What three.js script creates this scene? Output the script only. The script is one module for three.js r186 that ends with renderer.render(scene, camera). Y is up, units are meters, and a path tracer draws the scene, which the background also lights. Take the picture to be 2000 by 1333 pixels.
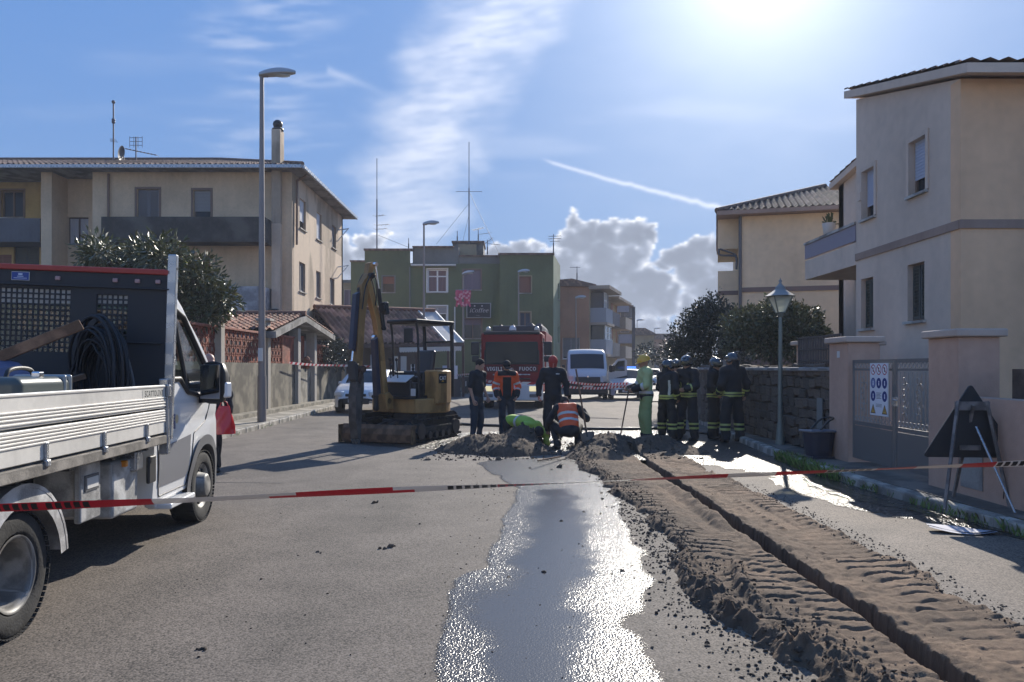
import * as THREE from 'three';
import { mergeGeometries, mergeVertices } from 'three/addons/utils/BufferGeometryUtils.js';
import { RoundedBoxGeometry } from 'three/addons/geometries/RoundedBoxGeometry.js';

// ---------- camera: eye 1.52 m above the road, level, lens shifted so that the horizon sits a little below the middle ----------
const scene = new THREE.Scene();
const FOCAL = 1500, EYE = 1.52;                       // focal length in pixels of a 2000 x 1333 frame
const camera = new THREE.PerspectiveCamera(2 * Math.atan(666.5 / FOCAL) * 180 / Math.PI, 2000 / 1333, 0.05, 3000);
camera.position.set(0, EYE, 0);
camera.lookAt(0, EYE, -10);
camera.setViewOffset(2000, 1333, 0, -53, 2000, 1333);
camera.updateProjectionMatrix();
const renderer = new THREE.WebGLRenderer({ antialias: true });
renderer.toneMapping = THREE.LinearToneMapping;
renderer.toneMappingExposure = 1.36;
renderer.shadowMap.enabled = true;

// ---------- seeded randomness and noise ----------
let seedState = 12345;
function reseed(n) { seedState = n >>> 0; }
function rnd() { seedState = (seedState + 0x6d2b79f5) >>> 0; let t = Math.imul(seedState ^ (seedState >>> 15), 1 | seedState); t = (t + Math.imul(t ^ (t >>> 7), 61 | t)) ^ t; return ((t ^ (t >>> 14)) >>> 0) / 4294967296; }
const rr = (a, b) => a + (b - a) * rnd();
const clamp = (x, a = 0, b = 1) => Math.min(b, Math.max(a, x));
const lerp = (a, b, t) => a + (b - a) * t;
const sstep = (a, b, x) => { const t = clamp((x - a) / (b - a)); return t * t * (3 - 2 * t); };
function hash3(x, y, z) { let h = Math.imul(x | 0, 374761393) ^ Math.imul(y | 0, 668265263) ^ Math.imul(z | 0, 2147483647 ^ 0x5bd1e995); h = Math.imul(h ^ (h >>> 13), 1274126177); return ((h ^ (h >>> 16)) >>> 0) / 4294967296; }
function vnoise(x, y, z = 0, per = 0) {
  const xi = Math.floor(x), yi = Math.floor(y), zi = Math.floor(z);
  let fx = x - xi, fy = y - yi, fz = z - zi;
  fx = fx * fx * (3 - 2 * fx); fy = fy * fy * (3 - 2 * fy); fz = fz * fz * (3 - 2 * fz);
  const w = per ? (a) => ((a % per) + per) % per : (a) => a;
  const x0 = w(xi), x1 = w(xi + 1), y0 = w(yi), y1 = w(yi + 1);
  const a = lerp(lerp(hash3(x0, y0, zi), hash3(x1, y0, zi), fx), lerp(hash3(x0, y1, zi), hash3(x1, y1, zi), fx), fy);
  if (fz === 0) return a;
  const b = lerp(lerp(hash3(x0, y0, zi + 1), hash3(x1, y0, zi + 1), fx), lerp(hash3(x0, y1, zi + 1), hash3(x1, y1, zi + 1), fx), fy);
  return lerp(a, b, fz);
}
function fbm(x, y, z = 0, oct = 4, per = 0, gain = 0.5) { let s = 0, a = 1, n = 0; for (let i = 0; i < oct; i++) { s += a * vnoise(x, y, z + i * 17.0, per); n += a; a *= gain; x *= 2; y *= 2; z *= 2; per *= 2; } return s / n; }

// ---------- sky: computed air and clouds, brighter round the sun that stands just above the frame ----------
const SUN = new THREE.Vector3(0.277, 0.468, -0.839).normalize();
const CLOUDS = [[705, 545, 60], [690, 510, 34], [728, 500, 26], [650, 590, 60], [965, 505, 32], [1004, 486, 32], [1040, 505, 42], [1075, 520, 45], [1118, 482, 44], [1150, 462, 36], [1190, 462, 34], [1228, 466, 34], [1254, 456, 18], [1160, 530, 74], [1220, 525, 56], [1120, 590, 100], [1205, 610, 92], [1262, 560, 40], [1295, 520, 22], [1255, 590, 50], [1292, 600, 40], [1312, 582, 16], [1318, 504, 36], [1356, 492, 36], [1390, 492, 36], [1430, 510, 50], [1350, 545, 52], [1400, 570, 70], [1470, 560, 70], [1345, 610, 34], [1265, 655, 34], [1305, 655, 26], [1390, 620, 50]];
function makeSky() {
  const W = 2048, H = 1536, data = new Float32Array(W * H * 4);
  const puff = (x, y, cx, cy, rx, ry) => 1 - Math.hypot((x - cx) / rx, (y - cy) / ry);
  // heaps of cumulus on the horizon, as (azimuth degrees, elevation degrees, half width, half height)
  const heaps = [];
  reseed(77);
  const bank = (az, el, w, h) => heaps.push([az, el, w, h]);
  const view = (x, y, r) => { const a = Math.atan((x - 1000) / 1500), e = Math.atan((720 - y) / 1500 * Math.cos(a)); bank(a * 180 / Math.PI, e * 180 / Math.PI, r / 26.2, r / 26.2); };
  for (const c of CLOUDS) view(...c);
  for (let i = 0; i < 60; i++) { const az = rr(-180, 180); if (Math.abs(az) > 36) { const e = rr(0, 5), w = rr(3, 7); for (let k = 0; k < 4; k++) bank(az + rr(-w, w), e + rr(0, 3), rr(1.5, 3.5), rr(1.5, 3)); } }
  for (let j = 0; j < H; j++) {
    const el = ((j + 0.5) / H - 0.5) * Math.PI, sy = Math.sin(el), cy = Math.cos(el), eld = el * 180 / Math.PI;
    for (let i = 0; i < W; i++) {
      const az = ((i + 0.5) / W - 0.5) * 2 * Math.PI, x = Math.cos(az) * cy, z = Math.sin(az) * cy;
      const cosS = x * SUN.x + sy * SUN.y + z * SUN.z, ang = Math.acos(clamp(cosS, -1, 1)) * 180 / Math.PI;
      const up = Math.max(0, sy), o = (j * W + i) * 4;
      const azd = Math.atan2(x, -z) * 180 / Math.PI;     // 0 straight ahead, positive right
      // clear air
      const hz = Math.exp(-up * 3.4);
      let r = lerp(0.045, 0.22, hz), g = lerp(0.175, 0.345, hz), b = lerp(0.50, 0.54, hz);
      const glow = 1.0 * Math.exp(-ang / 4.5) + 0.30 * Math.exp(-ang / 9) + 0.115 * Math.exp(-ang / 30);
      r += glow * 1.0; g += glow * 0.97; b += glow * 0.80;
      if (eld > 0) {
        const px = x / Math.max(0.06, sy), pz = z / Math.max(0.06, sy);
        // thin high cloud: one long streaky band that rises from the horizon to upper centre, and faint veils
        const u = azd, v = eld;
        let cir = 0;
        const centre = -9.8 + 0.0 * v + 0.68 * Math.max(0, v - 13) + 3.2 * sstep(6, 12, v) * sstep(20, 10, v) * 0.6 + 1.2 * (fbm(v * 0.25, 3.3, 0, 3) - 0.5) * 4;
        const half = 2.6 + 0.13 * v;
        const wob = (fbm(u * 0.35 + v * 0.12, v * 0.55, 2, 4) - 0.5) * 4.5;
        const across = (u - centre + wob) / half;
        const streak = fbm(u * 0.22 + v * 0.3 + 9, v * 1.9 - u * 0.25, 5, 5);
        const fine = fbm(u * 0.8, v * 4.5 - u * 0.7, 11, 4);
        if (Math.abs(u) < 60) cir += sstep(1.25, 0.1, Math.abs(across)) * (0.42 + 0.58 * sstep(0.2, 0.75, streak * 0.55 + fine * 0.45)) * sstep(3, 7, v) * 0.60;
        const across2 = (u + 18.5 - 0.05 * v) / 6.5 + (fbm(u * 0.2, v * 0.5, 31, 4) - 0.5) * 1.2;
        cir += sstep(1, 0, Math.abs(across2)) * sstep(11, 19, v) * sstep(0.36, 0.72, streak) * 0.30;
        const veil = fbm(px * 0.8 + 40, pz * 2.0, 3, 5);
        cir += sstep(0.55, 0.85, veil) * 0.15 * sstep(8, 20, v);
        cir += 0.08 * sstep(26, 4, Math.hypot((u - 20) * 0.8, v - 22)) * (0.5 + fbm(u * 0.3, v * 0.8, 8, 4));
        // condensation trail, a straight line in the sky
        const t = (u - 2.0) / (15.3 - 2.0), line = lerp(15.3, 11.35, t), dl = v - line + (fbm(u * 1.7, 1, 4, 3) - 0.5) * 0.25;
        if (t > 0 && t < 1.02) cir += Math.exp(-(dl * dl) / (2 * Math.pow(0.055 + 0.065 * t, 2))) * 0.62 * sstep(0, 0.1, t);
        const t2 = (u + 13.5) / 5, d2 = v - lerp(20.7, 19.2, t2);
        if (t2 > 0 && t2 < 1) cir += Math.exp(-(d2 * d2) / 0.06) * 0.25 * (1 - t2);
        cir = clamp(cir, 0, 0.9);
        const lit = 0.66 + 0.55 * Math.exp(-ang / 25);
        r = lerp(r, lit * 0.93, cir); g = lerp(g, lit * 0.96, cir); b = lerp(b, lit * 1.06, cir);
        // heaped cumulus, bright rims because the sun is behind it
        if (eld < 16) {
          let f = -9; const wa = (fbm(azd * 0.45 + 3, eld * 0.6, 51, 3) - 0.5) * 3.4, we = (fbm(azd * 0.45 + 13, eld * 0.6 + 5, 61, 3) - 0.5) * 2.6;
          for (const h of heaps) { let da = azd + wa - h[0]; if (da > 180) da -= 360; if (da < -180) da += 360; if (Math.abs(da) > h[2] * 2.2) continue; f = Math.max(f, puff(da, eld + we, 0, h[1], h[2], h[3])); }
          if (f > -1.2) {
            const bil = fbm(azd * 1.3, eld * 1.6, 21, 6, 0, 0.6);
            let bill = 0, amp = 0.5; for (let k = 0; k < 4; k++) { const fq = 0.8 * Math.pow(2, k); bill += amp * Math.abs(vnoise(azd * fq + 7, eld * fq * 1.2, 41 + k) - 0.5) * 2; amp *= 0.55; }
            const q = (f - 0.10) * 1.7 + 0.10 + (bil - 0.5) * 1.7 + (bill - 0.5) * 0.5;
            const al = sstep(-0.02, 0.06, q);
            const rim = Math.exp(-Math.max(0, q - 0.08) / 0.22), deep = sstep(0.1, 0.9, q);
            const front = sstep(50, 130, ang); const k = lerp(0.33 + 0.74 * rim * (0.5 + 0.5 * sstep(0.35, 0.6, bil)) + 0.05 * (bill - 0.45) - 0.03 * deep, 0.82 + 0.3 * (bill - 0.45) + 0.12 * rim, front);  // unseen clouds opposite the sun are made brighter as fill for shaded walls
            const whit = clamp((k - 0.4) * 2); r = lerp(r, k * lerp(0.84, 1, whit), al); g = lerp(g, k * lerp(0.95, 1, whit), al); b = lerp(b, k * lerp(1.2, 1.02, whit), al);
          }
        }
        const low = sstep(3.5, 0, eld) * 0.5;
        r = lerp(r, 0.62, low); g = lerp(g, 0.66, low); b = lerp(b, 0.74, low);
      } else { r = 0.20; g = 0.20; b = 0.20; }
      data[o] = r; data[o + 1] = g; data[o + 2] = b; data[o + 3] = 1;
    }
  }
  const t = new THREE.DataTexture(data, W, H, THREE.RGBAFormat, THREE.FloatType);
  t.mapping = THREE.EquirectangularReflectionMapping; t.magFilter = THREE.LinearFilter; t.needsUpdate = true;
  return t;
}
scene.background = makeSky();
scene.environment = scene.background;
const sun = new THREE.DirectionalLight(new THREE.Color(1, 0.93, 0.82), 5);
sun.name = 'sun';
sun.position.copy(SUN).multiplyScalar(120);
sun.castShadow = true;
sun.shadow.mapSize.set(4096, 4096);
Object.assign(sun.shadow.camera, { left: -60, right: 60, top: 60, bottom: -60, near: 1, far: 300 });
scene.add(sun, sun.target);

scene.fog = new THREE.FogExp2(new THREE.Color(0.86, 0.91, 1.0), 0.0012);
// ---------- naming and labels ----------
const used = new Map();
function numbered(n) { const k = used.get(n) || 0; used.set(n, k + 1); return k ? n + '_' + String(k).padStart(3, '0') : n; }
function tag(o, label, category, group) { o.userData.label = label; if (category) o.userData.category = category; if (group) o.userData.group = group; return o; }
function thing(name, label, category, pos = [0, 0, 0], turn = 0, group) {
  const o = new THREE.Group(); o.name = numbered(name); o.position.set(...pos); o.rotation.y = turn; scene.add(o);
  return tag(o, label, category, group);
}
function copyOf(o, label, pos, turn) {
  const c = o.clone(); c.name = numbered(o.name.replace(/_\d{3}$/, '')); c.userData = { ...o.userData, label }; scene.add(c);
  if (pos) c.position.set(...pos); if (turn !== undefined) c.rotation.y = turn; return c;
}
function structure(o, label) { o.userData.kind = 'structure'; if (label) o.userData.label = label; return o; }
function stuff(o) { o.userData.kind = 'stuff'; return o; }

// ---------- geometry helpers ----------
const V = (x, y, z) => new THREE.Vector3(x, y, z);
function metricUV(g) {                                // texture coordinates in metres, by the face's main direction
  const p = g.attributes.position, n = g.attributes.normal, uv = new Float32Array(p.count * 2);
  for (let i = 0; i < p.count; i++) {
    const ax = Math.abs(n.getX(i)), ay = Math.abs(n.getY(i)), az = Math.abs(n.getZ(i));
    if (ay >= ax && ay >= az) { uv[2 * i] = p.getX(i); uv[2 * i + 1] = p.getZ(i); } else if (ax >= az) { uv[2 * i] = p.getZ(i); uv[2 * i + 1] = p.getY(i); } else { uv[2 * i] = p.getX(i); uv[2 * i + 1] = p.getY(i); }
  }
  g.setAttribute('uv', new THREE.BufferAttribute(uv, 2)); return g;
}
function plainGeo(g) { const h = g.index ? g.toNonIndexed() : g; for (const k of Object.keys(h.attributes)) if (!['position', 'normal', 'uv', 'color'].includes(k)) h.deleteAttribute(k); if (!h.attributes.normal) h.computeVertexNormals(); return h; }
class MB {
  constructor() { this.g = []; this.keep = false; }
  add(g, x = 0, y = 0, z = 0, rx = 0, ry = 0, rz = 0) {
    const h = plainGeo(g.clone()); const m = new THREE.Matrix4().makeRotationFromEuler(new THREE.Euler(rx, ry, rz, 'YXZ')); m.setPosition(x, y, z); h.applyMatrix4(m);
    if (!h.attributes.uv) metricUV(h);
    this.g.push(h); return this;
  }
  box(w, h, d, x, y, z, rx = 0, ry = 0, rz = 0) { return this.add(new THREE.BoxGeometry(w, h, d), x, y, z, rx, ry, rz); }
  rbox(w, h, d, r, x, y, z, rx = 0, ry = 0, rz = 0, seg = 1) { return this.add(new RoundedBoxGeometry(w, h, d, seg, Math.min(r, w / 2.01, h / 2.01, d / 2.01)), x, y, z, rx, ry, rz); }
  cyl(r0, r1, h, x, y, z, rx = 0, ry = 0, rz = 0, seg = 12) { return this.add(new THREE.CylinderGeometry(r1, r0, h, seg), x, y, z, rx, ry, rz); }
  sph(r, x, y, z, sx = 1, sy = 1, sz = 1, seg = 14) { const g = new THREE.SphereGeometry(r, seg, Math.ceil(seg * 0.7)); g.scale(sx, sy, sz); return this.add(g, x, y, z); }
  bar(a, b, r, seg = 8, r2) {                         // round bar between two points
    const A = V(...a), B = V(...b), d = B.clone().sub(A), L = d.length();
    const g = new THREE.CylinderGeometry(r2 ?? r, r, L, seg); const q = new THREE.Quaternion().setFromUnitVectors(V(0, 1, 0), d.normalize());
    g.applyQuaternion(q); return this.add(g, (A.x + B.x) / 2, (A.y + B.y) / 2, (A.z + B.z) / 2);
  }
  beam(a, b, w, h, up = [0, 1, 0], r = 0) {            // squared bar between two points
    const A = V(...a), B = V(...b), d = B.clone().sub(A), L = d.length(), z = d.normalize(), x = V(...up).cross(z).normalize(), y = z.clone().cross(x);
    const g = r ? new RoundedBoxGeometry(w, h, L, 1, Math.min(r, w / 2.01, h / 2.01)) : new THREE.BoxGeometry(w, h, L); const m = new THREE.Matrix4().makeBasis(x, y, z); m.setPosition((A.x + B.x) / 2, (A.y + B.y) / 2, (A.z + B.z) / 2);
    const h2 = plainGeo(g); h2.applyMatrix4(m); this.g.push(h2); return this;
  }
  tube(pts, r, seg = 24, rad = 6, closed = false) { return this.add(new THREE.TubeGeometry(new THREE.CatmullRomCurve3(pts.map((p) => p.isVector3 ? p : V(...p)), closed, 'centripetal'), seg, r, rad, closed)); }
  lathe(pts, x = 0, y = 0, z = 0, rx = 0, ry = 0, rz = 0, seg = 24) { return this.add(new THREE.LatheGeometry(pts.map((p) => new THREE.Vector2(...p)), seg), x, y, z, rx, ry, rz); }
  prism(poly, depth, x, y, z, rx = 0, ry = 0, rz = 0, bevel = 0, holes = []) { // outline in x, y, thickness along z from 0 to depth
    const s = new THREE.Shape(poly.map((p) => new THREE.Vector2(...p)));
    for (const h of holes) s.holes.push(new THREE.Path(h.map((p) => new THREE.Vector2(...p))));
    const g = new THREE.ExtrudeGeometry(s, { depth: depth - 2 * bevel, bevelEnabled: bevel > 0, bevelThickness: bevel, bevelSize: bevel, bevelOffset: -bevel, bevelSegments: 1, curveSegments: 8 });
    if (bevel) g.translate(0, 0, bevel);
    return this.add(g, x, y, z, rx, ry, rz);
  }
  tri(list) { const g = new THREE.BufferGeometry(); g.setAttribute('position', new THREE.Float32BufferAttribute(list.flat(2), 3)); g.computeVertexNormals(); metricUV(g); this.g.push(g); return this; }
  quad(a, b, c, d) { return this.tri([a, b, c, a, c, d]); }
  geo(keep = false) { const any = this.g.some((g) => g.attributes.color); const g = mergeGeometries(this.g.map((q) => { if (!any && q.attributes.color) q.deleteAttribute('color'); return q; })); if (!keep) metricUV(g); return g; }
  build(name, mat, parent, keep = false) {
    const m = new THREE.Mesh(this.geo(keep), mat); m.castShadow = m.receiveShadow = true;
    m.name = parent ? name : numbered(name); (parent || scene).add(m); return m;
  }
}
const mb = () => new MB();
function meshOf(name, g, mat, parent) { const m = new THREE.Mesh(g, mat); m.castShadow = m.receiveShadow = true; m.name = parent ? name : numbered(name); (parent || scene).add(m); return m; }
// a grid surface from fn(u, v) -> [x, y, z]
function gridGeo(nu, nv, fn, skip, uvfn) {
  const pos = [], idx = [], uv = [];
  for (let j = 0; j <= nv; j++) for (let i = 0; i <= nu; i++) { const p = fn(i / nu, j / nv, i, j); pos.push(p[0], p[1], p[2]); const q = uvfn ? uvfn(i / nu, j / nv, p) : [i / nu, j / nv]; uv.push(q[0], q[1]); }
  for (let j = 0; j < nv; j++) for (let i = 0; i < nu; i++) { if (skip && skip((i + 0.5) / nu, (j + 0.5) / nv, i, j)) continue; const a = j * (nu + 1) + i; idx.push(a, a + 1, a + nu + 2, a, a + nu + 2, a + nu + 1); }
  const g = new THREE.BufferGeometry(); g.setAttribute('position', new THREE.Float32BufferAttribute(pos, 3)); g.setAttribute('uv', new THREE.Float32BufferAttribute(uv, 2)); g.setIndex(idx); g.computeVertexNormals(); return g;
}
function curve1(pts) { return (t) => { if (t <= pts[0][0]) return pts[0][1]; for (let i = 1; i < pts.length; i++) if (t <= pts[i][0]) { const k = (t - pts[i - 1][0]) / (pts[i][0] - pts[i - 1][0]); return lerp(pts[i - 1][1], pts[i][1], k); } return pts[pts.length - 1][1]; }; }
function smooth1(pts) { const f = curve1(pts); const e = 0.035; return (t) => (f(t - 2 * e) + f(t - e) * 2 + f(t) * 3 + f(t + e) * 2 + f(t + 2 * e)) / 9; }
function inside(poly, x, y) { let c = false; for (let i = 0, j = poly.length - 1; i < poly.length; j = i++) { const [xi, yi] = poly[i], [xj, yj] = poly[j]; if ((yi > y) !== (yj > y) && x < ((xj - xi) * (y - yi)) / (yj - yi) + xi) c = !c; } return c; }

// ---------- textures ----------
function dataTex(n, fn, srgb = false, m = n) {
  const d = new Uint8Array(n * m * 4);
  for (let y = 0; y < m; y++) for (let x = 0; x < n; x++) { const c = fn(x, y), o = (y * n + x) * 4; d[o] = clamp(c[0]) * 255; d[o + 1] = clamp(c[1]) * 255; d[o + 2] = clamp(c[2]) * 255; d[o + 3] = 255; }
  const t = new THREE.DataTexture(d, n, m); t.wrapS = t.wrapT = THREE.RepeatWrapping; t.magFilter = THREE.LinearFilter; t.generateMipmaps = true; if (srgb) t.colorSpace = THREE.SRGBColorSpace; t.needsUpdate = true; return t;
}
const rep = (t, sx, sy = sx) => { const c = t.clone(); c.repeat.set(sx, sy); c.needsUpdate = true; return c; };
const grey = (v) => [v, v, v];
// stained render: broad blotches, runs and fine grain (multiplies the paint colour)
const N1 = 512;
const tPlaster = dataTex(N1, (x, y) => { const u = x / N1, v = y / N1; const a = fbm(u * 4, v * 4, 1, 5, 4), b = fbm(u * 24, v * 3, 2, 3, 24 / 8 | 0 || 3), c = fbm(u * 64, v * 64, 3, 2, 64); return grey(0.80 + 0.42 * (a - 0.5) + 0.10 * (c - 0.5) + 0.12 * (b - 0.5)); });
const tGrain = dataTex(N1, (x, y) => { const u = x / N1, v = y / N1; return grey(0.5 + 0.5 * (fbm(u * 128, v * 128, 4, 2, 128) - 0.5) + 0.4 * (fbm(u * 32, v * 32, 6, 2, 32) - 0.5)); });
const tDirt = dataTex(N1, (x, y) => { const u = x / N1, v = y / N1; const a = fbm(u * 6, v * 6, 9, 6, 6), b = fbm(u * 40, v * 6, 19, 3, 0); return grey(0.45 + 0.75 * sstep(0.28, 0.72, a) * 0.7 + 0.15 * (fbm(u * 128, v * 128, 5, 1, 128) - 0.5)); });
const tStain = dataTex(N1, (x, y) => { const u = x / N1, v = y / N1; const a = fbm(u * 5, v * 3, 19, 6, 0), b = fbm(u * 30, v * 4, 29, 3, 0), s = sstep(0.52, 0.68, a) * 0.35 + sstep(0.55, 0.7, b) * 0.12; const k = 0.95 - s + 0.1 * (fbm(u * 64, v * 64, 3, 2, 64) - 0.5); return [k, k * (1 - 0.02 * s), k * (1 - 0.06 * s)]; });
function material(name, color, rough = 0.8, extra = {}) { const m = new THREE.MeshStandardMaterial({ color: new THREE.Color().setRGB(...color), roughness: rough, ...extra }); m.name = name; return m; }
function physical(name, color, rough, extra = {}) { const m = new THREE.MeshPhysicalMaterial({ color: new THREE.Color().setRGB(...color), roughness: rough, ...extra }); m.name = name; return m; }
const plaster = (name, color, s = 0.22) => material(name, color, 0.92, { map: rep(tPlaster, s), bumpMap: rep(tGrain, 1.2), bumpScale: 0.004 });
const dirty = (name, color, s = 0.3, rough = 0.85) => material(name, color, rough, { map: rep(tDirt, s), bumpMap: rep(tGrain, 1), bumpScale: 0.003 });
const paint = (name, color, rough = 0.35) => physical(name, color, rough, { clearcoat: 0.6, clearcoatRoughness: 0.08 });
const M = {
  asphaltDark: material('asphalt_dark', [0.05, 0.05, 0.05], 0.9),
  concrete: dirty('concrete', [0.34, 0.32, 0.29], 0.5), concreteLight: dirty('pale_concrete', [0.5, 0.47, 0.42], 0.5), concreteDark: dirty('stained_concrete', [0.13, 0.112, 0.09], 0.25),
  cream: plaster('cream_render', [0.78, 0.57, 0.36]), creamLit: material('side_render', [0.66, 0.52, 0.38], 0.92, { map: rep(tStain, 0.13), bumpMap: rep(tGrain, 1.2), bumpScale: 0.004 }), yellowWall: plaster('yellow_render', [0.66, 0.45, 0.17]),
  green: plaster('green_render', [0.145, 0.165, 0.078]), greyRender: plaster('grey_render', [0.22, 0.22, 0.20]), orange: plaster('orange_render', [0.42, 0.24, 0.15]), ochre: plaster('ochre_render', [0.40, 0.32, 0.2]),
  houseGrey: plaster('house_render', [0.76, 0.60, 0.47], 0.12), housePeach: plaster('house_peach', [0.88, 0.57, 0.34], 0.12), band: plaster('house_band', [0.40, 0.28, 0.215]), pink: plaster('pink_render', [0.62, 0.40, 0.29]), yellowHouse: plaster('yellow_house', [0.82, 0.64, 0.42], 0.12),
  tile: material('clay_tile', [0.32, 0.14, 0.085], 0.85, { map: rep(tDirt, 1), vertexColors: true }), tileOld: material('old_tile', [0.26, 0.17, 0.125], 0.85, { map: rep(tDirt, 1), vertexColors: true }), brickRed: dirty('red_block', [0.36, 0.10, 0.055], 0.8),
  glass: physical('window_glass', [0.018, 0.023, 0.028], 0.06, { specularIntensity: 0.6 }), glassSky: physical('sky_glass', [0.30, 0.33, 0.38], 0.08, { clearcoat: 1 }),
  pane: physical('car_glass', [0.55, 0.62, 0.6], 0.03, { transmission: 1, thickness: 0, ior: 1.5 }), paneDark: physical('tinted_glass', [0.16, 0.2, 0.2], 0.04, { transmission: 0.85, thickness: 0 }),
  shutter: material('grey_shutter', [0.18, 0.18, 0.19], 0.7), shutterRed: material('red_shutter', [0.26, 0.12, 0.08], 0.7), shutterMauve: material('mauve_shutter', [0.2, 0.16, 0.2], 0.7), woodDark: material('dark_wood', [0.07, 0.035, 0.025], 0.6), frameBrown: material('brown_frame', [0.2, 0.13, 0.09], 0.6),
  white: material('white_frame', [0.75, 0.75, 0.73], 0.5), whitePaint: paint('white_paint', [0.74, 0.74, 0.73]), offwhite: material('off_white', [0.62, 0.61, 0.58], 0.6),
  black: material('black_plastic', [0.018, 0.018, 0.02], 0.5), rubber: dirty('tyre_rubber', [0.035, 0.034, 0.033], 2, 0.85), greyPlastic: material('grey_plastic', [0.11, 0.11, 0.115], 0.55), darkSteel: material('dark_steel', [0.06, 0.06, 0.065], 0.5, { metalness: 0.5 }),
  galv: material('galvanised', [0.42, 0.43, 0.44], 0.42, { metalness: 0.7, roughnessMap: rep(tDirt, 2) }), alu: material('aluminium_board', [0.78, 0.74, 0.66], 0.45, { map: rep(tPlaster, 0.5) }), steel: material('bare_steel', [0.5, 0.5, 0.5], 0.3, { metalness: 0.9 }), pole: material('lamp_pole', [0.27, 0.235, 0.215], 0.5, { metalness: 0.2 }), rust: dirty('rusty_iron', [0.11, 0.06, 0.04], 2),
  chrome: material('chrome', [0.8, 0.8, 0.8], 0.12, { metalness: 1 }),
  catYellow: material('machine_yellow', [0.47, 0.26, 0.085], 0.55, { map: rep(tStain, 0.6), bumpMap: rep(tGrain, 1), bumpScale: 0.002 }), red: physical('engine_red', [0.22, 0.008, 0.009], 0.5, { specularIntensity: 0.6 }), redPlastic: material('red_plastic', [0.55, 0.02, 0.02], 0.4), wood: dirty('timber', [0.3, 0.17, 0.10], 2), lampGlass: physical('lamp_glass', [0.75, 0.76, 0.72], 0.3, { transmission: 0.5, thickness: 0 }),
  bark: dirty('bark', [0.13, 0.10, 0.075], 3), blueLamp: material('blue_beacon', [0.05, 0.15, 0.9], 0.2, { emissive: new THREE.Color(0.1, 0.3, 1.6) }), headlamp: material('headlamp_glass', [0.7, 0.7, 0.68], 0.1),
};
function canvasTex(w, h, draw) { const c = document.createElement('canvas'); c.width = w; c.height = h; draw(c.getContext('2d'), w, h); const t = new THREE.CanvasTexture(c); t.colorSpace = THREE.SRGBColorSpace; t.anisotropy = 8; return t; }
// ================= ground, road, pavements, wet patches, dug strip =================
const gp = (px, py, y = 0) => { const D = (EYE - y) * FOCAL / (py - 720); return [(px - 1000) / FOCAL * D, D]; };   // a point of the ground as [x, distance]
const NA = 1024;
const cell = (u, v, n, k) => { // distance to the nearest pebble centre on a wrapped lattice
  let best = 9, id = 0; const x = u * n, y = v * n, xi = Math.floor(x), yi = Math.floor(y);
  for (let a = -1; a <= 1; a++) for (let b = -1; b <= 1; b++) { const cx = xi + a, cy = yi + b, wx = ((cx % n) + n) % n, wy = ((cy % n) + n) % n; const d = Math.hypot(cx + hash3(wx, wy, k) - x, cy + hash3(wx, wy, k + 9) - y); if (d < best) { best = d; id = hash3(wx, wy, k + 5); } }
  return [best, id];
};
const aggregate = new Float32Array(NA * NA * 2);
for (let y = 0; y < NA; y++) for (let x = 0; x < NA; x++) { const c = cell(x / NA, y / NA, 300, 3); aggregate[(y * NA + x) * 2] = c[0]; aggregate[(y * NA + x) * 2 + 1] = c[1]; }
const tAsphalt = dataTex(NA, (x, y) => { const o = (y * NA + x) * 2, d = aggregate[o], id = aggregate[o + 1]; const m = fbm(x / NA * 10, y / NA * 10, 3, 4, 10); const v = 0.60 + 0.62 * (id - 0.5) + (d > 0.55 ? -0.26 : 0.05) + 0.34 * (m - 0.5); return [v * 1.0, v * 0.985, v * 0.965]; });
const tAsphaltBump = dataTex(NA, (x, y) => { const o = (y * NA + x) * 2; return grey(clamp(0.85 - aggregate[o] * 0.9 + (aggregate[o + 1] - 0.5) * 0.35)); });
const mAsphalt = material('asphalt', [0.20, 0.168, 0.140], 0.88, { vertexColors: true, map: rep(tAsphalt, 0.32), bumpMap: rep(tAsphaltBump, 0.32), bumpScale: 0.0016 });
const mAsphaltFar = material('far_asphalt', [0.19, 0.18, 0.17], 0.75, { map: rep(tAsphalt, 0.5), bumpMap: rep(tAsphaltBump, 0.5), bumpScale: 0.003 });
const leftEdge = [[-5.9, -6], [-6.3, 18], [-7.0, 34], [-6.3, 37.5], [-4.2, 42], [-2.5, 46.5], [2.6, 60], [11, 85], [30, 140]];
const rightEdge = [[4.75, -6], [4.66, 7.3], [4.5, 9.4], [4.45, 11.4], [4.75, 16], [5.3, 22], [6.0, 30], [8.0, 42], [12.6, 62], [19.5, 85], [40, 140]];
const flat = (poly, y, holes = []) => { const s = new THREE.Shape(poly.map((p) => new THREE.Vector2(p[0], p[1]))); for (const h of holes) s.holes.push(new THREE.Path(h.map((p) => new THREE.Vector2(...p)))); const g = new THREE.ShapeGeometry(s); g.rotateX(-Math.PI / 2); g.translate(0, y, 0); const h = g.toNonIndexed(); metricUV(h); return h; };

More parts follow.
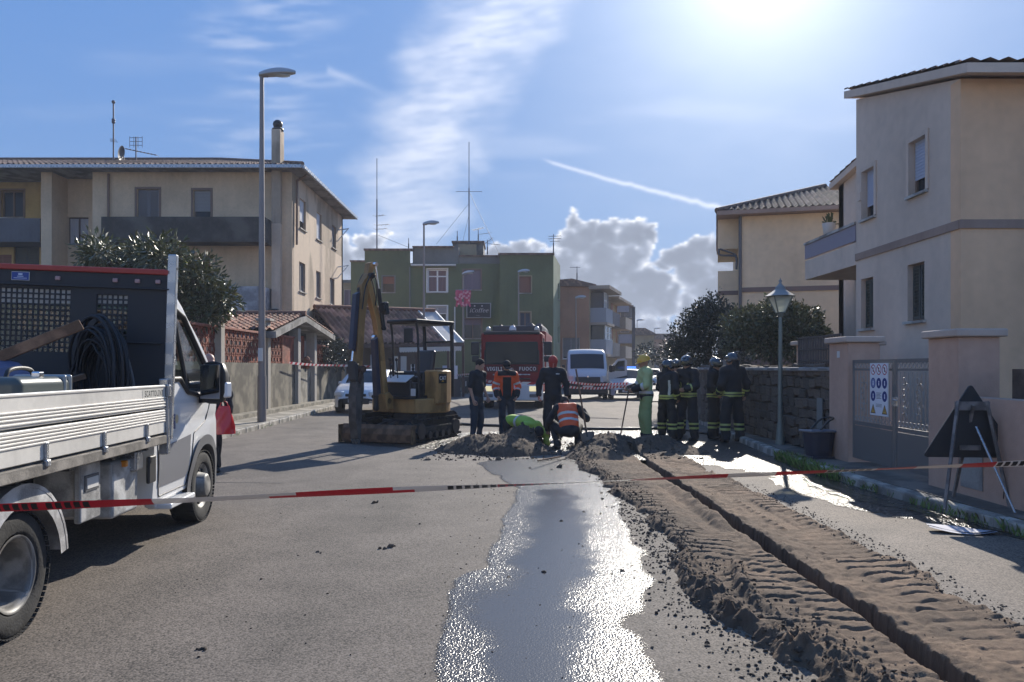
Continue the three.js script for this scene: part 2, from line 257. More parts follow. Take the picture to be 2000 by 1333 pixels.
{ // earth to the horizon, open where the road corridor is dug up
  const g = flat([[-1500, -400], [1500, -400], [1500, 2500], [-1500, 2500]], -0.05, [[[-5, -3], [4.2, -3], [4.2, 30], [-5, 30]]]);
  structure(meshOf('ground', g, dirty('dry_ground', [0.24, 0.21, 0.17], 0.2)), 'bare pale ground between the houses');
}
const inHole = (x, d) => (x > 1.75 && x < 2.65 && d > 1.9 && d < 14.4) || (x > 0.35 && x < 1.25 && d > 14.1 && d < 15.3);
{ // near carriageway, a fine sheet whose tone varies with wear
  const x0 = -7.4, x1 = 5.8, d0 = -4, d1 = 36, nx = 66, nd = 200;
  const g = gridGeo(nx, nd, (u, v) => [lerp(x0, x1, u), 0, -lerp(d0, d1, v)], (u, v) => inHole(lerp(x0, x1, u), lerp(d0, d1, v)), (u, v, p) => [p[0], p[2]]);
  const n = g.attributes.position.count, col = new Float32Array(n * 3);
  for (let i = 0; i < n; i++) {
    const x = g.attributes.position.getX(i), d = -g.attributes.position.getZ(i);
    let k = 0.74 + 0.52 * fbm(x * 0.35, d * 0.12, 1, 4) + 0.30 * (fbm(x * 1.3, d * 0.5, 7, 4) - 0.5) + 0.14 * sstep(0.64, 0.7, fbm(x * 1.1 + 9, d * 0.9, 13, 4));
    k *= 1 - 0.10 * Math.exp(-Math.pow((x + 1.4) / 0.5, 2)) - 0.07 * Math.exp(-Math.pow((x + 3.3) / 0.6, 2));
    const dust = sstep(0.35, 0.75, fbm(x * 0.9 + 3, d * 0.5, 5, 4)) * sstep(0.6, 1.6, x) * sstep(24, 13, d) * 0.6 + sstep(2.9, 3.4, x) * 0.45;
    const oil = sstep(0.66, 0.8, fbm(x * 0.8 + 31, d * 0.4, 2, 3)) * 0.22;
    k *= 1 - oil;
    col[3 * i] = k * (1 + 0.34 * dust); col[3 * i + 1] = k * (1 + 0.24 * dust); col[3 * i + 2] = k * (1 + 0.10 * dust);
  }
  g.setAttribute('color', new THREE.BufferAttribute(col, 3));
  const m = meshOf('road', g, mAsphalt); structure(m, 'worn grey asphalt road with dust and patches');
  for (let i = 0; i < n; i++) g.attributes.normal.setXYZ(i, 0, 1, 0);
}
{ const l = leftEdge.slice(2), r = rightEdge.filter((p) => p[1] > 29).slice(0); r.unshift([5.9, 34]); const rr2 = r.filter((p) => p[1] >= 34);
  const poly = [[-7.4, 35.5], [6.9, 35.5], ...rr2.filter((p) => p[1] > 36), ...l.slice(1).reverse()];
  structure(meshOf('road', flat(poly, -0.002), mAsphaltFar), 'far stretch of road bending past the vans'); }

// pavements with kerb stones
function pavement(poly, label, line, mat, matK, kw, hgt, worn, seed) {
  reseed(seed);
  const s = mb(); const sh = new THREE.Shape(poly.map((p) => new THREE.Vector2(...p)));
  const g = new THREE.ExtrudeGeometry(sh, { depth: hgt + 0.06, bevelEnabled: false }); g.rotateX(-Math.PI / 2); g.translate(0, -0.06, 0); s.add(g);
  const m = s.build('pavement', mat); structure(m, label);
  let n = 0;
  for (let i = 0; i + 1 < line.length; i++) {
    const [ax, ad] = line[i], [bx, bd] = line[i + 1], L = Math.hypot(bx - ax, bd - ad), c = Math.max(1, Math.round(L / 0.98));
    for (let k = 0; k < c; k++) {
      const t0 = k / c, t1 = (k + 1) / c, mx = lerp(ax, bx, (t0 + t1) / 2), md = lerp(ad, bd, (t0 + t1) / 2), len = L / c - 0.015;
      const b = mb(); b.rbox(kw * rr(0.95, 1.05), hgt + 0.06 + rr(-worn, worn * 0.4), len, 0.022 + worn, 0, 0, 0, rr(-worn, worn) * 0.8, 0, rr(-worn, worn) * 1.5, 2);
      const q = b.build('kerb_stone', matK[(n++) % matK.length], m);
      q.position.set(mx, (hgt - 0.06) / 2 + 0.004, -md); q.rotation.y = Math.atan2(bx - ax, -(bd - ad)) ;
    }
  }
  return m;
}
const kerbMats = [dirty('kerb_a', [0.40, 0.37, 0.32], 0.8), dirty('kerb_b', [0.33, 0.31, 0.27], 0.8), dirty('kerb_c', [0.45, 0.42, 0.36], 0.8)];
pavement([[-6.15, 6], [-6.38, 18], [-7.08, 34.2], [-7.65, 36.5], [-9.4, 36.5], [-8.6, 6]], 'pale concrete pavement along the lattice wall', [[-6.1, 8], [-6.3, 18], [-7.0, 34]], dirty('pavement_left', [0.40, 0.36, 0.29], 0.45), kerbMats, 0.14, 0.12, 0.008, 4);
pavement([[-6.3, 38.4], [-4.3, 42.6], [-2.65, 46.9], [2.45, 60.4], [10.8, 85.2], [6, 88], [-3, 62], [-9, 50], [-12, 40]], 'far pavement before the green building', [[-6.2, 38.2], [-4.2, 42.2], [-2.5, 46.6], [2.55, 60]], dirty('pavement_far', [0.36, 0.33, 0.28], 0.45), kerbMats, 0.14, 0.12, 0.004, 5);
pavement([[4.82, 1], [4.74, 7.3], [4.58, 9.4], [4.53, 11.4], [4.83, 16], [5.38, 22], [6.08, 30], [7.4, 30], [6.4, 20], [5.6, 16], [5.6, 1]], 'narrow grey pavement before the gate and stone wall', [[4.73, 4], [4.66, 7.3], [4.5, 9.4], [4.45, 11.4], [4.75, 16], [5.3, 22]], dirty('pavement_right', [0.19, 0.16, 0.13], 0.45), kerbMats, 0.15, 0.12, 0.014, 6);

{ // tar-sealed joints in the old surface
  const seam = (pts, w, mat, label) => { const b = mb(); for (let i = 0; i + 1 < pts.length; i++) { const n = 14; for (let k = 0; k < n; k++) { const P = (t) => [lerp(pts[i][0], pts[i + 1][0], t) + 0.06 * (fbm(t * 5 + i * 7, 1.5, 3, 4) - 0.5), lerp(pts[i][1], pts[i + 1][1], t) + 0.10 * (fbm(t * 6 + i * 5, 8.5, 3, 4) - 0.5)]; const p = P(k / n), q = P((k + 1) / n), ww = w * (0.5 + fbm(k * 0.7, i + 3, 2, 3)); b.quad([p[0], 0.003, -p[1] + ww / 2], [p[0], 0.003, -p[1] - ww / 2], [q[0], 0.003, -q[1] - ww / 2], [q[0], 0.003, -q[1] + ww / 2]); } } structure(b.build('road_seam', mat), label); };
  const tar = material('tar_seam', [0.085, 0.075, 0.066], 0.7);
  seam([[-5.6, 10.6], [-4.2, 10.2], [-3.0, 10.15]], 0.035, tar, 'dark tar seam across the left lane'); seam([[-6.0, 19.5], [-3.5, 18.8], [-1.2, 19.6]], 0.05, tar, 'dark tar seam beside the digger'); seam([[-0.9, 21.5], [1.6, 22.0], [4.6, 21.4]], 0.06, tar, 'dark tar seam behind the hose');
}
// wet asphalt: a damp film, and standing water in its middle
function ragged(poly, amp, freq, seed) {
  const out = []; const n = poly.length;
  for (let i = 0; i < n; i++) { const a = poly[i], b = poly[(i + 1) % n], L = Math.hypot(b[0] - a[0], b[1] - a[1]), c = Math.max(2, Math.ceil(L / 0.05)); for (let k = 0; k < c; k++) { const t = k / c, x = lerp(a[0], b[0], t), d = lerp(a[1], b[1], t); const nx = -(b[1] - a[1]) / L, nd = (b[0] - a[0]) / L; const o = (fbm(x * freq + seed, d * freq, 3, 5, 0, 0.6) - 0.5) * 2 * amp; out.push([x + nx * o, d + nd * o]); } }
  return out;
}
const pix = (l) => l.map((p) => gp(...p));
const mDamp = physical('damp_asphalt', [0.055, 0.054, 0.054], 0.27, { map: rep(tAsphalt, 0.5), bumpMap: rep(tAsphaltBump, 0.28), bumpScale: 0.0055, ior: 1.4 });
const mDampFar = physical('wet_asphalt', [0.05, 0.048, 0.046], 0.30, { map: rep(tAsphalt, 0.5), bumpMap: rep(tAsphaltBump, 0.10), bumpScale: 0.03, ior: 1.4 });
const tRipple = dataTex(512, (x, y) => grey(0.5 + 0.5 * (fbm(x / 512 * 20, y / 512 * 20, 3, 4, 20) - 0.5)));
const mGutter = physical('gutter_water', [0.04, 0.033, 0.026], 0.12, { bumpMap: rep(tRipple, 1.2), bumpScale: 0.05, ior: 1.36 });
const wetMain = pix([[858, 1333], [868, 1250], [884, 1180], [892, 1132], [950, 1112], [976, 1060], [992, 1010], [1012, 980], [1015, 955], [975, 930], [930, 906], [1000, 896], [1120, 900], [1180, 930], [1200, 965], [1208, 1000], [1232, 1050], [1256, 1100], [1266, 1130], [1240, 1165], [1228, 1220], [1258, 1280], [1292, 1333], [1360, 1560], [840, 1560]]);
const calm = pix([[935, 1333], [930, 1250], [915, 1190], [960, 1150], [1000, 1120], [1022, 1060], [1035, 1000], [1050, 960], [1110, 955], [1140, 1000], [1150, 1060], [1150, 1120], [1140, 1180], [1150, 1240], [1185, 1333], [1220, 1540], [925, 1540]]);
{ // one thin film of water whose depth varies: stones stand out of its rim, the middle is smooth
  const x0 = -0.85, x1 = 1.45, d0 = 2.15, d1 = 13.6, W = 960, H = 1536, dd = (v) => d0 * Math.pow(d1 / d0, v);
  const sd = (poly, x, y) => { let m = 1e9; for (let i = 0, j = poly.length - 1; i < poly.length; j = i++) { const [ax, ay] = poly[j], [bx, by] = poly[i], dx = bx - ax, dy = by - ay, t = clamp(((x - ax) * dx + (y - ay) * dy) / (dx * dx + dy * dy)); m = Math.min(m, (x - ax - dx * t) ** 2 + (y - ay - dy * t) ** 2); } return Math.sqrt(m) * (inside(poly, x, y) ? 1 : -1); };
  const aD = new Uint8Array(W * H * 4), rD = new Uint8Array(W * H * 4), bD = new Uint8Array(W * H * 4);
  for (let j = 0; j < H; j++) for (let i = 0; i < W; i++) {
    const x = lerp(x0, x1, i / W), d = dd(j / H), o = (j * W + i) * 4;
    const ax = (Math.floor(((x + 9) * 0.30 % 1) * NA) % NA + NA) % NA, ay = (Math.floor((d * 0.30 % 1) * NA)) % NA, ag = aggregate[(ay * NA + ax) * 2], id = aggregate[(ay * NA + ax) * 2 + 1], peb = clamp(0.9 - ag * 0.95 + (id - 0.5) * 0.4);
    const s = sd(wetMain, x, d); if (s < -0.4) continue;
    const n = (fbm(x * 3.1, d * 2.2, 3, 5) - 0.5) * 0.30, cover = s + n * 0.7 + 0.02 - (peb - 0.45) * 0.055;
    const c = sstep(-0.10, 0.16, sd(calm, x, d) + (fbm(x * 4 + 7, d * 3, 9, 5) - 0.5) * 0.34 - (peb - 0.5) * 0.09);
    aD[o] = aD[o + 1] = aD[o + 2] = sstep(0.0, 0.018, cover) * 255; rD[o + 1] = lerp(0.27, 0.21, c) * 255; bD[o] = bD[o + 1] = bD[o + 2] = (0.5 + (peb - 0.5) * lerp(1, 0.24, c) + 0.05 * (fbm(x * 9, d * 7, 4, 3) - 0.5)) * 255; aD[o + 3] = rD[o + 3] = bD[o + 3] = 255;
  }
  const T = (d) => { const t = new THREE.DataTexture(d, W, H); t.magFilter = THREE.LinearFilter; t.needsUpdate = true; return t; };
  const m = physical('water_film', [0.058, 0.058, 0.062], 1, { alphaMap: T(aD), roughnessMap: T(rD), bumpMap: T(bD), bumpScale: 0.0048, ior: 1.46, transparent: true });
  structure(meshOf('wet_patch', gridGeo(8, 48, (u, v) => [lerp(x0, x1, u), 0.005, -dd(v)]), m), 'glittering wet streak with smooth standing water down the middle of the road');
}
const wetBack = [[-3.6, 15.6], [-1.6, 14.4], [-0.6, 13.6], [1.2, 13.2], [3.0, 12.2], [3.7, 10.4], [4.45, 10.2], [4.42, 12], [4.7, 16.2], [4.9, 19], [3.2, 19.8], [1.2, 19.6], [-0.2, 18.6], [-2.0, 17.8]];
structure(meshOf('wet_patch', flat(ragged(wetBack, 0.30, 2.4, 5), 0.004), mDampFar), 'bright wet asphalt behind the heaps and round the firefighters');
const wetGutter = [[3.55, 10.6], [3.45, 9.6], [3.6, 8.5], [3.85, 7.9], [4.15, 7.5], [4.5, 6.9], [4.62, 6.6], [4.6, 7.4], [4.46, 9.4], [4.44, 10.6]];
structure(meshOf('wet_patch', flat(ragged(wetGutter, 0.12, 5, 12), 0.0045), mDampFar), 'wet road edge beside the weedy kerb');
structure(meshOf('puddle', flat(ragged([[4.0, 10.7], [3.82, 9.8], [3.86, 9.2], [4.0, 8.7], [4.25, 8.0], [4.6, 7.0], [4.62, 7.2], [4.5, 7.8], [4.3, 8.6], [4.2, 9.3], [4.36, 10.0], [4.40, 10.8]], 0.10, 6, 22), 0.009), mGutter), 'rippled brown water running along the kerb');

// the dug strip: soil, trench, track marks and heaps as one height field
const soilLeft = curve1([[2, 1.75], [3, 1.62], [3.7, 1.42], [4.6, 1.22], [5.5, 1.12], [6.5, 1.22], [8, 1.24], [9.5, 1.22], [11, 1.1], [13, 0.9], [14.2, 1.0]]);
const soilRight = curve1([[2, 2.95], [3, 2.98], [4.4, 3.0], [6, 3.06], [8, 3.08], [9.5, 3.02], [12, 2.95], [14.5, 2.9]]);
const bump = (x, d, cx, cd, rx, rd) => Math.max(0, 1 - Math.pow((x - cx) / rx, 2) - Math.pow((d - cd) / rd, 2));
function soilH(x, d) {
  const n1 = fbm(x * 5, d * 5, 2, 4), n2 = fbm(x * 22, d * 22, 6, 3), n3 = fbm(x * 2.2, d * 2.2, 9, 4), clump = fbm(x * 19, d * 19, 14, 4);
  const L = soilLeft(d) + 0.42 * (fbm(d * 1.3, 2.2, 4, 4) - 0.5) + 0.22 * (n1 - 0.5), R = soilRight(d) + 0.30 * (fbm(d * 1.6, 7.7, 8, 4) - 0.5) + 0.14 * (n1 - 0.5);
  const m = sstep(-0.03, 0.16, x - L) * sstep(-0.03, 0.14, R - x) * sstep(15.4, 14.4, d);
  const rough = 0.05 * (n1 - 0.5) + 0.028 * (n2 - 0.5);
  let h = -0.045 + m * (0.078 + rough * 0.8);
  const near = sstep(6.2, 4.6, d);
  const clods = Math.max(0, clump - 0.42) * 0.16;
  h += m * Math.exp(-Math.pow((x - L - 0.17) / lerp(0.10, 0.24, near), 2)) * (0.016 + 0.006 * near + clods * (0.6 + 0.5 * near) + 0.03 * (n1 - 0.4));
  h += m * Math.exp(-Math.pow((R - x - 0.12) / 0.08, 2)) * (0.018 + clods * 0.45);
  // tracks of the digger: a pressed band with a ridge between each pair of cleats
  const band = (cx, w, ph, tilt, a, b) => {
    const k = sstep(w, w - 0.06, Math.abs(x - cx)) * sstep(a - 0.2, a + 0.2, d) * sstep(b + 0.2, b - 0.2, d) * m; if (k <= 0) return;
    const q = (d + tilt * (x - cx) + 0.10 * (n3 - 0.5) + 0.02 * (n1 - 0.5) + ph) / 0.162, fr = q - Math.floor(q), soft = 0.32 + 0.75 * sstep(0.36, 0.56, fbm(x * 3.1 + cx, d * 1.9, 5, 4));
    const ridge = 1 - sstep(0.0, 0.06, fr) * sstep(0.30, 0.20, fr);
    h = lerp(h, 0.018 + 0.026 * ridge * soft + 0.012 * (n1 - 0.5) + 0.010 * (n2 - 0.5), k * (0.75 + 0.25 * soft));
  };
  band(2.72, 0.27, 0, -0.12, 2, 9.6); band(1.66, 0.27, 0.05, 0.25, 4.4, 7.2); band(1.50, 0.2, 0.02, -0.2, 7.6, 10.6); band(2.62, 0.22, 0.07, 0.1, 9.4, 13.2); band(1.98, 0.14, 0.03, 0.3, 3.2, 6.2);
  // ruts
  h -= 0.03 * sstep(0.11, 0.03, Math.abs(x - 1.88 - 0.02 * (d - 8))) * sstep(6.8, 7.3, d) * sstep(10.2, 9.2, d);
  h += 0.045 * sstep(0.16, 0.04, Math.abs(x - 2.02)) * sstep(6.9, 7.5, d) * sstep(10.4, 9.0, d) * (0.6 + n3 * 0.6) * (Math.abs(x - 2.15) > 0.1 ? 1 : 0);
  h -= 0.03 * sstep(0.10, 0.04, Math.abs(x - 2.62)) * sstep(6.9, 7.3, d) * sstep(9.0, 8.6, d);
  h += 0.05 * sstep(0.07, 0.02, Math.abs(x - 1.68 - 0.12 * Math.sin(d * 2.2))) * sstep(4.5, 4.8, d) * sstep(6.0, 5.7, d) * (0.4 + clump) * m;
  // heaps round the pit
  const lump = 0.86 + 0.75 * n3 + 0.30 * (n1 - 0.5) + 0.16 * (n2 - 0.5) + 0.35 * Math.max(0, clump - 0.45);
  const heap = Math.max(bump(x, d, -0.32, 14.25, 1.15, 0.85) * 0.26, bump(x, d, 0.22, 14.75, 0.7, 0.62) * 0.36, bump(x, d, -0.05, 13.8, 0.8, 0.7) * 0.22, bump(x, d, 1.8, 14.15, 0.75, 0.9) * 0.26, bump(x, d, 2.75, 14.5, 0.7, 0.7) * 0.20, bump(x, d, 1.5, 13.2, 0.6, 0.9) * 0.14, bump(x, d, 3.1, 13.9, 0.5, 0.6) * 0.10) * lump;
  h = Math.max(h, heap > 0.004 ? heap + 0.004 + 0.02 * (n2 - 0.5) - 0.02 : -1);
  // trench
  const tx = Math.abs(x - 2.15 - 0.012 * Math.sin(d * 3) - 0.02 * (fbm(d * 6, 1.1, 3, 2) - 0.5)), edge = 0.058 + 0.026 * (n2 - 0.5);
  if (d < 14) { const k = sstep(edge + 0.022, edge - 0.012, tx) * sstep(14, 13.6, d); h = lerp(h, -0.46 + 0.05 * n1, k); h += 0.018 * Math.exp(-Math.pow((tx - 0.13) / 0.035, 2)) * (n1 + clump - 0.5) * sstep(14, 13, d); }
  // the pit in which the man works
  h -= 0.62 * Math.pow(bump(x, d, 0.78, 14.7, 0.36, 0.46), 0.7);
  if (m > 0.6 && tx > 0.1 && h < 0.008 && bump(x, d, 0.78, 14.7, 0.4, 0.5) <= 0) h = 0.008 + 0.012 * n2;
  if (inHole(x, d)) h = Math.max(h, inHole(x, d) && h > -0.05 && h < 0.0 ? 0.002 : h);
  return h;
}
const soilY = (x, d) => Math.max(0, soilH(x, d));
{
  const x0 = -1.7, x1 = 3.7, d0 = 2.2, d1 = 15.9, nx = 400, nd = 600, H = new Float32Array((nx + 1) * (nd + 1));
  const dd = (v) => d0 * Math.pow(d1 / d0, v);
  for (let j = 0; j <= nd; j++) for (let i = 0; i <= nx; i++) H[j * (nx + 1) + i] = soilH(lerp(x0, x1, i / nx), dd(j / nd));
  const g = gridGeo(nx, nd, (u, v, i, j) => [lerp(x0, x1, u), H[j * (nx + 1) + i], -dd(v)], (u, v, i, j) => { const a = j * (nx + 1) + i; if (inHole(lerp(x0, x1, u), dd(v))) return false; return Math.max(H[a], H[a + 1], H[a + nx + 1], H[a + nx + 2]) < -0.012; }, (u, v, p) => [p[0], p[2]]);
  const n = g.attributes.position.count, col = new Float32Array(n * 3);
  for (let i = 0; i < n; i++) {
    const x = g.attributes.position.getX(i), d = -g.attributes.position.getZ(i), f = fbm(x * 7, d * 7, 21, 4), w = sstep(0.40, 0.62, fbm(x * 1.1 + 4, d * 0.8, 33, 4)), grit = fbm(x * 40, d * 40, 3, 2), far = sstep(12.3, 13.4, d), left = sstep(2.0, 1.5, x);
    let k = (0.60 + 0.8 * f) * (0.72 + 0.5 * grit); const moistShade = clamp(0.42 * w + 0.40 * left + 0.6 * far + (g.attributes.position.getY(i) < -0.05 ? 0.5 : 0), 0, 0.95);  // random damp, darker left side and trench, shade of the far heaps painted in
    col[3 * i] = lerp(0.19, 0.08, moistShade) * k; col[3 * i + 1] = lerp(0.122, 0.054, moistShade) * k; col[3 * i + 2] = lerp(0.073, 0.036, moistShade) * k;
  }
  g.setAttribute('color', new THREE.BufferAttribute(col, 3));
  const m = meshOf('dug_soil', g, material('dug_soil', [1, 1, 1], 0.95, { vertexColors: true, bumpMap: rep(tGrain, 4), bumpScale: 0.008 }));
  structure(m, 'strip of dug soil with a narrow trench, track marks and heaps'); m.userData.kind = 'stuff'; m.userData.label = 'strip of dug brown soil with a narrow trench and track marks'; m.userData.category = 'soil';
}
{ // crumbs of earth on the strip and scattered over the asphalt
  const g = new THREE.IcosahedronGeometry(1, 1); const p = g.attributes.position;
  for (let i = 0; i < p.count; i++) { const v = V(p.getX(i), p.getY(i), p.getZ(i)); const s = 0.75 + 0.5 * fbm(v.x * 1.6 + 5, v.y * 1.6, Math.round(v.z * 3), 2); p.setXYZ(i, v.x * s, v.y * s * 0.72, v.z * s); }
  g.computeVertexNormals();
  reseed(31);
  const list = [];
  for (let i = 0; i < 6000; i++) {
    const kind = rnd(); let x, d, s;
    if (kind < 0.5) { d = 3.1 + 9.9 * Math.pow(rnd(), 1.5); x = soilLeft(d) + (rr(-0.2, 0.4) + rr(-0.1, 0.2)) * (d < 6 ? 1.15 : 0.7); s = rr(0.003, 0.011) * (rnd() < 0.05 ? 2 : 1); }
    else if (kind < 0.64) { d = 3.1 + 7 * Math.pow(rnd(), 1.4); x = soilRight(d) + rr(-0.2, 0.15); s = rr(0.003, 0.010); }
    else if (kind < 0.80) { x = rr(-1.5, 3.4); d = rr(12.6, 15.6); s = rr(0.006, 0.022) * (rnd() < 0.1 ? 1.9 : 1); }
    else if (kind < 0.95) { d = rr(2.9, 12.8); const t = Math.pow(rnd(), 2.2); x = soilLeft(d) - t * 1.7; s = rr(0.002, 0.008) * (rnd() < 0.05 ? 2.2 : 1); }
    else { d = rr(3, 12); x = rr(-2.6, 4.2); s = rr(0.002, 0.006); }
    list.push([x, d, s]);
  }
  for (const [px, py, s] of [[1216, 1118, 0.02], [1062, 1120, 0.02], [994, 1130, 0.016], [1092, 915, 0.05], [742, 1073, 0.02], [762, 1070, 0.024], [770, 1068, 0.018], [752, 1074, 0.015], [620, 1080, 0.012], [626, 1082, 0.01], [730, 984, 0.022], [736, 983, 0.02], [394, 1270, 0.014], [400, 1271, 0.016], [385, 1270, 0.012], [388, 1285, 0.008], [510, 1133, 0.012], [640, 1161, 0.007], [490, 1229, 0.006], [596, 1203, 0.006], [820, 1025, 0.012], [1220, 1020, 0.02], [1096, 1020, 0.02]]) { const q = gp(px, py); list.push([q[0], q[1], s]); }
  const m = new THREE.InstancedMesh(g, dirty('earth_clod', [0.15, 0.105, 0.072], 6), list.length), M4 = new THREE.Matrix4(), C = new THREE.Color();
  list.forEach(([x, d, s], i) => { M4.compose(V(x, soilY(x, d) + s * 0.2, -d), new THREE.Quaternion().setFromEuler(new THREE.Euler(rr(-1.5, 1.5), rr(0, 6), rr(-1.5, 1.5))), V(s * rr(0.6, 1.7), s * rr(0.5, 1.1), s * rr(0.6, 1.5))); m.setMatrixAt(i, M4); const k = rr(0.55, 1.5); m.setColorAt(i, C.setRGB(k, k, k)); });
  m.name = 'soil_crumbs'; stuff(m); tag(m, 'loose dark crumbs of earth scattered over the road', 'soil'); scene.add(m);
}
// ================= buildings =================
const wx = (px, D) => (px - 1000) / FOCAL * D, wy = (py, D) => EYE + (720 - py) / FOCAL * D;
// wall panel: outline in its own plane (x along the wall, y up), thickness behind it, openings cut through
function wall(parent, O, yaw, poly, holes, mat, thick = 0.3, name = 'wall') {
  const b = mb(); b.prism(poly, thick, 0, 0, -thick, 0, 0, 0, 0, holes.map(([x, y, w, h]) => [[x, y], [x, y + h], [x + w, y + h], [x + w, y]]));
  const m = b.build(name, mat, parent); m.position.set(...O); m.rotation.y = yaw; return m;
}
function place(m, O, yaw, x, y, z = 0) { const c = Math.cos(yaw), s = Math.sin(yaw); m.position.set(O[0] + c * x + s * z, O[1] + y, O[2] - s * x + c * z); m.rotation.y = yaw; return m; }
// window in an opening: frame with panes, shutters or a roller blind as sub-parts
function windowIn(parent, O, yaw, [x, y, w, h], o = {}) {
  const b = mb(), t = o.bar ?? 0.055, d = 0.06;
  b.box(w, t, d, w / 2, t / 2, 0).box(w, t, d, w / 2, h - t / 2, 0).box(t, h - 2 * t, d, t / 2, h / 2, 0).box(t, h - 2 * t, d, w - t / 2, h / 2, 0);
  if (o.mid !== false) b.box(t * 1.3, h - 2 * t, d, w / 2, h / 2, 0.004);
  if (o.transom) b.box(w - 2 * t, t, d + 0.006, w / 2, h * o.transom, 0.002);
  const f = place(b.build('window', o.frame || M.white, parent), O, yaw, x, y, -(o.recess ?? 0.14));
  if (o.glass !== false) { const p = mb(); const ws = o.mid === false ? [[t, w - 2 * t]] : [[t, w / 2 - t * 1.65], [w / 2 + t * 0.65, w / 2 - t * 1.65]]; for (const [px, pw] of ws) mb().box(pw, h - 2 * t, 0.012, px + pw / 2, h / 2, -0.012).build('pane', o.glassMat || M.glass, f); }
  if (o.curtain) mb().prism([...Array(13)].map((_, i) => [t + (w - 2 * t) * i / 12, 0.02 * Math.cos(i * 2.4)]).concat([[w - t, -0.03], [t, -0.03]]), h - 2 * t, 0, h - t, 0.0, Math.PI / 2, 0, 0).build('curtain', o.curtain, f).position.z = 0.015;
  const leaf = (lx, lw, y0, lh, mat) => { const q = mb(); q.box(0.05, lh, 0.04, lx + 0.025, y0 + lh / 2, 0.03).box(0.05, lh, 0.04, lx + lw - 0.025, y0 + lh / 2, 0.03).box(lw, 0.06, 0.04, lx + lw / 2, y0 + 0.03, 0.032).box(lw, 0.06, 0.04, lx + lw / 2, y0 + lh - 0.03, 0.032); const n = Math.max(4, Math.round(lh / 0.075)); for (let i = 0; i < n; i++) q.box(lw - 0.1, 0.07, 0.012, lx + lw / 2, y0 + 0.06 + (lh - 0.12) * (i + 0.5) / n, 0.03, 0.5); q.build('shutter', mat, f); };
  if (o.shutters) { leaf(t * 0.6, w / 2 - t * 0.8, t * 0.6, h - t * 1.2, o.shutters); leaf(w / 2 + t * 0.2, w / 2 - t * 0.8, t * 0.6, h - t * 1.2, o.shutters); }
  if (o.roller) { const q = mb(), lh = h * o.rollTo, n = Math.round(lh / 0.06); for (let i = 0; i < n; i++) q.box(w - t, 0.052, 0.02, w / 2, h - (i + 0.5) * lh / n, 0.036, 0.12); q.build('roller_blind', o.roller, f); }
  if (o.sill !== false) mb().box(w + 0.14, 0.05, 0.22, w / 2, -0.03, 0.10).build('sill', o.sillMat || M.concreteLight, f);
  if (o.surround) { const q = mb(), e = 0.09, z = (o.recess ?? 0.14) + 0.012; q.box(w + 2 * e, e, 0.03, w / 2, h + e / 2, z).box(e, h, 0.03, -e / 2, h / 2, z).box(e, h, 0.03, w + e / 2, h / 2, z); q.build('surround', o.surround, f); }
  return f;
}
const rect = (x0, x1, y0, y1) => [[x0, y0], [x1, y0], [x1, y1], [x0, y1]];
// roof slope covered with barrel tiles: corners eave-left, eave-right, ridge-right, ridge-left; tile pitch kept in metres
function tiledSlope(a, b, c, d, tw = 0.23, tl = 0.36, amp = 0.045) {
  const A = V(...a), B = V(...b), C = V(...c), Dd = V(...d), U = B.clone().sub(A).normalize(), W = A.distanceTo(B);
  const up = Dd.clone().sub(A); up.addScaledVector(U, -up.dot(U)); const L = up.length(); up.normalize(); const N = U.clone().cross(up); if (N.y < 0) N.negate();
  const l1 = Dd.clone().sub(A).dot(U), r1 = C.clone().sub(A).dot(U);
  const cols = Math.round(W / tw), nu = cols * 4, rows = Math.round(L / tl), nv = rows * 2;
  const lo = (s) => lerp(0, l1, s), hi = (s) => lerp(W, r1, s);
  const G = gridGeo(nu, nv, (u, v, i, j) => {
    const row = Math.floor(j / 2 + 1e-6), top = j % 2, s = top === 0 ? row / rows : (row + 0.97) / rows;
    const x = u * W, w = i % 4 / 4, wave = amp * Math.sin(w * Math.PI * 2), lift = top === 0 ? 0.045 : 0.012;
    const P = A.clone().addScaledVector(U, clamp(x, lo(Math.min(1, s)), hi(Math.min(1, s)))).addScaledVector(up, Math.min(1, s) * L).addScaledVector(N, wave + lift + 0.012 * (hash3(Math.floor(i / 4), row, 3) - 0.5)); return [P.x, P.y, P.z];
  });
  const col = []; for (let j = 0; j <= nv; j++) for (let i = 0; i <= nu; i++) { const k = 0.62 + 0.75 * hash3(Math.floor(i / 4), Math.floor(j / 2), 8); col.push(k, k * lerp(0.94, 1.03, hash3(i >> 2, j >> 1, 4)), k * lerp(0.88, 1.06, hash3(i >> 2, j >> 1, 5))); }
  G.setAttribute('color', new THREE.Float32BufferAttribute(col, 3)); return G;
}
const roofMats = () => ({ tile: M.tile });
function ridgeTiles(b, p, q, r = 0.12) { const A = V(...p), B = V(...q), L = A.distanceTo(B), n = Math.max(1, Math.round(L / 0.38)); for (let i = 0; i < n; i++) { const s = A.clone().lerp(B, i / n), e = A.clone().lerp(B, (i + 1.08) / n); b.bar([s.x, s.y, s.z], [e.x, e.y + 0.012, e.z], r, 8, r * 0.86); } return b; }

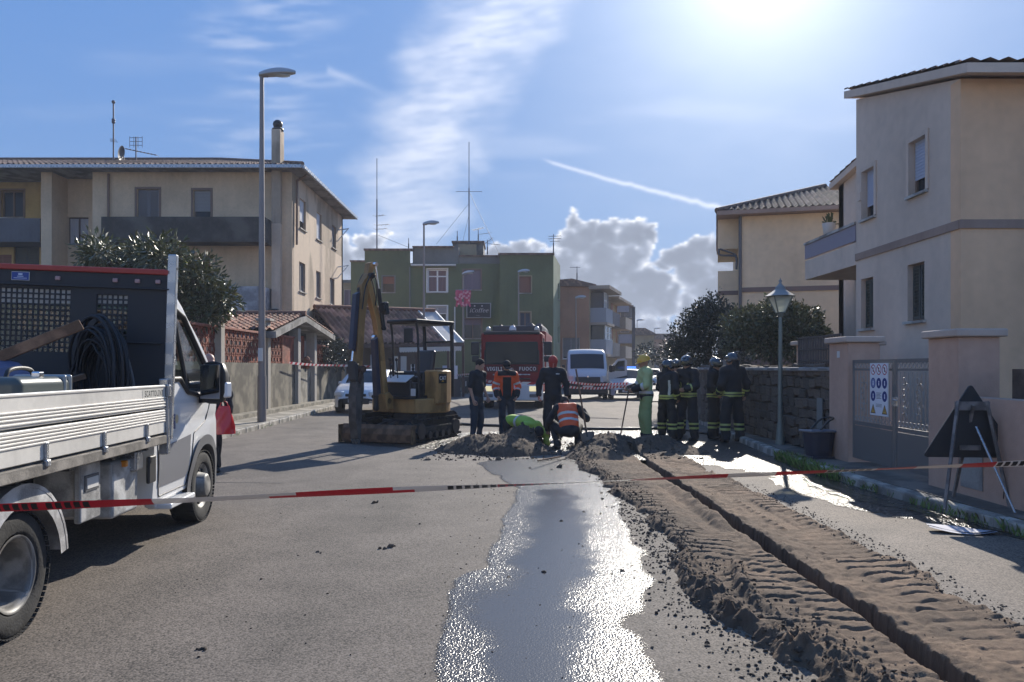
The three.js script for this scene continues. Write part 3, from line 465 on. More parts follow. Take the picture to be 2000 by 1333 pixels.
// ---------- the stained three-storey apartment block on the left ----------
{
  const T = thing('apartment_building', 'stained cream three-storey apartment block with tiled roof, chimney and dark concrete balcony', 'building', [0, 0, 0]);
  const zF = -33, X0 = wx(180, 33), X1 = wx(570, 33), H = 9.95;
  // main front: openings (x from X0, y, w, h)
  const O = [X0, 0, zF], opens = [];
  const op = (p0, p1, q0, q1, D = 33) => [wx(p0, D) - X0, wy(q1, D), wx(p1, D) - wx(p0, D), wy(q0, D) - wy(q1, D)];
  const w1 = op(267, 310, 370, 470), w2 = op(377, 411, 372, 470), w3 = op(384, 410, 500, 560), w4 = op(268, 308, 500, 560), w5 = op(300, 350, 640, 700);
  wall(T, O, 0, rect(0, X1 - X0, 0, H), [w1, w2, w3, w4, w5], M.cream);
  windowIn(T, O, 0, w1, { shutters: M.shutter, frame: M.frameBrown, surround: M.frameBrown, glass: false, sill: false });
  windowIn(T, O, 0, w2, { roller: material('grey_roller', [0.3, 0.29, 0.28], 0.7), rollTo: 0.42, frame: M.frameBrown, surround: M.frameBrown, sill: false, mid: false });
  windowIn(T, O, 0, w3, { roller: M.shutterRed, rollTo: 0.6, frame: M.frameBrown, sill: false }); windowIn(T, O, 0, w4, { frame: M.frameBrown, sill: false }); windowIn(T, O, 0, w5, { frame: M.frameBrown });
  // recess and fin
  const zR = -34.2, XA = wx(96, 34.2), XB = X0 + 0.05, rO = [XA, 0, zR], rop = [wx(132, 34.2) - XA, wy(480, 34.2), wx(172, 34.2) - wx(132, 34.2), wy(425, 34.2) - wy(480, 34.2)];
  wall(T, rO, 0, rect(0, XB - XA, 0, H), [rop, [rop[0], rop[1] - 3.1, rop[2], rop[3]]], M.cream);
  windowIn(T, rO, 0, rop, { frame: M.woodDark, sill: false, curtain: material('pale_curtain', [0.45, 0.42, 0.42], 0.9) }); windowIn(T, rO, 0, [rop[0], rop[1] - 3.1, rop[2], rop[3]], { frame: M.woodDark });
  wall(T, [X0, 0, zF - 1.2], -Math.PI / 2, rect(0, 1.2 - 0.004, 0, H), [], M.cream, 0.3);
  mb().box(wx(100, 33) - wx(79, 33), H, 2.2, (wx(100, 33) + wx(79, 33)) / 2, H / 2, zF - 1.1 - 0.01).build('fin_wall', M.cream, T);
  const zY = -34.8, lO = [-30, 0, zY], lw = (p0, p1, q0, q1) => [wx(p0, 34.8) + 30, wy(q1, 34.8), wx(p1, 34.8) - wx(p0, 34.8), wy(q0, 34.8) - wy(q1, 34.8)];
  const y1 = lw(2, 45, 373, 425), y2 = lw(-20, 22, 498, 540), y3 = lw(26, 76, 475, 560);
  wall(T, lO, 0, rect(0, wx(80, 34.8) + 30, 0, H), [y1, y2, y3], M.yellowWall);
  windowIn(T, lO, 0, y1, { frame: M.frameBrown, surround: M.frameBrown }); windowIn(T, lO, 0, y2, { roller: M.shutterRed, rollTo: 0.5, frame: M.frameBrown }); windowIn(T, lO, 0, y3, { shutters: material('grey_green_shutter', [0.10, 0.11, 0.10], 0.7), glass: false, frame: M.woodDark, sill: false });
  const bal = (p0, p1, q0, q1, D, mat, zWall, end) => { const x0 = wx(p0, D), x1 = wx(p1, D), yt = wy(q0, D), yb = wy(q1, D), b = mb(); b.box(x1 - x0, yt - yb, 0.12, (x0 + x1) / 2, (yt + yb) / 2, -D - 0.06); b.box(0.12, yt - yb, -zWall - D - 0.12, x1 - 0.06, (yt + yb) / 2, (zWall - D - 0.12) / 2); if (end) b.box(0.12, yt - yb, -zWall - D - 0.12, x0 + 0.06, (yt + yb) / 2, (zWall - D - 0.12) / 2); b.box(x1 - x0 - 0.25, 0.16, -zWall - D - 0.13, (x0 + x1) / 2, yb + 0.10, (zWall - D - 0.12) / 2); return b.build('balcony', mat, T); };
  const b1 = bal(197, 516, 424, 473, 31.8, M.concreteDark, zF, true);
  bal(250, 512, 560, 607, 31.8, dirty('whitewashed_balcony', [0.55, 0.54, 0.53], 0.4), zF, true);
  bal(-80, 77, 427, 473, 33.2, material('grey_balcony', [0.15, 0.15, 0.16], 0.85, { map: rep(tPlaster, 0.3) }), zY, false);
  mb().bar([wx(211, 32.9), wy(340, 32.9), -32.9], [wx(211, 32.9), wy(424, 32.9), -32.9], 0.055, 8).build('downpipe', M.frameBrown, T);
  // chimney with its pilaster
  const cx0 = wx(531, 32.8), cx1 = wx(548, 32.8);
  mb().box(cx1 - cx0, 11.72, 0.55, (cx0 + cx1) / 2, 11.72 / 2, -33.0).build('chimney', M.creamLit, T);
  mb().lathe([[0, 0.46], [0.1, 0.45], [0.18, 0.38], [0.21, 0.28], [0.18, 0.17], [0.13, 0.1], [0.24, 0.09], [0.24, 0.0], [0, 0]], (cx0 + cx1) / 2, 11.72, -33.0).build('chimney_cap', M.black, T);
  // side wall to the road
  const sO = [X1, 0, zF], sw = [], side = (p0, p1, q0, q1) => { const d0 = -X1 * FOCAL / (1000 - p0), d1 = -X1 * FOCAL / (1000 - p1), dm = (d0 + d1) / 2; sw.push([d0 - 33, wy(q1, dm), d1 - d0, wy(q0, dm) - wy(q1, dm)]); };
  side(585, 597, 391, 449); side(618, 628, 417, 470); side(648, 656, 442, 486); side(584, 596, 514, 571); side(617, 626, 531, 583); side(644, 653, 545, 596);
  const deep = 9.9;
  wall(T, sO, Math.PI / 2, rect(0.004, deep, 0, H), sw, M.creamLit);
  sw.forEach((w, i) => windowIn(T, sO, Math.PI / 2, w, i < 2 ? { frame: M.frameBrown, roller: material('white_roller', [0.62, 0.63, 0.66], 0.6), rollTo: i ? 0.95 : 0.72, mid: false } : { frame: M.frameBrown, shutters: M.shutter, glass: false }));
  mb().bar([X1 + 0.08, 9.7, zF - 0.5], [X1 + 0.08, 6.9, zF - 0.45], 0.05, 8).bar([X1 + 0.5, 9.9, zF - 0.4], [X1 + 0.08, 9.7, zF - 0.5], 0.05, 8).build('downpipe', M.frameBrown, T);
  for (const yy of [9.0, 7.0]) mb().beam([X1, yy, -41.6], [X1 + 0.6, yy + 0.1, -41.7], 0.05, 0.05).beam([X1, yy - 0.6, -41.6], [X1 + 0.55, yy + 0.08, -41.7], 0.04, 0.04).build('bracket', M.galv, T);
  wall(T, [X1, 0, zF - deep], Math.PI, rect(0, 21, 0, H), [], M.cream);
  mb().box(0.36, 0.42, 0.2, wx(534, 32.6), wy(614, 32.6), -32.62).build('flood_lamp', M.darkSteel, T); mb().bar([wx(534, 32.7), wy(622, 32.7), -32.8], [wx(534, 32.7), wy(632, 32.7), -32.6], 0.05).build('lamp_arm', M.darkSteel, T);
  // hipped roof
  const ex0 = -30, ex1 = X1 + 0.62, ez0 = -32.3, ez1 = -43.5, ey = 9.95, ry = 11.75, rz = -37.9, rx1 = ex1 - 5.6;
  stuff(meshOf('roof_tiles', tiledSlope([ex0, ey + 0.12, ez0], [ex1, ey + 0.12, ez0], [rx1, ry, rz], [ex0, ry, rz]), M.tileOld, T));
  stuff(meshOf('roof_tiles', tiledSlope([ex1, ey + 0.12, ez0], [ex1, ey + 0.12, ez1], [rx1, ry, rz], [rx1, ry, rz]), M.tileOld, T));
  const rf = mb(); rf.quad([ex0, ey + 0.08, ez0], [ex1, ey + 0.08, ez0], [rx1, ry - 0.06, rz], [ex0, ry - 0.06, rz]).tri([[ex1, ey + 0.08, ez0], [ex1, ey + 0.08, ez1], [rx1, ry - 0.06, rz]]).quad([ex1, ey + 0.08, ez1], [ex0, ey + 0.08, ez1], [ex0, ry - 0.06, rz], [rx1, ry - 0.06, rz]).quad([ex0, ey, ez1], [ex1, ey, ez1], [ex1, ey, ez0], [ex0, ey, ez0]); rf.build('roof', M.concrete, T);
  const rt = mb(); ridgeTiles(rt, [ex1, ey + 0.16, ez0], [rx1, ry + 0.06, rz]); ridgeTiles(rt, [ex0, ry + 0.06, rz], [rx1, ry + 0.06, rz]); stuff(rt.build('ridge_tiles', M.tileOld, T));
  const gt = mb(); gt.box(ex1 - ex0, 0.14, 0.1, (ex0 + ex1) / 2, ey + 0.06, ez0 + 0.055).box(0.1, 0.14, ez0 - ez1, ex1 + 0.055, ey + 0.06, (ez0 + ez1) / 2); gt.build('gutter', M.galv, T);
}

// ---------- small ochre house glimpsed between the block and the green building ----------
{
  const D = 66, T = thing('house', 'ochre house end glimpsed between the cream block and the green building', 'building'), X0 = wx(630, D), X1 = wx(700, D), O = [X0, 0, -D];
  const w = [wx(671, D) - X0, wy(598, D), 0.9, 1.4]; wall(T, O, 0, rect(0, X1 - X0, 0, wy(553, D)), [w], M.ochre); windowIn(T, O, 0, w, { shutters: M.shutterMauve, glass: false });
  mb().box(X1 - X0 + 0.4, 0.25, 6, (X0 + X1) / 2, wy(553, D) + 0.1, -D - 2.8).build('roof', M.greyRender, T); mb().box(X1 - X0, wy(553, D), 0.3, (X0 + X1) / 2, wy(553, D) / 2, -D - 5.6).build('wall', M.ochre, T);
}

// ---------- green building across the street ----------
{
  const D = 55, T = thing('green_building', 'flat-roofed three-storey green building with a dark coffee sign', 'building'), X0 = wx(685, D), X1 = wx(1082, D), O = [X0, 0, -D];
  const X = (p) => wx(p, D) - X0, Y = (p) => wy(p, D), op = (p0, p1, q0, q1) => [X(p0), Y(q1), X(p1) - X(p0), Y(q0) - Y(q1)];
  const ws = [op(747, 770, 541, 572), op(835, 873, 527, 572), op(905, 939, 528, 567), op(835, 873, 599, 645), op(906, 940, 624, 662), op(747, 770, 612, 645)];
  wall(T, O, 0, [[0, 0], [X(977), 0], [X(977), Y(516)], [X(800), Y(516)], [X(800), Y(489)], [X(712), Y(489)], [X(712), Y(511)], [0, Y(511)]], ws, M.green);
  windowIn(T, O, 0, ws[0], { roller: M.shutterRed, rollTo: 0.45, frame: M.frameBrown, surround: M.greyRender, mid: false }); windowIn(T, O, 0, ws[1], { transom: 0.7, surround: M.white, bar: 0.09, curtain: material('rose_curtain', [0.2, 0.13, 0.13], 0.9) });
  windowIn(T, O, 0, ws[2], { roller: M.shutterMauve, rollTo: 0.97, frame: M.frameBrown, surround: M.frameBrown }); windowIn(T, O, 0, ws[3], { transom: 0.7, surround: M.white, bar: 0.09, roller: material('pale_roller', [0.4, 0.4, 0.42], 0.6), rollTo: 0.3 });
  windowIn(T, O, 0, ws[4], { roller: M.shutterMauve, rollTo: 0.3, frame: M.frameBrown, surround: M.frameBrown }); windowIn(T, O, 0, ws[5], { roller: M.shutterRed, rollTo: 0.6, frame: M.frameBrown, mid: false });
  const O2 = [wx(976, D - 0.6), 0, -D + 0.6], X2 = (p) => wx(p, D - 0.6) - O2[0], op2 = (p0, p1, q0, q1) => [X2(p0), wy(q1, D - 0.6), X2(p1) - X2(p0), wy(q0, D - 0.6) - wy(q1, D - 0.6)];
  const w6 = op2(1014, 1037, 541, 573), w7 = op2(1015, 1036, 611, 650);
  wall(T, O2, 0, rect(0, X2(1081), 0, wy(497, D - 0.6)), [w6, w7], M.green);
  windowIn(T, O2, 0, w6, { roller: M.shutterRed, rollTo: 0.96, frame: M.frameBrown, surround: M.ochre, mid: false }); windowIn(T, O2, 0, w7, { frame: M.frameBrown, surround: M.ochre, curtain: material('blue_curtain', [0.06, 0.07, 0.10], 0.9) });
  // right side wall, sunlight put into its paler green, and the rest of the box
  const sO = [O2[0] + X2(1081), 0, -D + 0.6 - 0.004], sy = Math.PI / 2 - 0.20;
  wall(T, sO, sy, [[0, 0], [3.5, 0], [3.5, wy(520, 58)], [0, wy(499, D)]], [[2.2, 6.6, 0.8, 1.2], [2.2, 3.4, 0.8, 1.2]], plaster('lit_green_render', [0.34, 0.38, 0.25]));
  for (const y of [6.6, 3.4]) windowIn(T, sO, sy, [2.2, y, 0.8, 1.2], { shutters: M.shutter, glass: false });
  const zb = -D - 9;
  mb().box(X(977), 0.3, 8.6, X0 + X(977) / 2, Y(518), -D - 4.5).box(X2(1081) - 0.5, 0.3, 4, O2[0] + X2(1081) / 2, wy(503, D), -D - 2.2).build('roof', M.greyRender, T);
  mb().box(X(977), Y(516) - 0.4, 0.3, X0 + X(977) / 2, (Y(516) - 0.4) / 2, zb).box(0.3, Y(511), 8.5, X0 + 0.2, Y(511) / 2, -D - 4.6).build('wall', M.green, T);
  // parapets, stair head and trims above the green front
  const px = (p0, p1, q0, q1, z, t, mat, name) => { const x0 = wx(p0, -z), x1 = wx(p1, -z), y0 = wy(q1, -z), y1 = wy(q0, -z); return mb().box(x1 - x0, y1 - y0, t, (x0 + x1) / 2, (y0 + y1) / 2, z - t / 2).build(name, mat, T); };
  px(806, 896, 483, 515, -55.4, 4, M.greyRender, 'attic'); px(897, 976, 501, 515, -55.2, 0.3, M.greyRender, 'parapet'); px(895, 930, 478, 501, -57, 0.3, M.ochre, 'attic'); px(884, 944, 474, 500, -57.6, 3, dirty('stair_head', [0.2, 0.19, 0.175], 0.3), 'stair_head');
  px(802, 890, 516.5, 519.5, -54.6, 0.4, M.offwhite, 'cornice'); px(710, 806, 486, 490, -54.9, 0.5, M.tileOld, 'coping'); px(805, 886, 481, 484, -55.2, 4.4, M.tileOld, 'coping'); px(882, 946, 471, 474.5, -57.4, 3.4, M.tileOld, 'coping'); px(973, 1083, 494.5, 498, -54.2, 4, M.tileOld, 'coping'); px(683, 712, 509, 512, -54.9, 0.5, M.tileOld, 'coping'); px(896, 978, 499, 501.5, -55.1, 0.4, M.tileOld, 'coping');
  mb().bar([wx(800, 54.8), wy(522, 54.8), -54.85], [wx(800, 54.8), 0.2, -54.85], 0.05).build('downpipe', M.greyRender, T);
  mb().bar([wx(888, 54.8), wy(600, 54.8), -54.85], [wx(888, 54.8), 0.2, -54.85], 0.05).build('downpipe', M.offwhite, T);
  // coffee sign with its print
  const sx0 = wx(911, 54.6), sx1 = wx(959, 54.6), sy0 = wy(622, 54.6), sy1 = wy(592.5, 54.6);
  const g = new THREE.PlaneGeometry(sx1 - sx0 - 0.12, sy1 - sy0 - 0.1);
  const tex = canvasTex(512, 320, (c, w, h) => { c.fillStyle = '#1d1a22'; c.fillRect(0, 0, w, h); c.fillStyle = '#b9b3b0'; c.font = 'italic 128px serif'; c.textAlign = 'center'; c.fillText('iCoffee', w / 2, 205); c.font = '20px sans-serif'; c.fillText('caffetteria', w / 2 - 20, 285); c.beginPath(); c.arc(165, 55, 18, 0, 7); c.fill(); c.beginPath(); c.arc(330, 55, 18, 0, 7); c.fill(); });
  const fr = mb().rbox(sx1 - sx0, sy1 - sy0, 0.12, 0.02, 0, 0, 0).build('shop_sign', material('sign_edge', [0.35, 0.34, 0.33], 0.5), T); fr.position.set((sx0 + sx1) / 2, (sy0 + sy1) / 2, -54.66);
  const pr = meshOf('print', g, material('sign_print', [1, 1, 1], 0.5, { map: tex }), fr); pr.position.z = 0.064;
}

// ---------- orange apartment house with bays, and the darker one behind it ----------
{
  const D = 58, T = thing('apartment_house', 'orange three-storey house with grey bay windows and balconies behind the white van', 'building'), X0 = wx(1080, D), X1 = wx(1151, D), H = wy(557, D), O = [X0, 0, -D];
  const w = [[wx(1099, D) - X0, wy(702, D), 1.3, 1.6]];
  wall(T, O, 0, [[0, 0], [X1 - X0, 0], [X1 - X0, wy(560, D)], [wx(1116, D) - X0, wy(548, D)], [0, wy(553, D)]], w, M.orange); windowIn(T, O, 0, w[0], { roller: M.shutter, rollTo: 0.9 });
  const dirX = 0.30, len = 13, yaw = Math.atan2(1, dirX) , sO = [X1, 0, -D - 0.004];
  const side = wall(T, sO, yaw, rect(0.006, len, 0, H - 0.2), [], M.ochre);
  wall(T, [X1 + len * 0.287, 0, -D - len * 0.958], Math.PI, rect(0, 8, 0, H - 0.2), [], M.orange);
  const L = (u, y, out) => [X1 + u * 0.287 + out * 0.958, y, -D - u * 0.958 + out * 0.287];
  const box = (name, u0, u1, y0, y1, out, mat) => { const b = mb(); b.box(u1 - u0, y1 - y0, out, 0, 0, 0); const m = b.build(name, mat, T); const c = L((u0 + u1) / 2, (y0 + y1) / 2, out / 2 + 0.004); m.position.set(...c); m.rotation.y = yaw; return m; };
  const baySlab = material('bay_grey', [0.30, 0.31, 0.34], 0.8), pale = plaster('balcony_pale', [0.45, 0.36, 0.28]);
  for (const y0 of [2.6, 5.0]) { box('bay_parapet', 0.4, 3.6, y0, y0 + 1.1, 1.2, baySlab); box('bay_slab', 0.3, 3.8, y0 - 0.2, y0 - 0.004, 1.3, pale); }
  const fz = (u0, u1, y0, y1, out) => { const m = windowIn(T, L(u0, 0, out), yaw, [0, y0, u1 - u0, y1 - y0], { transom: 0.5, recess: 0, sill: false }); };
  box('bay_window', 0.6, 3.4, 3.7, 4.78, 1.05, M.glass); fz(0.6, 3.4, 3.7, 4.78, 1.1); box('bay_window', 0.6, 3.4, 6.1, 7.3, 0.9, material('bay_shade', [0.1, 0.09, 0.09], 0.7)); fz(0.8, 1.9, 6.1, 7.3, 1.0);
  for (const y0 of [2.5, 5.0]) { box('balcony', 4.4, 8.0, y0, y0 + 1.1, 1.1, y0 > 3 ? material('dark_parapet', [0.16, 0.14, 0.14], 0.8) : pale); box('balcony', 8.6, 12.4, y0 - 0.1, y0 + 0.9, 1.5, pale); }
  for (const [u, y] of [[5.2, 3.7], [9.4, 3.6], [5.2, 6.2], [9.4, 6.0], [5, 1.0]]) windowIn(T, L(u, 0, 0.01), yaw, [0, y, 1.3, 1.3], { recess: -0.03, roller: M.shutterRed, rollTo: 0.6 });
  box('roof_slab', -0.3, 5.6, H - 0.35, H - 0.1, 1.6, pale); box('roof_slab', 5.6, 13, H - 0.6, H - 0.38, 1.4, pale);
  const r = mb(); r.prism([[-0.4, wy(560, D) - 0.02], [X1 - X0 + 0.5, wy(560, D) - 0.02], [X1 - X0 + 0.5, wy(557, D)], [wx(1116, D) - X0, wy(545.5, D)], [-0.4, wy(550, D)]], 0.3, X0, 0, -D + 0.02 - 0.02); r.build('roof', M.tileOld, T);
}
{
  const D = 80, T = thing('apartment_block', 'dark flat-topped block with grey balconies beyond the orange house', 'building'), X0 = wx(1196, D), X1 = wx(1237, D), H = wy(602, D), O = [X0, 0, -D];
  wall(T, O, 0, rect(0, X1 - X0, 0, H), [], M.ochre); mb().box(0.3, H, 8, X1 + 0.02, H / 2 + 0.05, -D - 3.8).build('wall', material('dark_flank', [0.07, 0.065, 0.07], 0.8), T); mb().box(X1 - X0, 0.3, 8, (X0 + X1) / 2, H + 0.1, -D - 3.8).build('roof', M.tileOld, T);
  for (const [p0, p1, q0, q1] of [[1206, 1232, 628, 642], [1208, 1231, 655, 672], [1205, 1225, 600, 612]]) mb().box(wx(p1, D) - wx(p0, D), wy(q0, D) - wy(q1, D), 1.2, wx((p0 + p1) / 2, D), wy((q0 + q1) / 2, D), -D + 0.6).build('balcony', baySlabLike(), T);
  for (const [p, q] of [[1212, 650], [1224, 622], [1212, 622]]) windowIn(T, [wx(p, D), 0, -D + 0.01], 0, [0, wy(q, D), 0.9, 1.2], { recess: -0.03, shutters: M.shutter, glass: false, sill: false });
}
function baySlabLike() { return material('parapet_grey', [0.24, 0.24, 0.27], 0.8); }
{ // low roofs at the far end of the street
  for (const [p0, p1, q, D, mat, lab] of [[1228, 1278, 656, 95, M.ochre, 'low ochre house with hipped roof at the street end'], [1270, 1335, 664, 120, M.orange, 'farthest low pinkish house at the street end, behind the palm']]) {
    const T = thing('house', lab, 'building'), x0 = wx(p0, D), x1 = wx(p1, D), h = wy(q, D);
    const ww = [[0.6, 1.2, 0.9, 1.2], [(x1 - x0) - 1.6, 1.2, 0.9, 1.2]]; wall(T, [x0, 0, -D], 0, rect(0, x1 - x0, 0, h), ww, mat); for (const w of ww) windowIn(T, [x0, 0, -D], 0, w, { shutters: M.shutter, glass: false });
    mb().prism([[-0.5, 0], [x1 - x0 + 0.5, 0], [(x1 - x0) * 0.62, 0.9], [(x1 - x0) * 0.2, 0.9]], 7, x0, h, -D - 6.5).build('roof', M.tileOld, T);
  }
}

// ---------- near house on the right ----------
{
  const T = thing('house', 'grey and peach two-storey house behind the pink gate pillars', 'building'), X = 7.6, zN = -13, zE = -16.95;
  // wall facing the road: its own x runs towards the camera
  const O = [X, 0, zE], L = zN - zE, yaw = -Math.PI / 2, dO = (p) => X * FOCAL / (p - 1000), u = (p) => -zE - dO(p);
  const wn = (p0, p1, q0, q1) => { const d = (dO(p0) + dO(p1)) / 2; return [u(p0), wy(q1, d), u(p1) - u(p0), wy(q0, d) - wy(q1, d)]; };
  const ws = [wn(1682, 1706, 544, 642), wn(1773, 1806, 515, 627), wn(1685, 1709, 331, 426), wn(1777, 1810, 272, 378)];
  wall(T, O, yaw, [[0.004, 0], [L, 0], [L, 6.42], [0.004, 7.45]], ws, M.houseGrey);
  windowIn(T, O, yaw, ws[0], { shutters: material('dark_green_shutter', [0.05, 0.06, 0.05], 0.6), glass: false, frame: M.frameBrown }); windowIn(T, O, yaw, ws[1], { shutters: material('dark_green_shutter', [0.06, 0.065, 0.055], 0.6), glass: false, frame: M.frameBrown });
  windowIn(T, O, yaw, ws[2], { frame: M.frameBrown, roller: material('pale_blue_roller', [0.42, 0.46, 0.56], 0.6), rollTo: 0.74, mid: false, surround: M.houseGrey }); windowIn(T, O, yaw, ws[3], { frame: M.frameBrown, roller: material('pale_blue_roller', [0.42, 0.46, 0.56], 0.6), rollTo: 0.72, mid: false, surround: M.houseGrey });
  // wall facing the camera
  wall(T, [X - 0.003, 0, zN + 0.006], 0, rect(0, 9, 0, 6.42), [[5, 1.2, 1.2, 1.4]], M.housePeach); windowIn(T, [X, 0, zN], 0, [5, 1.2, 1.2, 1.4], { shutters: M.shutter, glass: false });
  // projecting string course
  const by0 = wy(447, 13), by1 = wy(430, 13);
  mb().box(0.03, by1 - by0, L - 0.02, X - 0.016, (by0 + by1) / 2, (zN + zE) / 2).box(9.03, by1 - by0, 0.03, X + 4.5 - 0.0145, (by0 + by1) / 2, zN + 0.022).build('string_course', M.band, T);
  mb().box(0.05, 0.18, 0.12, X - 0.03, wy(385, 16.7), -16.7).build('vent_box', M.houseGrey, T);
  // loggia beyond: balcony carried forward to the same plane, set-back wall
  const bz0 = -16.95, bz1 = -19.9, y0 = wy(547, 19.8), y1 = wy(478, 19.8), xb = 8.9;
  mb().box(0.14, y1 - y0 - 0.42, bz0 - bz1 - 0.004, X + 0.07, y0 + (y1 - y0 - 0.42) / 2, (bz0 + bz1) / 2 - 0.003).box(xb - X, 0.22, bz0 - bz1 - 0.16, (X + xb) / 2 + 0.15, y0 + 0.12, (bz0 + bz1) / 2).box(xb - X, y1 - y0 - 0.42, 0.14, (X + xb) / 2 + 0.15, y0 + (y1 - y0 - 0.42) / 2, bz1 + 0.075).build('balcony', M.houseGrey, T);
  mb().box(0.10, 0.36, bz0 - bz1 - 0.02, X + 0.04, y1 - 0.20, (bz0 + bz1) / 2 - 0.003).build('balcony_rail', material('railing_mauve', [0.28, 0.25, 0.29], 0.7), T);
  mb().box(0.16, 0.06, bz0 - bz1, X + 0.04, y1 + 0.012, (bz0 + bz1) / 2 - 0.003).build('coping', M.concreteLight, T);
  wall(T, [xb, 0, -20.9], yaw, rect(0, 3.95, 0, 6.6), [], M.houseGrey); wall(T, [xb, 0, -20.9], Math.PI, rect(-9, 0, 0, 6.6), [], M.houseGrey);
  wall(T, [X + 0.3, 0, zE], Math.PI, rect(-2, 0, 0, 7.3), [], M.houseGrey, 0.2); mb().box(0.3, 6.6, 9, 16.4, 3.3, -17.5).build('wall', M.houseGrey, T);
  mb().box(0.10, 2.2, 0.1, 8.35, 1.4, -17.6).build('downpipe', M.darkSteel, T);
  mb().rbox(0.9, 0.5, 0.8, 0.03, 8.3, 1.75, -19.4).build('lean_to', M.concreteDark, T);
  // gable roof, ridge across, tiles on its edge
  const ov = 0.16, r0 = [X - ov, 6.36, zN + 0.45], r1 = [X - ov, 7.56, -17.2], r2 = [X - ov, 6.42, -22.3];
  const sl = (a, b, name, x1 = 17) => { const q = mb(); const t = 0.16; q.quad([a[0], a[1], a[2]], [x1, a[1], a[2]], [x1, b[1], b[2]], [a[0], b[1], b[2]]).quad([a[0], a[1] + t, a[2]], [a[0], b[1] + t, b[2]], [x1, b[1] + t, b[2]], [x1, a[1] + t, a[2]]).quad([a[0], a[1], a[2]], [a[0], b[1], b[2]], [a[0], b[1] + t, b[2]], [a[0], a[1] + t, a[2]]).quad([a[0], a[1], a[2]], [a[0], a[1] + t, a[2]], [x1, a[1] + t, a[2]], [x1, a[1], a[2]]); q.build(name, M.houseGrey, T); };
  sl(r0, r1, 'roof'); sl([X + 1.12, r2[1], -21.1], [X + 1.12, 7.0, -17.0], 'roof');
  stuff(meshOf('roof_tiles', tiledSlope([r0[0], r0[1] + 0.18, r0[2]], [17, r0[1] + 0.18, r0[2]], [17, r1[1] + 0.18, r1[2]], [r1[0], r1[1] + 0.18, r1[2]], 0.3, 0.36, 0.026), M.tileOld, T));
  stuff(meshOf('roof_tiles', tiledSlope([17, r2[1] + 0.19, -21.1], [X + 1.12, r2[1] + 0.19, -21.1], [X + 1.12, 7.19, -17], [17, 7.19, -17]), M.tileOld, T));
  const pot = thing('potted_plant', 'small potted plant on the balcony rail of the grey house', 'plant', [X + 0.06, y1 + 0.043, -18.55]);
  mb().lathe([[0, 0], [0.12, 0], [0.16, 0.26], [0.145, 0.26], [0.11, 0.03], [0, 0.03]]).build('pot', M.offwhite, pot);
  reseed(8); const lf = mb(); for (let i = 0; i < 60; i++) { const a = rr(0, 6.28), h = rr(0.2, 0.5), o = rr(0.03, 0.24); lf.tri([[Math.cos(a) * o * 0.3, 0.22, Math.sin(a) * o * 0.3], [Math.cos(a + 0.15) * o, h, Math.sin(a + 0.15) * o], [Math.cos(a - 0.15) * o, h * 0.93, Math.sin(a - 0.15) * o]]); } lf.build('foliage', material('pot_leaves', [0.06, 0.08, 0.03], 0.7), pot);
}

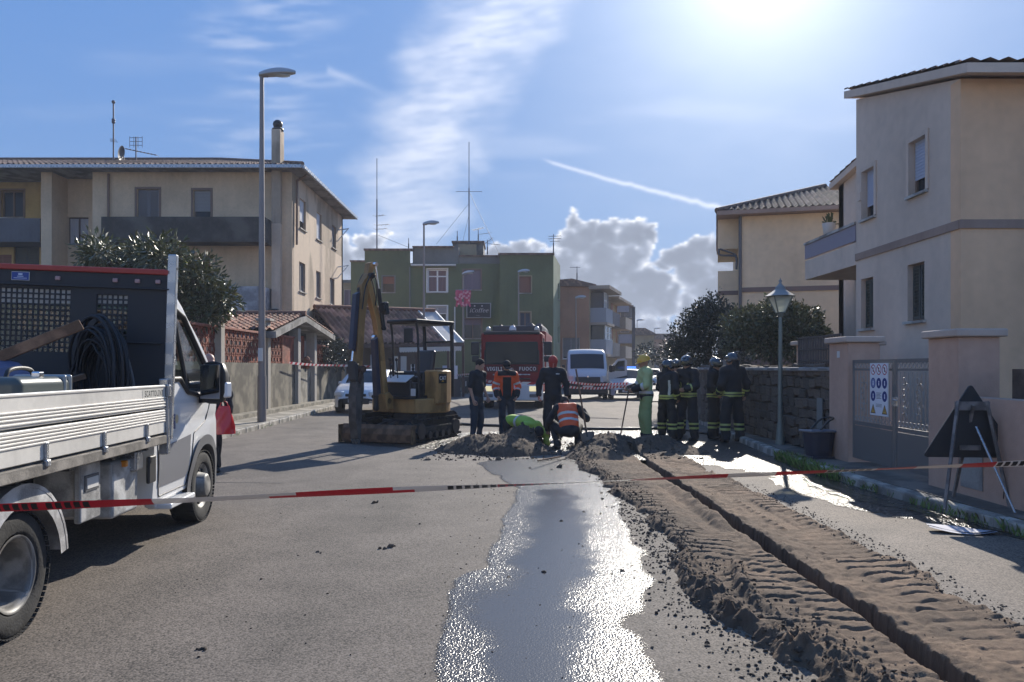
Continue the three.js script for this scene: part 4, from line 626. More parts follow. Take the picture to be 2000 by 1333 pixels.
// ---------- yellow house beyond it ----------
{
  const D = 30, T = thing('house', 'pale yellow two-storey house with tiled roof behind the round tree', 'building'), X0 = wx(1443, D), X1 = 17, O = [X0, 0, -D], H = wy(424, D);
  wall(T, O, 0, rect(0, X1 - X0, 0, H), [], M.yellowHouse);
  const y0 = wy(572, D), y1 = wy(563, D);
  mb().box(X1 - X0, y1 - y0, 0.04, (X0 + X1) / 2, (y0 + y1) / 2, -D + 0.022).build('string_course', material('brown_band', [0.19, 0.14, 0.12], 0.9), T);
  mb().box(X1 - X0, 0.3, 0.04, (X0 + X1) / 2, wy(706, D), -D + 0.022).build('string_course', material('brown_band', [0.19, 0.14, 0.12], 0.9), T);
  wall(T, [X0, 0, -D - 10], -Math.PI / 2, rect(0, 9.996, 0, H), [[3, 4.2, 1.4, 1.3]], M.yellowHouse); windowIn(T, [X0, 0, -D - 10], -Math.PI / 2, [3, 4.2, 1.4, 1.3], { shutters: M.shutter, glass: false });
  mb().box(X1 - X0, H, 0.3, (X0 + X1) / 2, H / 2, -D - 10).box(0.3, H, 9.6, X1 - 0.1, H / 2, -D - 5.1).build('wall', M.yellowHouse, T);
  // loggia on the road side: upper box, lower balcony
  const z = -D - 0.5, lx0 = wx(1396, 30.6), lx1 = X0 - 0.004, hh = (q) => wy(q, 30.6);
  mb().box(lx1 - lx0, hh(421) - hh(487), 4, (lx0 + lx1) / 2, (hh(421) + hh(487)) / 2, z - 2).build('loggia', M.yellowHouse, T);
  mb().box(lx1 - lx0, hh(530) - hh(569), 4, (lx0 + lx1) / 2, (hh(530) + hh(569)) / 2, z - 2).build('balcony', M.yellowHouse, T);
  mb().box(lx1 - lx0, hh(569.2) - hh(577), 4.06, (lx0 + lx1) / 2, (hh(569) + hh(577)) / 2, z - 2).build('string_course', material('brown_band', [0.19, 0.14, 0.12], 0.9), T);
  mb().box(lx1 - lx0, hh(577.2), 4, (lx0 + lx1) / 2, hh(577.2) / 2, z - 2).build('wall', M.yellowHouse, T);
  mb().tube([[lx0 + 0.04, hh(487), z + 0.05], [lx0 + 0.04, hh(497), z + 0.05], [lx0 + 0.1, hh(499), z + 0.05], [lx1 - 0.12, hh(502), z + 0.05], [lx1 - 0.07, hh(505), z + 0.1], [lx1 - 0.07, hh(528), z + 0.1]], 0.045, 24).tube([[lx1 - 0.7, hh(487), z + 0.02], [lx1 - 0.1, hh(500), z + 0.05], [lx1 - 0.06, hh(506), z + 0.06]], 0.04, 12).build('downpipe', M.greyPlastic, T);
  mb().bar([X0 + 0.06, H, -D + 0.07], [X0 + 0.06, 1.5, -D + 0.07], 0.06).build('downpipe', M.greyPlastic, T);
  const ex = lx0 - 0.04, e0 = -D + 0.5, ey = H + 0.02, rz = -D - 5, ry = wy(378, 35);
  mb().quad([ex, ey, e0], [X1, ey, e0], [X1, ey, -D - 10.4], [ex, ey, -D - 10.4]).box(X1 - ex, 0.16, 0.05, (X1 + ex) / 2, ey + 0.06, e0 + 0.03).quad([ex, ey + 0.1, e0], [X1, ey + 0.1, e0], [X1, ry - 0.1, rz], [ex + 4.6, ry - 0.1, rz]).tri([[ex, ey + 0.1, -D - 10.4], [ex, ey + 0.1, e0], [ex + 4.6, ry - 0.1, rz]]).build('roof', M.band, T);
  stuff(meshOf('roof_tiles', tiledSlope([ex, ey + 0.14, e0], [X1, ey + 0.14, e0], [X1, ry, rz], [ex + 4.6, ry, rz], 0.24, 0.4, 0.05), M.tileOld, T));
  stuff(meshOf('roof_tiles', tiledSlope([ex, ey + 0.14, -D - 10.4], [ex, ey + 0.14, e0], [ex + 4.6, ry, rz], [ex + 4.6, ry, rz], 0.24, 0.4, 0.05), M.tileOld, T));
  const rt = mb(); ridgeTiles(rt, [ex, ey + 0.16, e0], [ex + 4.6, ry + 0.05, rz]); stuff(rt.build('ridge_tiles', M.tileOld, T));
  for (const c of T.children) c.position.sub(V(X0, 0, -D)); T.position.set(X0, 0, -D); T.rotation.y = -0.26;
}
// ================= walls, gates, street furniture, plants =================
// ---------- left boundary wall ----------
{
  const T = thing('boundary_wall', 'long stained concrete wall with red lattice blocks along the left pavement', 'wall'), X = -7.8;
  const wallMat = dirty('stained_wall', [0.25, 0.22, 0.165], 0.55, 0.95), post = plaster('post_render', [0.50, 0.45, 0.38]);
  const panel = (d0, d1, h) => mb().box(0.2, h, d1 - d0, X - 0.1, h / 2, -(d0 + d1) / 2).build('wall_panel', wallMat, T);
  const lattice = (d0, d1, y0, y1) => { const b = mb(), n = Math.max(2, Math.round((d1 - d0) / 0.17)), s = (d1 - d0) / n, r = Math.round((y1 - y0) / 0.21), rh = (y1 - y0) / r; for (let i = 0; i < n; i++) for (let k = 0; k < r; k++) { const dc = d0 + (i + 0.5) * s, q = (i + k) % 2 ? 1 : -1, e = s * 0.26; const pts = [[-e * q - 0, 0], [-e * q * -1, 0.25], [e * q, 0.75], [-e * q, 1]]; for (let m = 0; m < 3; m++) b.beam([X - 0.08, y0 + (k + pts[m][1]) * rh, -(dc + pts[m][0])], [X - 0.08, y0 + (k + pts[m + 1][1]) * rh, -(dc + pts[m + 1][0])], 0.075, 0.036, [1, 0, 0]); } stuff(b.build('lattice', M.brickRed, T)); };
  const cop = (d0, d1, y) => mb().rbox(0.2, 0.07, d1 - d0, 0.015, X - 0.09, y + 0.037, -(d0 + d1) / 2).build('coping', dirty('red_coping', [0.42, 0.15, 0.10], 0.8), T);
  const pier = (d, h, w = 0.27) => { mb().rbox(0.3, h, w, 0.012, X - 0.06, h / 2, -d).build('pillar', post, T); };
  const segs = [[8.6, 13.9], [14.17, 17.2], [17.47, 20.35], [20.62, 24.27]];
  for (const [a, b] of segs) { panel(a, b, 1.68); cop(a, b, 2.58); lattice(a + 0.02, b - 0.02, 1.69, 2.57); }
  for (const d of [8.45, 14.03, 17.33, 20.48]) pier(d, 2.72); pier(24.4, 3.0); mb().rbox(0.46, 0.09, 0.44, 0.02, X - 0.06, 3.05, -24.4).build('pillar_cap', post, T);
  panel(24.54, 27.6, 1.68); lattice(24.56, 26.2, 1.69, 2.57); mb().box(0.12, 0.9, 1.4, X - 0.1, 2.13, -26.9).build('red_panel', M.brickRed, T); cop(24.54, 27.6, 2.58);
  panel(30.3, 35.5, 1.68); lattice(30.3, 33.0, 1.69, 2.4); cop(30.3, 33.0, 2.4); pier(35.62, 2.9, 0.25); mb().rbox(0.3, 2.9, 0.25, 0.012, X - 0.9, 1.45, -35.9).build('pillar', post, T); mb().box(0.9, 0.12, 0.2, X - 0.5, 2.93, -35.75).build('beam', post, T);
  mb().box(0.5, 0.16, 26.5, X + 0.16, 0.15, -22).build('plinth', dirty('plinth', [0.3, 0.27, 0.21], 0.7), T);
}
{ // canopy over the garden gate
  const T = thing('gate_canopy', 'small gabled gate canopy on posts with clay tiles, set in the lattice wall', 'canopy'), X = -7.8, post = plaster('post_render', [0.46, 0.43, 0.38]);
  for (const d of [27.75, 30.05]) { mb().rbox(0.34, 2.95, 0.34, 0.012, X - 0.05, 1.475, -d).build('post', post, T); mb().rbox(0.28, 2.95, 0.28, 0.012, X - 1.9, 1.475, -d).build('post', post, T); }
  mb().box(0.16, 1.5, 2.0, X - 0.12, 0.75, -28.9).build('gate_infill', dirty('gate_infill', [0.36, 0.33, 0.27], 0.6), T); mb().box(0.05, 1.3, 1.9, X - 0.3, 2.1, -28.9).build('gate_leaf', M.brickRed, T);
  const d0 = 23.9, dm = 27.4, d1 = 31.9, e0 = 2.66, ym = 3.38, e1 = 2.86, xf = X + 0.45, xb = X - 2.4;
  const slab = (da, ya, db, yb) => { const b = mb(), t = 0.2; b.quad([xf, ya, -da], [xf, yb, -db], [xb, yb, -db], [xb, ya, -da]).quad([xf, ya - t, -da], [xb, ya - t, -da], [xb, yb - t, -db], [xf, yb - t, -db]).quad([xf, ya - t, -da], [xf, yb - t, -db], [xf, yb, -db], [xf, ya, -da]).quad([xb, ya, -da], [xb, yb, -db], [xb, yb - t, -db], [xb, ya - t, -da]).quad([xf, ya - t, -da], [xf, ya, -da], [xb, ya, -da], [xb, ya - t, -da]).quad([xf, yb - t, -db], [xb, yb - t, -db], [xb, yb, -db], [xf, yb, -db]); return b.build('roof_slab', M.concrete, T); };
  slab(d0, e0, dm, ym); slab(dm, ym, d1, e1);
  stuff(meshOf('roof_tiles', tiledSlope([xf - 0.05, e1 + 0.05, -d1], [xb, e1 + 0.05, -d1], [xb, ym + 0.05, -dm], [xf - 0.05, ym + 0.05, -dm], 0.2, 0.32), M.tile, T)); stuff(meshOf('roof_tiles', tiledSlope([xb, e0 + 0.05, -d0], [xf - 0.05, e0 + 0.05, -d0], [xf - 0.05, ym + 0.05, -dm], [xb, ym + 0.05, -dm], 0.2, 0.32), M.tile, T));
  const rt = mb(); ridgeTiles(rt, [xf, ym + 0.09, -dm], [xb, ym + 0.09, -dm], 0.1); stuff(rt.build('ridge_tiles', M.tile, T));
  const pot = thing('terracotta_pot', 'terracotta pot on the wall beside the canopy post', 'pot', [X - 0.05, 1.5, -29.35]); mb().lathe([[0, 0], [0.1, 0], [0.16, 0.24], [0.18, 0.24], [0.18, 0.3], [0.13, 0.3], [0.09, 0.04], [0, 0.04]]).build('body', M.tile, pot); mb().sph(0.12, 0, 0.36, 0, 1, 0.9, 1).build('soil_dome', M.tile, pot);
}
{ // tiled restaurant porch
  const T = thing('restaurant_porch', 'low tiled porch with posts, notices and clear end sheet beside the block', 'porch');
  const A = V(-9.3, 4.35, -36.1), B = V(-4.25, 4.62, -42), n = V(0.76, 0, 0.65), dir = B.clone().sub(A).setY(0).normalize();
  const run = 2.2, drop = 1.75, A2 = A.clone().addScaledVector(n, run).add(V(0, -drop, 0)), B2 = B.clone().addScaledVector(n, run).add(V(0, -drop, 0)), t = 0.84, C = A.clone().lerp(B, t), C2 = A2.clone().lerp(B2, t), a = (v, y = 0) => [v.x, v.y + y, v.z];
  stuff(meshOf('roof_tiles', tiledSlope(a(A2), a(C2), a(C), a(A), 0.30, 0.36, 0.085), material('porch_tile', [0.40, 0.22, 0.15], 0.8, { map: rep(tDirt, 1), vertexColors: true }), T));
  const back = V(-0.76, 0, -0.65).multiplyScalar(2.2).add(V(0, -1.4, 0)); stuff(meshOf('roof_tiles', tiledSlope(a(B.clone().add(back)), a(A.clone().add(back)), a(A), a(B), 0.25, 0.34, 0.055), M.tile, T));
  const rt = mb(); ridgeTiles(rt, a(A, 0.06), a(B, 0.06)); stuff(rt.build('ridge_tiles', M.tile, T));
  mb().quad(a(A2, -0.05), a(C2, -0.05), a(C, -0.05), a(A, -0.05)).build('roof_boards', M.woodDark, T);
  mb().quad(a(C2, 0.02), a(B2, 0.02), a(B, 0.02), a(C, 0.02)).build('clear_sheet', physical('clear_plastic', [0.8, 0.8, 0.78], 0.25, { transmission: 0.6, thickness: 0, side: THREE.DoubleSide }), T);
  mb().beam(a(B, 0.03), a(B2, 0.03), 0.09, 0.12).beam(a(C, 0.05), a(C2, 0.05), 0.08, 0.1).beam(a(B, 0.03), a(B.clone().add(back), 0.03), 0.09, 0.12).build('verge_board', M.white, T);
  mb().beam(a(A2, -0.1), a(B2, -0.1), 0.12, 0.18).build('eave_beam', M.woodDark, T);
  const bs = mb(), vl = mb(); const N = 7, L = A2.distanceTo(B2);
  for (let i = 0; i <= N; i++) { const p = A2.clone().lerp(B2, i / N); mb().box(0.12, p.y - 0.1, 0.12, p.x, (p.y - 0.1) / 2, p.z).build('post', i === 0 ? M.cream : M.woodDark, T); }
  for (let i = 0; i < 26; i++) { const p = A2.clone().lerp(B2, (i + 0.5) / 26 * 0.55 + 0.42); const g = new THREE.CircleGeometry(0.085, 8, Math.PI, Math.PI); vl.add(g, p.x + 0.07, p.y - 0.36, p.z + 0.06, 0, 0.86, 0); const q = new THREE.PlaneGeometry(0.17, 0.16); vl.add(q, p.x + 0.07, p.y - 0.28, p.z + 0.06, 0, 0.86, 0); }
  vl.build('valance', material('cream_valance', [0.6, 0.56, 0.48], 0.9, { side: THREE.DoubleSide }), T);
  for (const [k, y, w, h, mt] of [[0.26, 1.75, 0.75, 0.8, M.offwhite], [0.44, 1.7, 0.85, 0.8, material('notice_cream', [0.52, 0.49, 0.42], 0.8)], [0.56, 1.35, 0.4, 0.7, M.white], [0.66, 1.35, 0.35, 0.7, M.white], [0.84, 1.3, 0.4, 0.7, material('notice_blue', [0.5, 0.55, 0.62], 0.8)], [0.93, 1.3, 0.35, 0.7, M.white]]) { const p = A2.clone().lerp(B2, k); const m = mb().box(w, h, 0.04, 0, 0, 0).build('notice_board', mt, T); m.position.set(p.x - 0.05, y, p.z); m.rotation.y = 0.86; }
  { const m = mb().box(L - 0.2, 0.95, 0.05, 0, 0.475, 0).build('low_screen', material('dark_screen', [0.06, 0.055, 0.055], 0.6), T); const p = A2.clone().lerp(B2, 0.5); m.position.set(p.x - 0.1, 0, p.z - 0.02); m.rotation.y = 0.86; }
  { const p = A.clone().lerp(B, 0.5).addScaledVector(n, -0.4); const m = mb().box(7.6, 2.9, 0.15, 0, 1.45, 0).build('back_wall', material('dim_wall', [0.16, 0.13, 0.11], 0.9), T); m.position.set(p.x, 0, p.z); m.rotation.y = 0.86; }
}

// ---------- street lamps ----------
function lampPost(label, x, d, h, y0, len, turn, thick = 1) {
  const T = thing('street_lamp', label, 'street lamp', [x, y0, -d], turn, 'street lamps along the street');
  mb().cyl(0.085 * thick, 0.045 * thick, h, 0, h / 2, 0, 0, 0, 0, 14).cyl(0.10 * thick, 0.095 * thick, 1.2, 0, 0.6, 0, 0, 0, 0, 14).build('pole', M.pole, T);
  const s = len, pts = []; // head: flat below, arched above
  const hd = gridGeo(14, 10, (u, v) => { const X = lerp(-0.06, s, u), a = v * Math.PI * 2, w = 0.16 * Math.pow(Math.sin(Math.PI * clamp(u * 0.86 + 0.1)), 0.6), ht = 0.17 * Math.pow(Math.sin(Math.PI * clamp(u * 0.8 + 0.12)), 0.7); const yy = Math.sin(a); return [X, h + 0.02 + (yy > 0 ? yy * ht : yy * 0.03) + 0.09 * u, Math.cos(a) * w]; });
  meshOf('lamp_head', hd, material('lamp_shell', [0.42, 0.42, 0.42], 0.45), T);
  mb().sph(0.1, s * 0.6, h + 0.035, 0, s * 2.6, 0.35, 1.1).build('lamp_glass', M.lampGlass, T);
  mb().box(0.22, 0.05, 0.06, 0.05, h + 0.01, 0).build('arm', M.pole, T);
  return T;
}
const lamp1 = lampPost('tall grey street lamp standing on the pavement before the lattice wall', -6.52, 20, 9.0, 0.12, 0.86, 0.05, 1.15);
mb().box(0.12, 0.34, 0.01, 0, 1.75, 0.135).build('paper_notice', M.offwhite, lamp1);
lampPost('grey street lamp before the green building, rising behind the digger cab', -4.67, 40.7, 9.0, 0.12, 0.8, 0, 1);
const lamp3 = lampPost('street lamp with a pink banner hung on its pole before the coffee sign', -3.17, 50, 7.5, 0.12, 0.9, -0.6, 1);
lampPost('street lamp behind the fire engine roof with its head against the green wall', 0.45, 52, 7.9, 0.1, 0.75, 0, 0.9);
lampPost('street lamp before the orange house front', 4.75, 57, 6.7, 0, 0.75, 0, 0.9);
lampPost('nearer slender street lamp against the clouds beyond the dark block', 16.3, 100, 7.7, 0, 1.0, 0, 0.9);
lampPost('farther slender street lamp beside the low far roof', 23.2, 125, 7.9, 0, 1.1, 0, 0.9);
lampPost('slender street lamp standing beyond the palm', 28.8, 140, 7.7, 0, 1.1, 0, 0.9);
{ const T = thing('banner', 'ragged pink banner hanging from the lamp pole before the coffee sign', 'banner', [-3.17, 5.6, -49.88]); reseed(3); const pk = material('pink_cloth', [0.62, 0.10, 0.18], 0.8, { side: THREE.DoubleSide }); mb().bar([-0.5, 1.0, 0], [0.55, 1.0, 0], 0.025).build('rod', M.galv, T); for (const [x, w] of [[-0.27, 0.42], [0.25, 0.46]]) meshOf('cloth', gridGeo(8, 10, (u, v) => [x + (u - 0.5) * w * (1 + 0.15 * Math.sin(v * 7)), 1.0 - v * (1.0 + 0.12 * Math.sin(u * 9)), 0.06 * Math.sin(u * 6 + v * 4)]), pk, T); const fl = mb(); for (let i = 0; i < 26; i++) fl.sph(0.07, rr(-0.5, 0.5), rr(0, 1), 0.08, 1, 1, 0.3, 6); fl.build('rosettes', material('pale_pink', [0.75, 0.35, 0.4], 0.8), T); }
{ // antique lantern by the stone wall
  const T = thing('lantern_post', 'old style glazed lantern on a slim green post by the stone wall', 'lantern', [4.93, 0.12, -14.1]); const gm = material('lantern_green', [0.20, 0.22, 0.19], 0.5, { metalness: 0.4 });
  mb().cyl(0.05, 0.032, 2.36, 0, 1.18, 0, 0, 0, 0, 12).cyl(0.09, 0.055, 0.4, 0, 0.2, 0, 0, 0, 0, 12).lathe([[0.03, 2.34], [0.06, 2.36], [0.05, 2.4], [0.08, 2.42], [0.03, 2.44]]).build('post', gm, T);
  const b = mb(); for (let i = 0; i < 4; i++) { const a = Math.PI / 4 + i * Math.PI / 2, c = Math.cos(a), s = Math.sin(a); b.bar([c * 0.09, 2.42, s * 0.09], [c * 0.24, 2.72, s * 0.24], 0.013, 6); const a2 = a + Math.PI / 2; b.bar([c * 0.24, 2.72, s * 0.24], [Math.cos(a2) * 0.24, 2.72, Math.sin(a2) * 0.24], 0.014, 6); b.bar([c * 0.09, 2.42, s * 0.09], [Math.cos(a2) * 0.09, 2.42, Math.sin(a2) * 0.09], 0.012, 6); } b.build('frame', gm, T);
  for (let i = 0; i < 4; i++) { const a = Math.PI / 4 + i * Math.PI / 2, a2 = a + Math.PI / 2; mb().quad([Math.cos(a) * 0.09, 2.42, Math.sin(a) * 0.09], [Math.cos(a2) * 0.09, 2.42, Math.sin(a2) * 0.09], [Math.cos(a2) * 0.236, 2.72, Math.sin(a2) * 0.236], [Math.cos(a) * 0.236, 2.72, Math.sin(a) * 0.236]).build('pane', physical('lantern_glass', [0.85, 0.88, 0.8], 0.35, { transmission: 0.7, thickness: 0 }), T); }
  mb().lathe([[0.28, 2.72], [0.25, 2.74], [0.13, 2.82], [0.09, 2.86], [0.10, 2.88], [0.05, 2.92], [0.02, 2.97], [0.035, 3.0], [0.012, 3.03], [0, 3.07]], 0, 0, 0, 0, 0, 0, 8).build('cap', material('lantern_cap', [0.25, 0.25, 0.24], 0.5, { metalness: 0.3 }), T);
}

// ---------- antennas on the roofs ----------
function yagi(b, x, y, z, len, n, yaw, span = 0.5, tilt = 0) { const c = Math.cos(yaw), s = Math.sin(yaw); b.bar([x - c * len / 2, y - tilt / 2, z - s * len / 2], [x + c * len / 2, y + tilt / 2, z + s * len / 2], 0.018, 5); for (let i = 0; i < n; i++) { const t = i / (n - 1) - 0.5, w = span * (1 - 0.25 * (t + 0.5)); b.bar([x + c * len * t - s * w / 2, y + tilt * t, z + s * len * t + c * w / 2], [x + c * len * t + s * w / 2, y + tilt * t, z + s * len * t - c * w / 2], 0.01, 4); } return b; }
{ const s = (px, py, D) => [wx(px, D), wy(py, D), -D];
  const aM = material('antenna', [0.10, 0.10, 0.12], 0.5, { metalness: 0.4 });
  let T = thing('antenna', 'tall thin mast antenna on the cream block roof', 'antenna'); let p = s(221, 199, 37.5); mb().bar([p[0], 11.6, p[2]], p, 0.035, 6).build('mast', aM, T); const k = mb(); for (const y of [-0.02, -0.9, -1.0]) k.sph(0.09, p[0], p[1] + y, p[2], 1, 1, 1, 8); yagi(k, p[0], p[1] - 1.9, p[2], 0.5, 4, 1.2, 0.35); k.build('elements', aM, T);
  T = thing('satellite_dish', 'dark satellite dish on the cream block roof seen edge on', 'dish'); p = s(238, 300, 37); { const g = new THREE.SphereGeometry(0.75, 16, 8, 0, Math.PI * 2, 0, 0.5); const b = mb(); b.add(g, 0, -0.62, 0); const m = b.build('dish', material('dish_grey', [0.10, 0.10, 0.11], 0.5, { side: THREE.DoubleSide }), T); m.position.set(p[0], p[1], p[2]); m.rotation.set(0.35, 0, 1.35); mb().bar([p[0] + 0.1, 11.5, p[2]], [p[0] + 0.05, p[1] - 0.1, p[2]], 0.03).bar([p[0] - 0.4, p[1] - 0.3, p[2]], [p[0] + 0.02, p[1] - 0.2, p[2]], 0.025).build('arm', aM, T); }
  T = thing('antenna', 'panel and long boom television antenna beside the dish', 'antenna'); p = s(265, 268, 36.5); { const b = mb(); b.bar([p[0], 11.4, p[2]], [p[0], p[1], p[2]], 0.028, 6).build('mast', aM, T); const e = mb(); for (let i = 0; i < 4; i++) { e.bar([p[0] - 0.3 + i * 0.2, p[1] - 0.5, p[2]], [p[0] - 0.3 + i * 0.2, p[1] + 0.02, p[2]], 0.012, 4); } for (let i = 0; i < 3; i++) e.bar([p[0] - 0.3, p[1] - 0.4 + i * 0.18, p[2]], [p[0] + 0.3, p[1] - 0.4 + i * 0.18, p[2]], 0.012, 4); const q0 = s(244, 291, 36.5), q1 = s(306, 304, 36.5); e.bar(q0, q1, 0.02, 5); for (let i = 0; i < 10; i++) { const t = i / 9, x = lerp(q0[0], q1[0], t), y = lerp(q0[1], q1[1], t); e.bar([x, y, q0[2] - 0.2], [x, y, q0[2] + 0.2], 0.01, 4); } e.build('elements', aM, T); }
  const wire = mb(); for (const [a, b] of [[s(916, 398, 57), s(852, 478, 56)], [s(916, 420, 57), s(902, 480, 58)], [s(738, 460, 56), s(798, 484, 55.5)], [s(916, 375, 57), s(975, 497, 54)]]) wire.bar(a, b, 0.012, 4); tag(stuff(wire.build('guy_wires', aM)), 'thin guy wires staying the masts on the green roof', 'wires');
  const roofMast = (label, px, top, base, D, els) => { const T2 = thing('antenna', label, 'antenna'), q = s(px, top, D); mb().bar([q[0], wy(base, D), q[2]], [q[0], wy(lerp(base, top, 0.55), D), q[2]], 0.05, 6).bar([q[0], wy(lerp(base, top, 0.55), D), q[2]], q, 0.028, 6).build('mast', aM, T2); const b = mb(); let any = false; for (const e of els) { any = true; yagi(b, q[0] + e[0], wy(e[1], D), q[2], e[2], e[3], e[4] || 0, e[5] || 0.5, e[6] || 0); } if (any) b.build('elements', aM, T2); };
  roofMast('very tall whip antenna at the left of the green roof', 736, 310, 488, 56, [[0.2, 422, 0.8, 4, 0.5, 0.6], [0.4, 440, 1.0, 4, 0.3, 0.7], [0.3, 448, 0.9, 3, 0.3, 0.7]]);
  roofMast('tallest mast antenna over the green roof stair head', 916, 278, 478, 57, [[0, 375, 1.9, 2, 0, 0.4]]);
  roofMast('short television antenna right of the stair head', 934, 446, 475, 58, [[0, 448, 0.9, 6, 0.5, 0.6, 0.1], [0.5, 457, 0.9, 6, 2.4, 0.6, -0.2]]);
  roofMast('second short television antenna right of the stair head', 952, 470, 498, 57, [[0.1, 471, 0.9, 6, 0.9, 0.6, 0.3], [0.5, 478, 0.9, 5, 0.1, 0.5, -0.1]]);
  roofMast('square grid antenna on the right of the green roof', 1081, 458, 497, 56, [[0.1, 462, 0.9, 5, 0.2, 0.6], [0.1, 467, 0.9, 5, 0.2, 0.6], [0.1, 472, 0.7, 4, 0.2, 0.5]]);
  roofMast('T shaped antenna on the orange house roof', 1127, 521, 550, 60, [[-0.15, 523, 0.8, 4, 0, 0.4]]);
  roofMast('thin bare pole on the green roof left of the street lamp head', 798, 466, 490, 56, []);
  roofMast('short bare pole by the green roof stair head', 893, 452, 475, 57, []);
}

// ---------- right boundary: pillars, gate, walls ----------
const pinkCap = plaster('pale_cap', [0.60, 0.47, 0.38]);
function gatePillar(label, d0, d1, h) { const T = thing('gate_pillar', label, 'gate pillar', [5.0, 0, 0], 0, 'pink rendered gate pillars'); const w = 0.47; mb().rbox(w, h, d1 - d0, 0.012, w / 2, h / 2, -(d0 + d1) / 2, 0, 0, 0, 2).build('shaft', M.pink, T); mb().rbox(w + 0.12, 0.09, d1 - d0 + 0.12, 0.02, w / 2, h + 0.047, -(d0 + d1) / 2, 0, 0, 0, 2).build('cap', pinkCap, T); return T; }
const pl1 = gatePillar('pink pillar left of the gate, behind the blue bin', 11.42, 12.1, 1.9); mb().box(0.006, 0.1, 0.09, -0.003, 1.73, -11.75).build('number_plate', M.offwhite, pl1);
gatePillar('large pink pillar right of the gate, behind the warning sign', 8.6, 9.22, 1.87);
{ const T = thing('garden_wall', 'low pink wall on the right edge beside the large pillar', 'wall'); mb().box(0.25, 1.2, 6.6, 5.13, 0.6, -5.296).build('wall_panel', M.pink, T); mb().box(0.05, 0.42, 6.4, 5.5, 1.3, -5.2).build('screen_panel', dirty('weathered_board', [0.17, 0.12, 0.09], 0.6), T); mb().box(0.006, 0.42, 0.4, 4.9985, 0.42, -8.35).build('bare_patch', M.concrete, T); }
{
  const T = thing('driveway_gate', 'two-leaf grey metal gate with vertical bars and scrollwork between the pink pillars', 'gate'), x = 5.06, gm = material('gate_grey', [0.19, 0.18, 0.17], 0.5, { metalness: 0.35 }), gl = material('gate_light', [0.36, 0.32, 0.28], 0.5, { metalness: 0.3 });
  reseed(5);
  for (const [d0, d1] of [[9.26, 10.12], [10.16, 11.38]]) {
    const y0 = 0.2, ym = 0.72, y1 = 1.64;
    mb().box(0.02, y1 - y0, 0.034, x, (y0 + y1) / 2, -d0 - 0.017).box(0.02, y1 - y0, 0.034, x, (y0 + y1) / 2, -d1 + 0.017).box(0.02, 0.05, d1 - d0 - 0.1, x, y1 - 0.025, -(d0 + d1) / 2).box(0.02, 0.05, d1 - d0 - 0.1, x, ym, -(d0 + d1) / 2).box(0.02, 0.05, d1 - d0 - 0.1, x, y0 + 0.025, -(d0 + d1) / 2).box(0.012, 0.03, d1 - d0 - 0.1, x, y1 - 0.14, -(d0 + d1) / 2).build('gate_frame', gm, T);
    mb().box(0.012, ym - y0 - 0.08, d1 - d0 - 0.1, x, (ym + y0) / 2, -(d0 + d1) / 2).build('sheet_panel', gm, T);
    const n = Math.round((d1 - d0) / 0.11);
    for (let i = 1; i < n; i++) mb().box(0.008, y1 - ym - 0.2, 0.014, x, (ym + y1 - 0.14) / 2, -lerp(d0 + 0.03, d1 - 0.03, i / n)).build('bar', gl, T);
    const sc = mb(); for (let i = 0; i < n; i++) { const d = lerp(d0 + 0.05, d1 - 0.05, (i + 0.5) / n); sc.add(new THREE.TorusGeometry(0.032, 0.006, 5, 12), x, y1 - 0.085, -d, 0, Math.PI / 2, 0); sc.add(new THREE.TorusGeometry(0.032, 0.006, 5, 12), x, ym + 0.07, -d, 0, Math.PI / 2, 0); }
    for (let k = 0; k < 7; k++) { const y = ym + 0.18 + k * 0.075; for (const q of [0.3, 0.7]) { const d = lerp(d0, d1, q + 0.05 * Math.sin(k * 2.2)); sc.add(new THREE.TorusGeometry(0.045, 0.006, 5, 12, 4.6), x - 0.012, y, -d, 0, Math.PI / 2, k * 1.2); } }
    sc.build('scrollwork', gl, T);
  }
  mb().box(0.06, 0.12, 0.07, x - 0.03, 1.08, -10.08).bar([x - 0.06, 1.1, -10.08], [x - 0.06, 1.1, -9.95], 0.012).build('latch', M.galv, T);
}
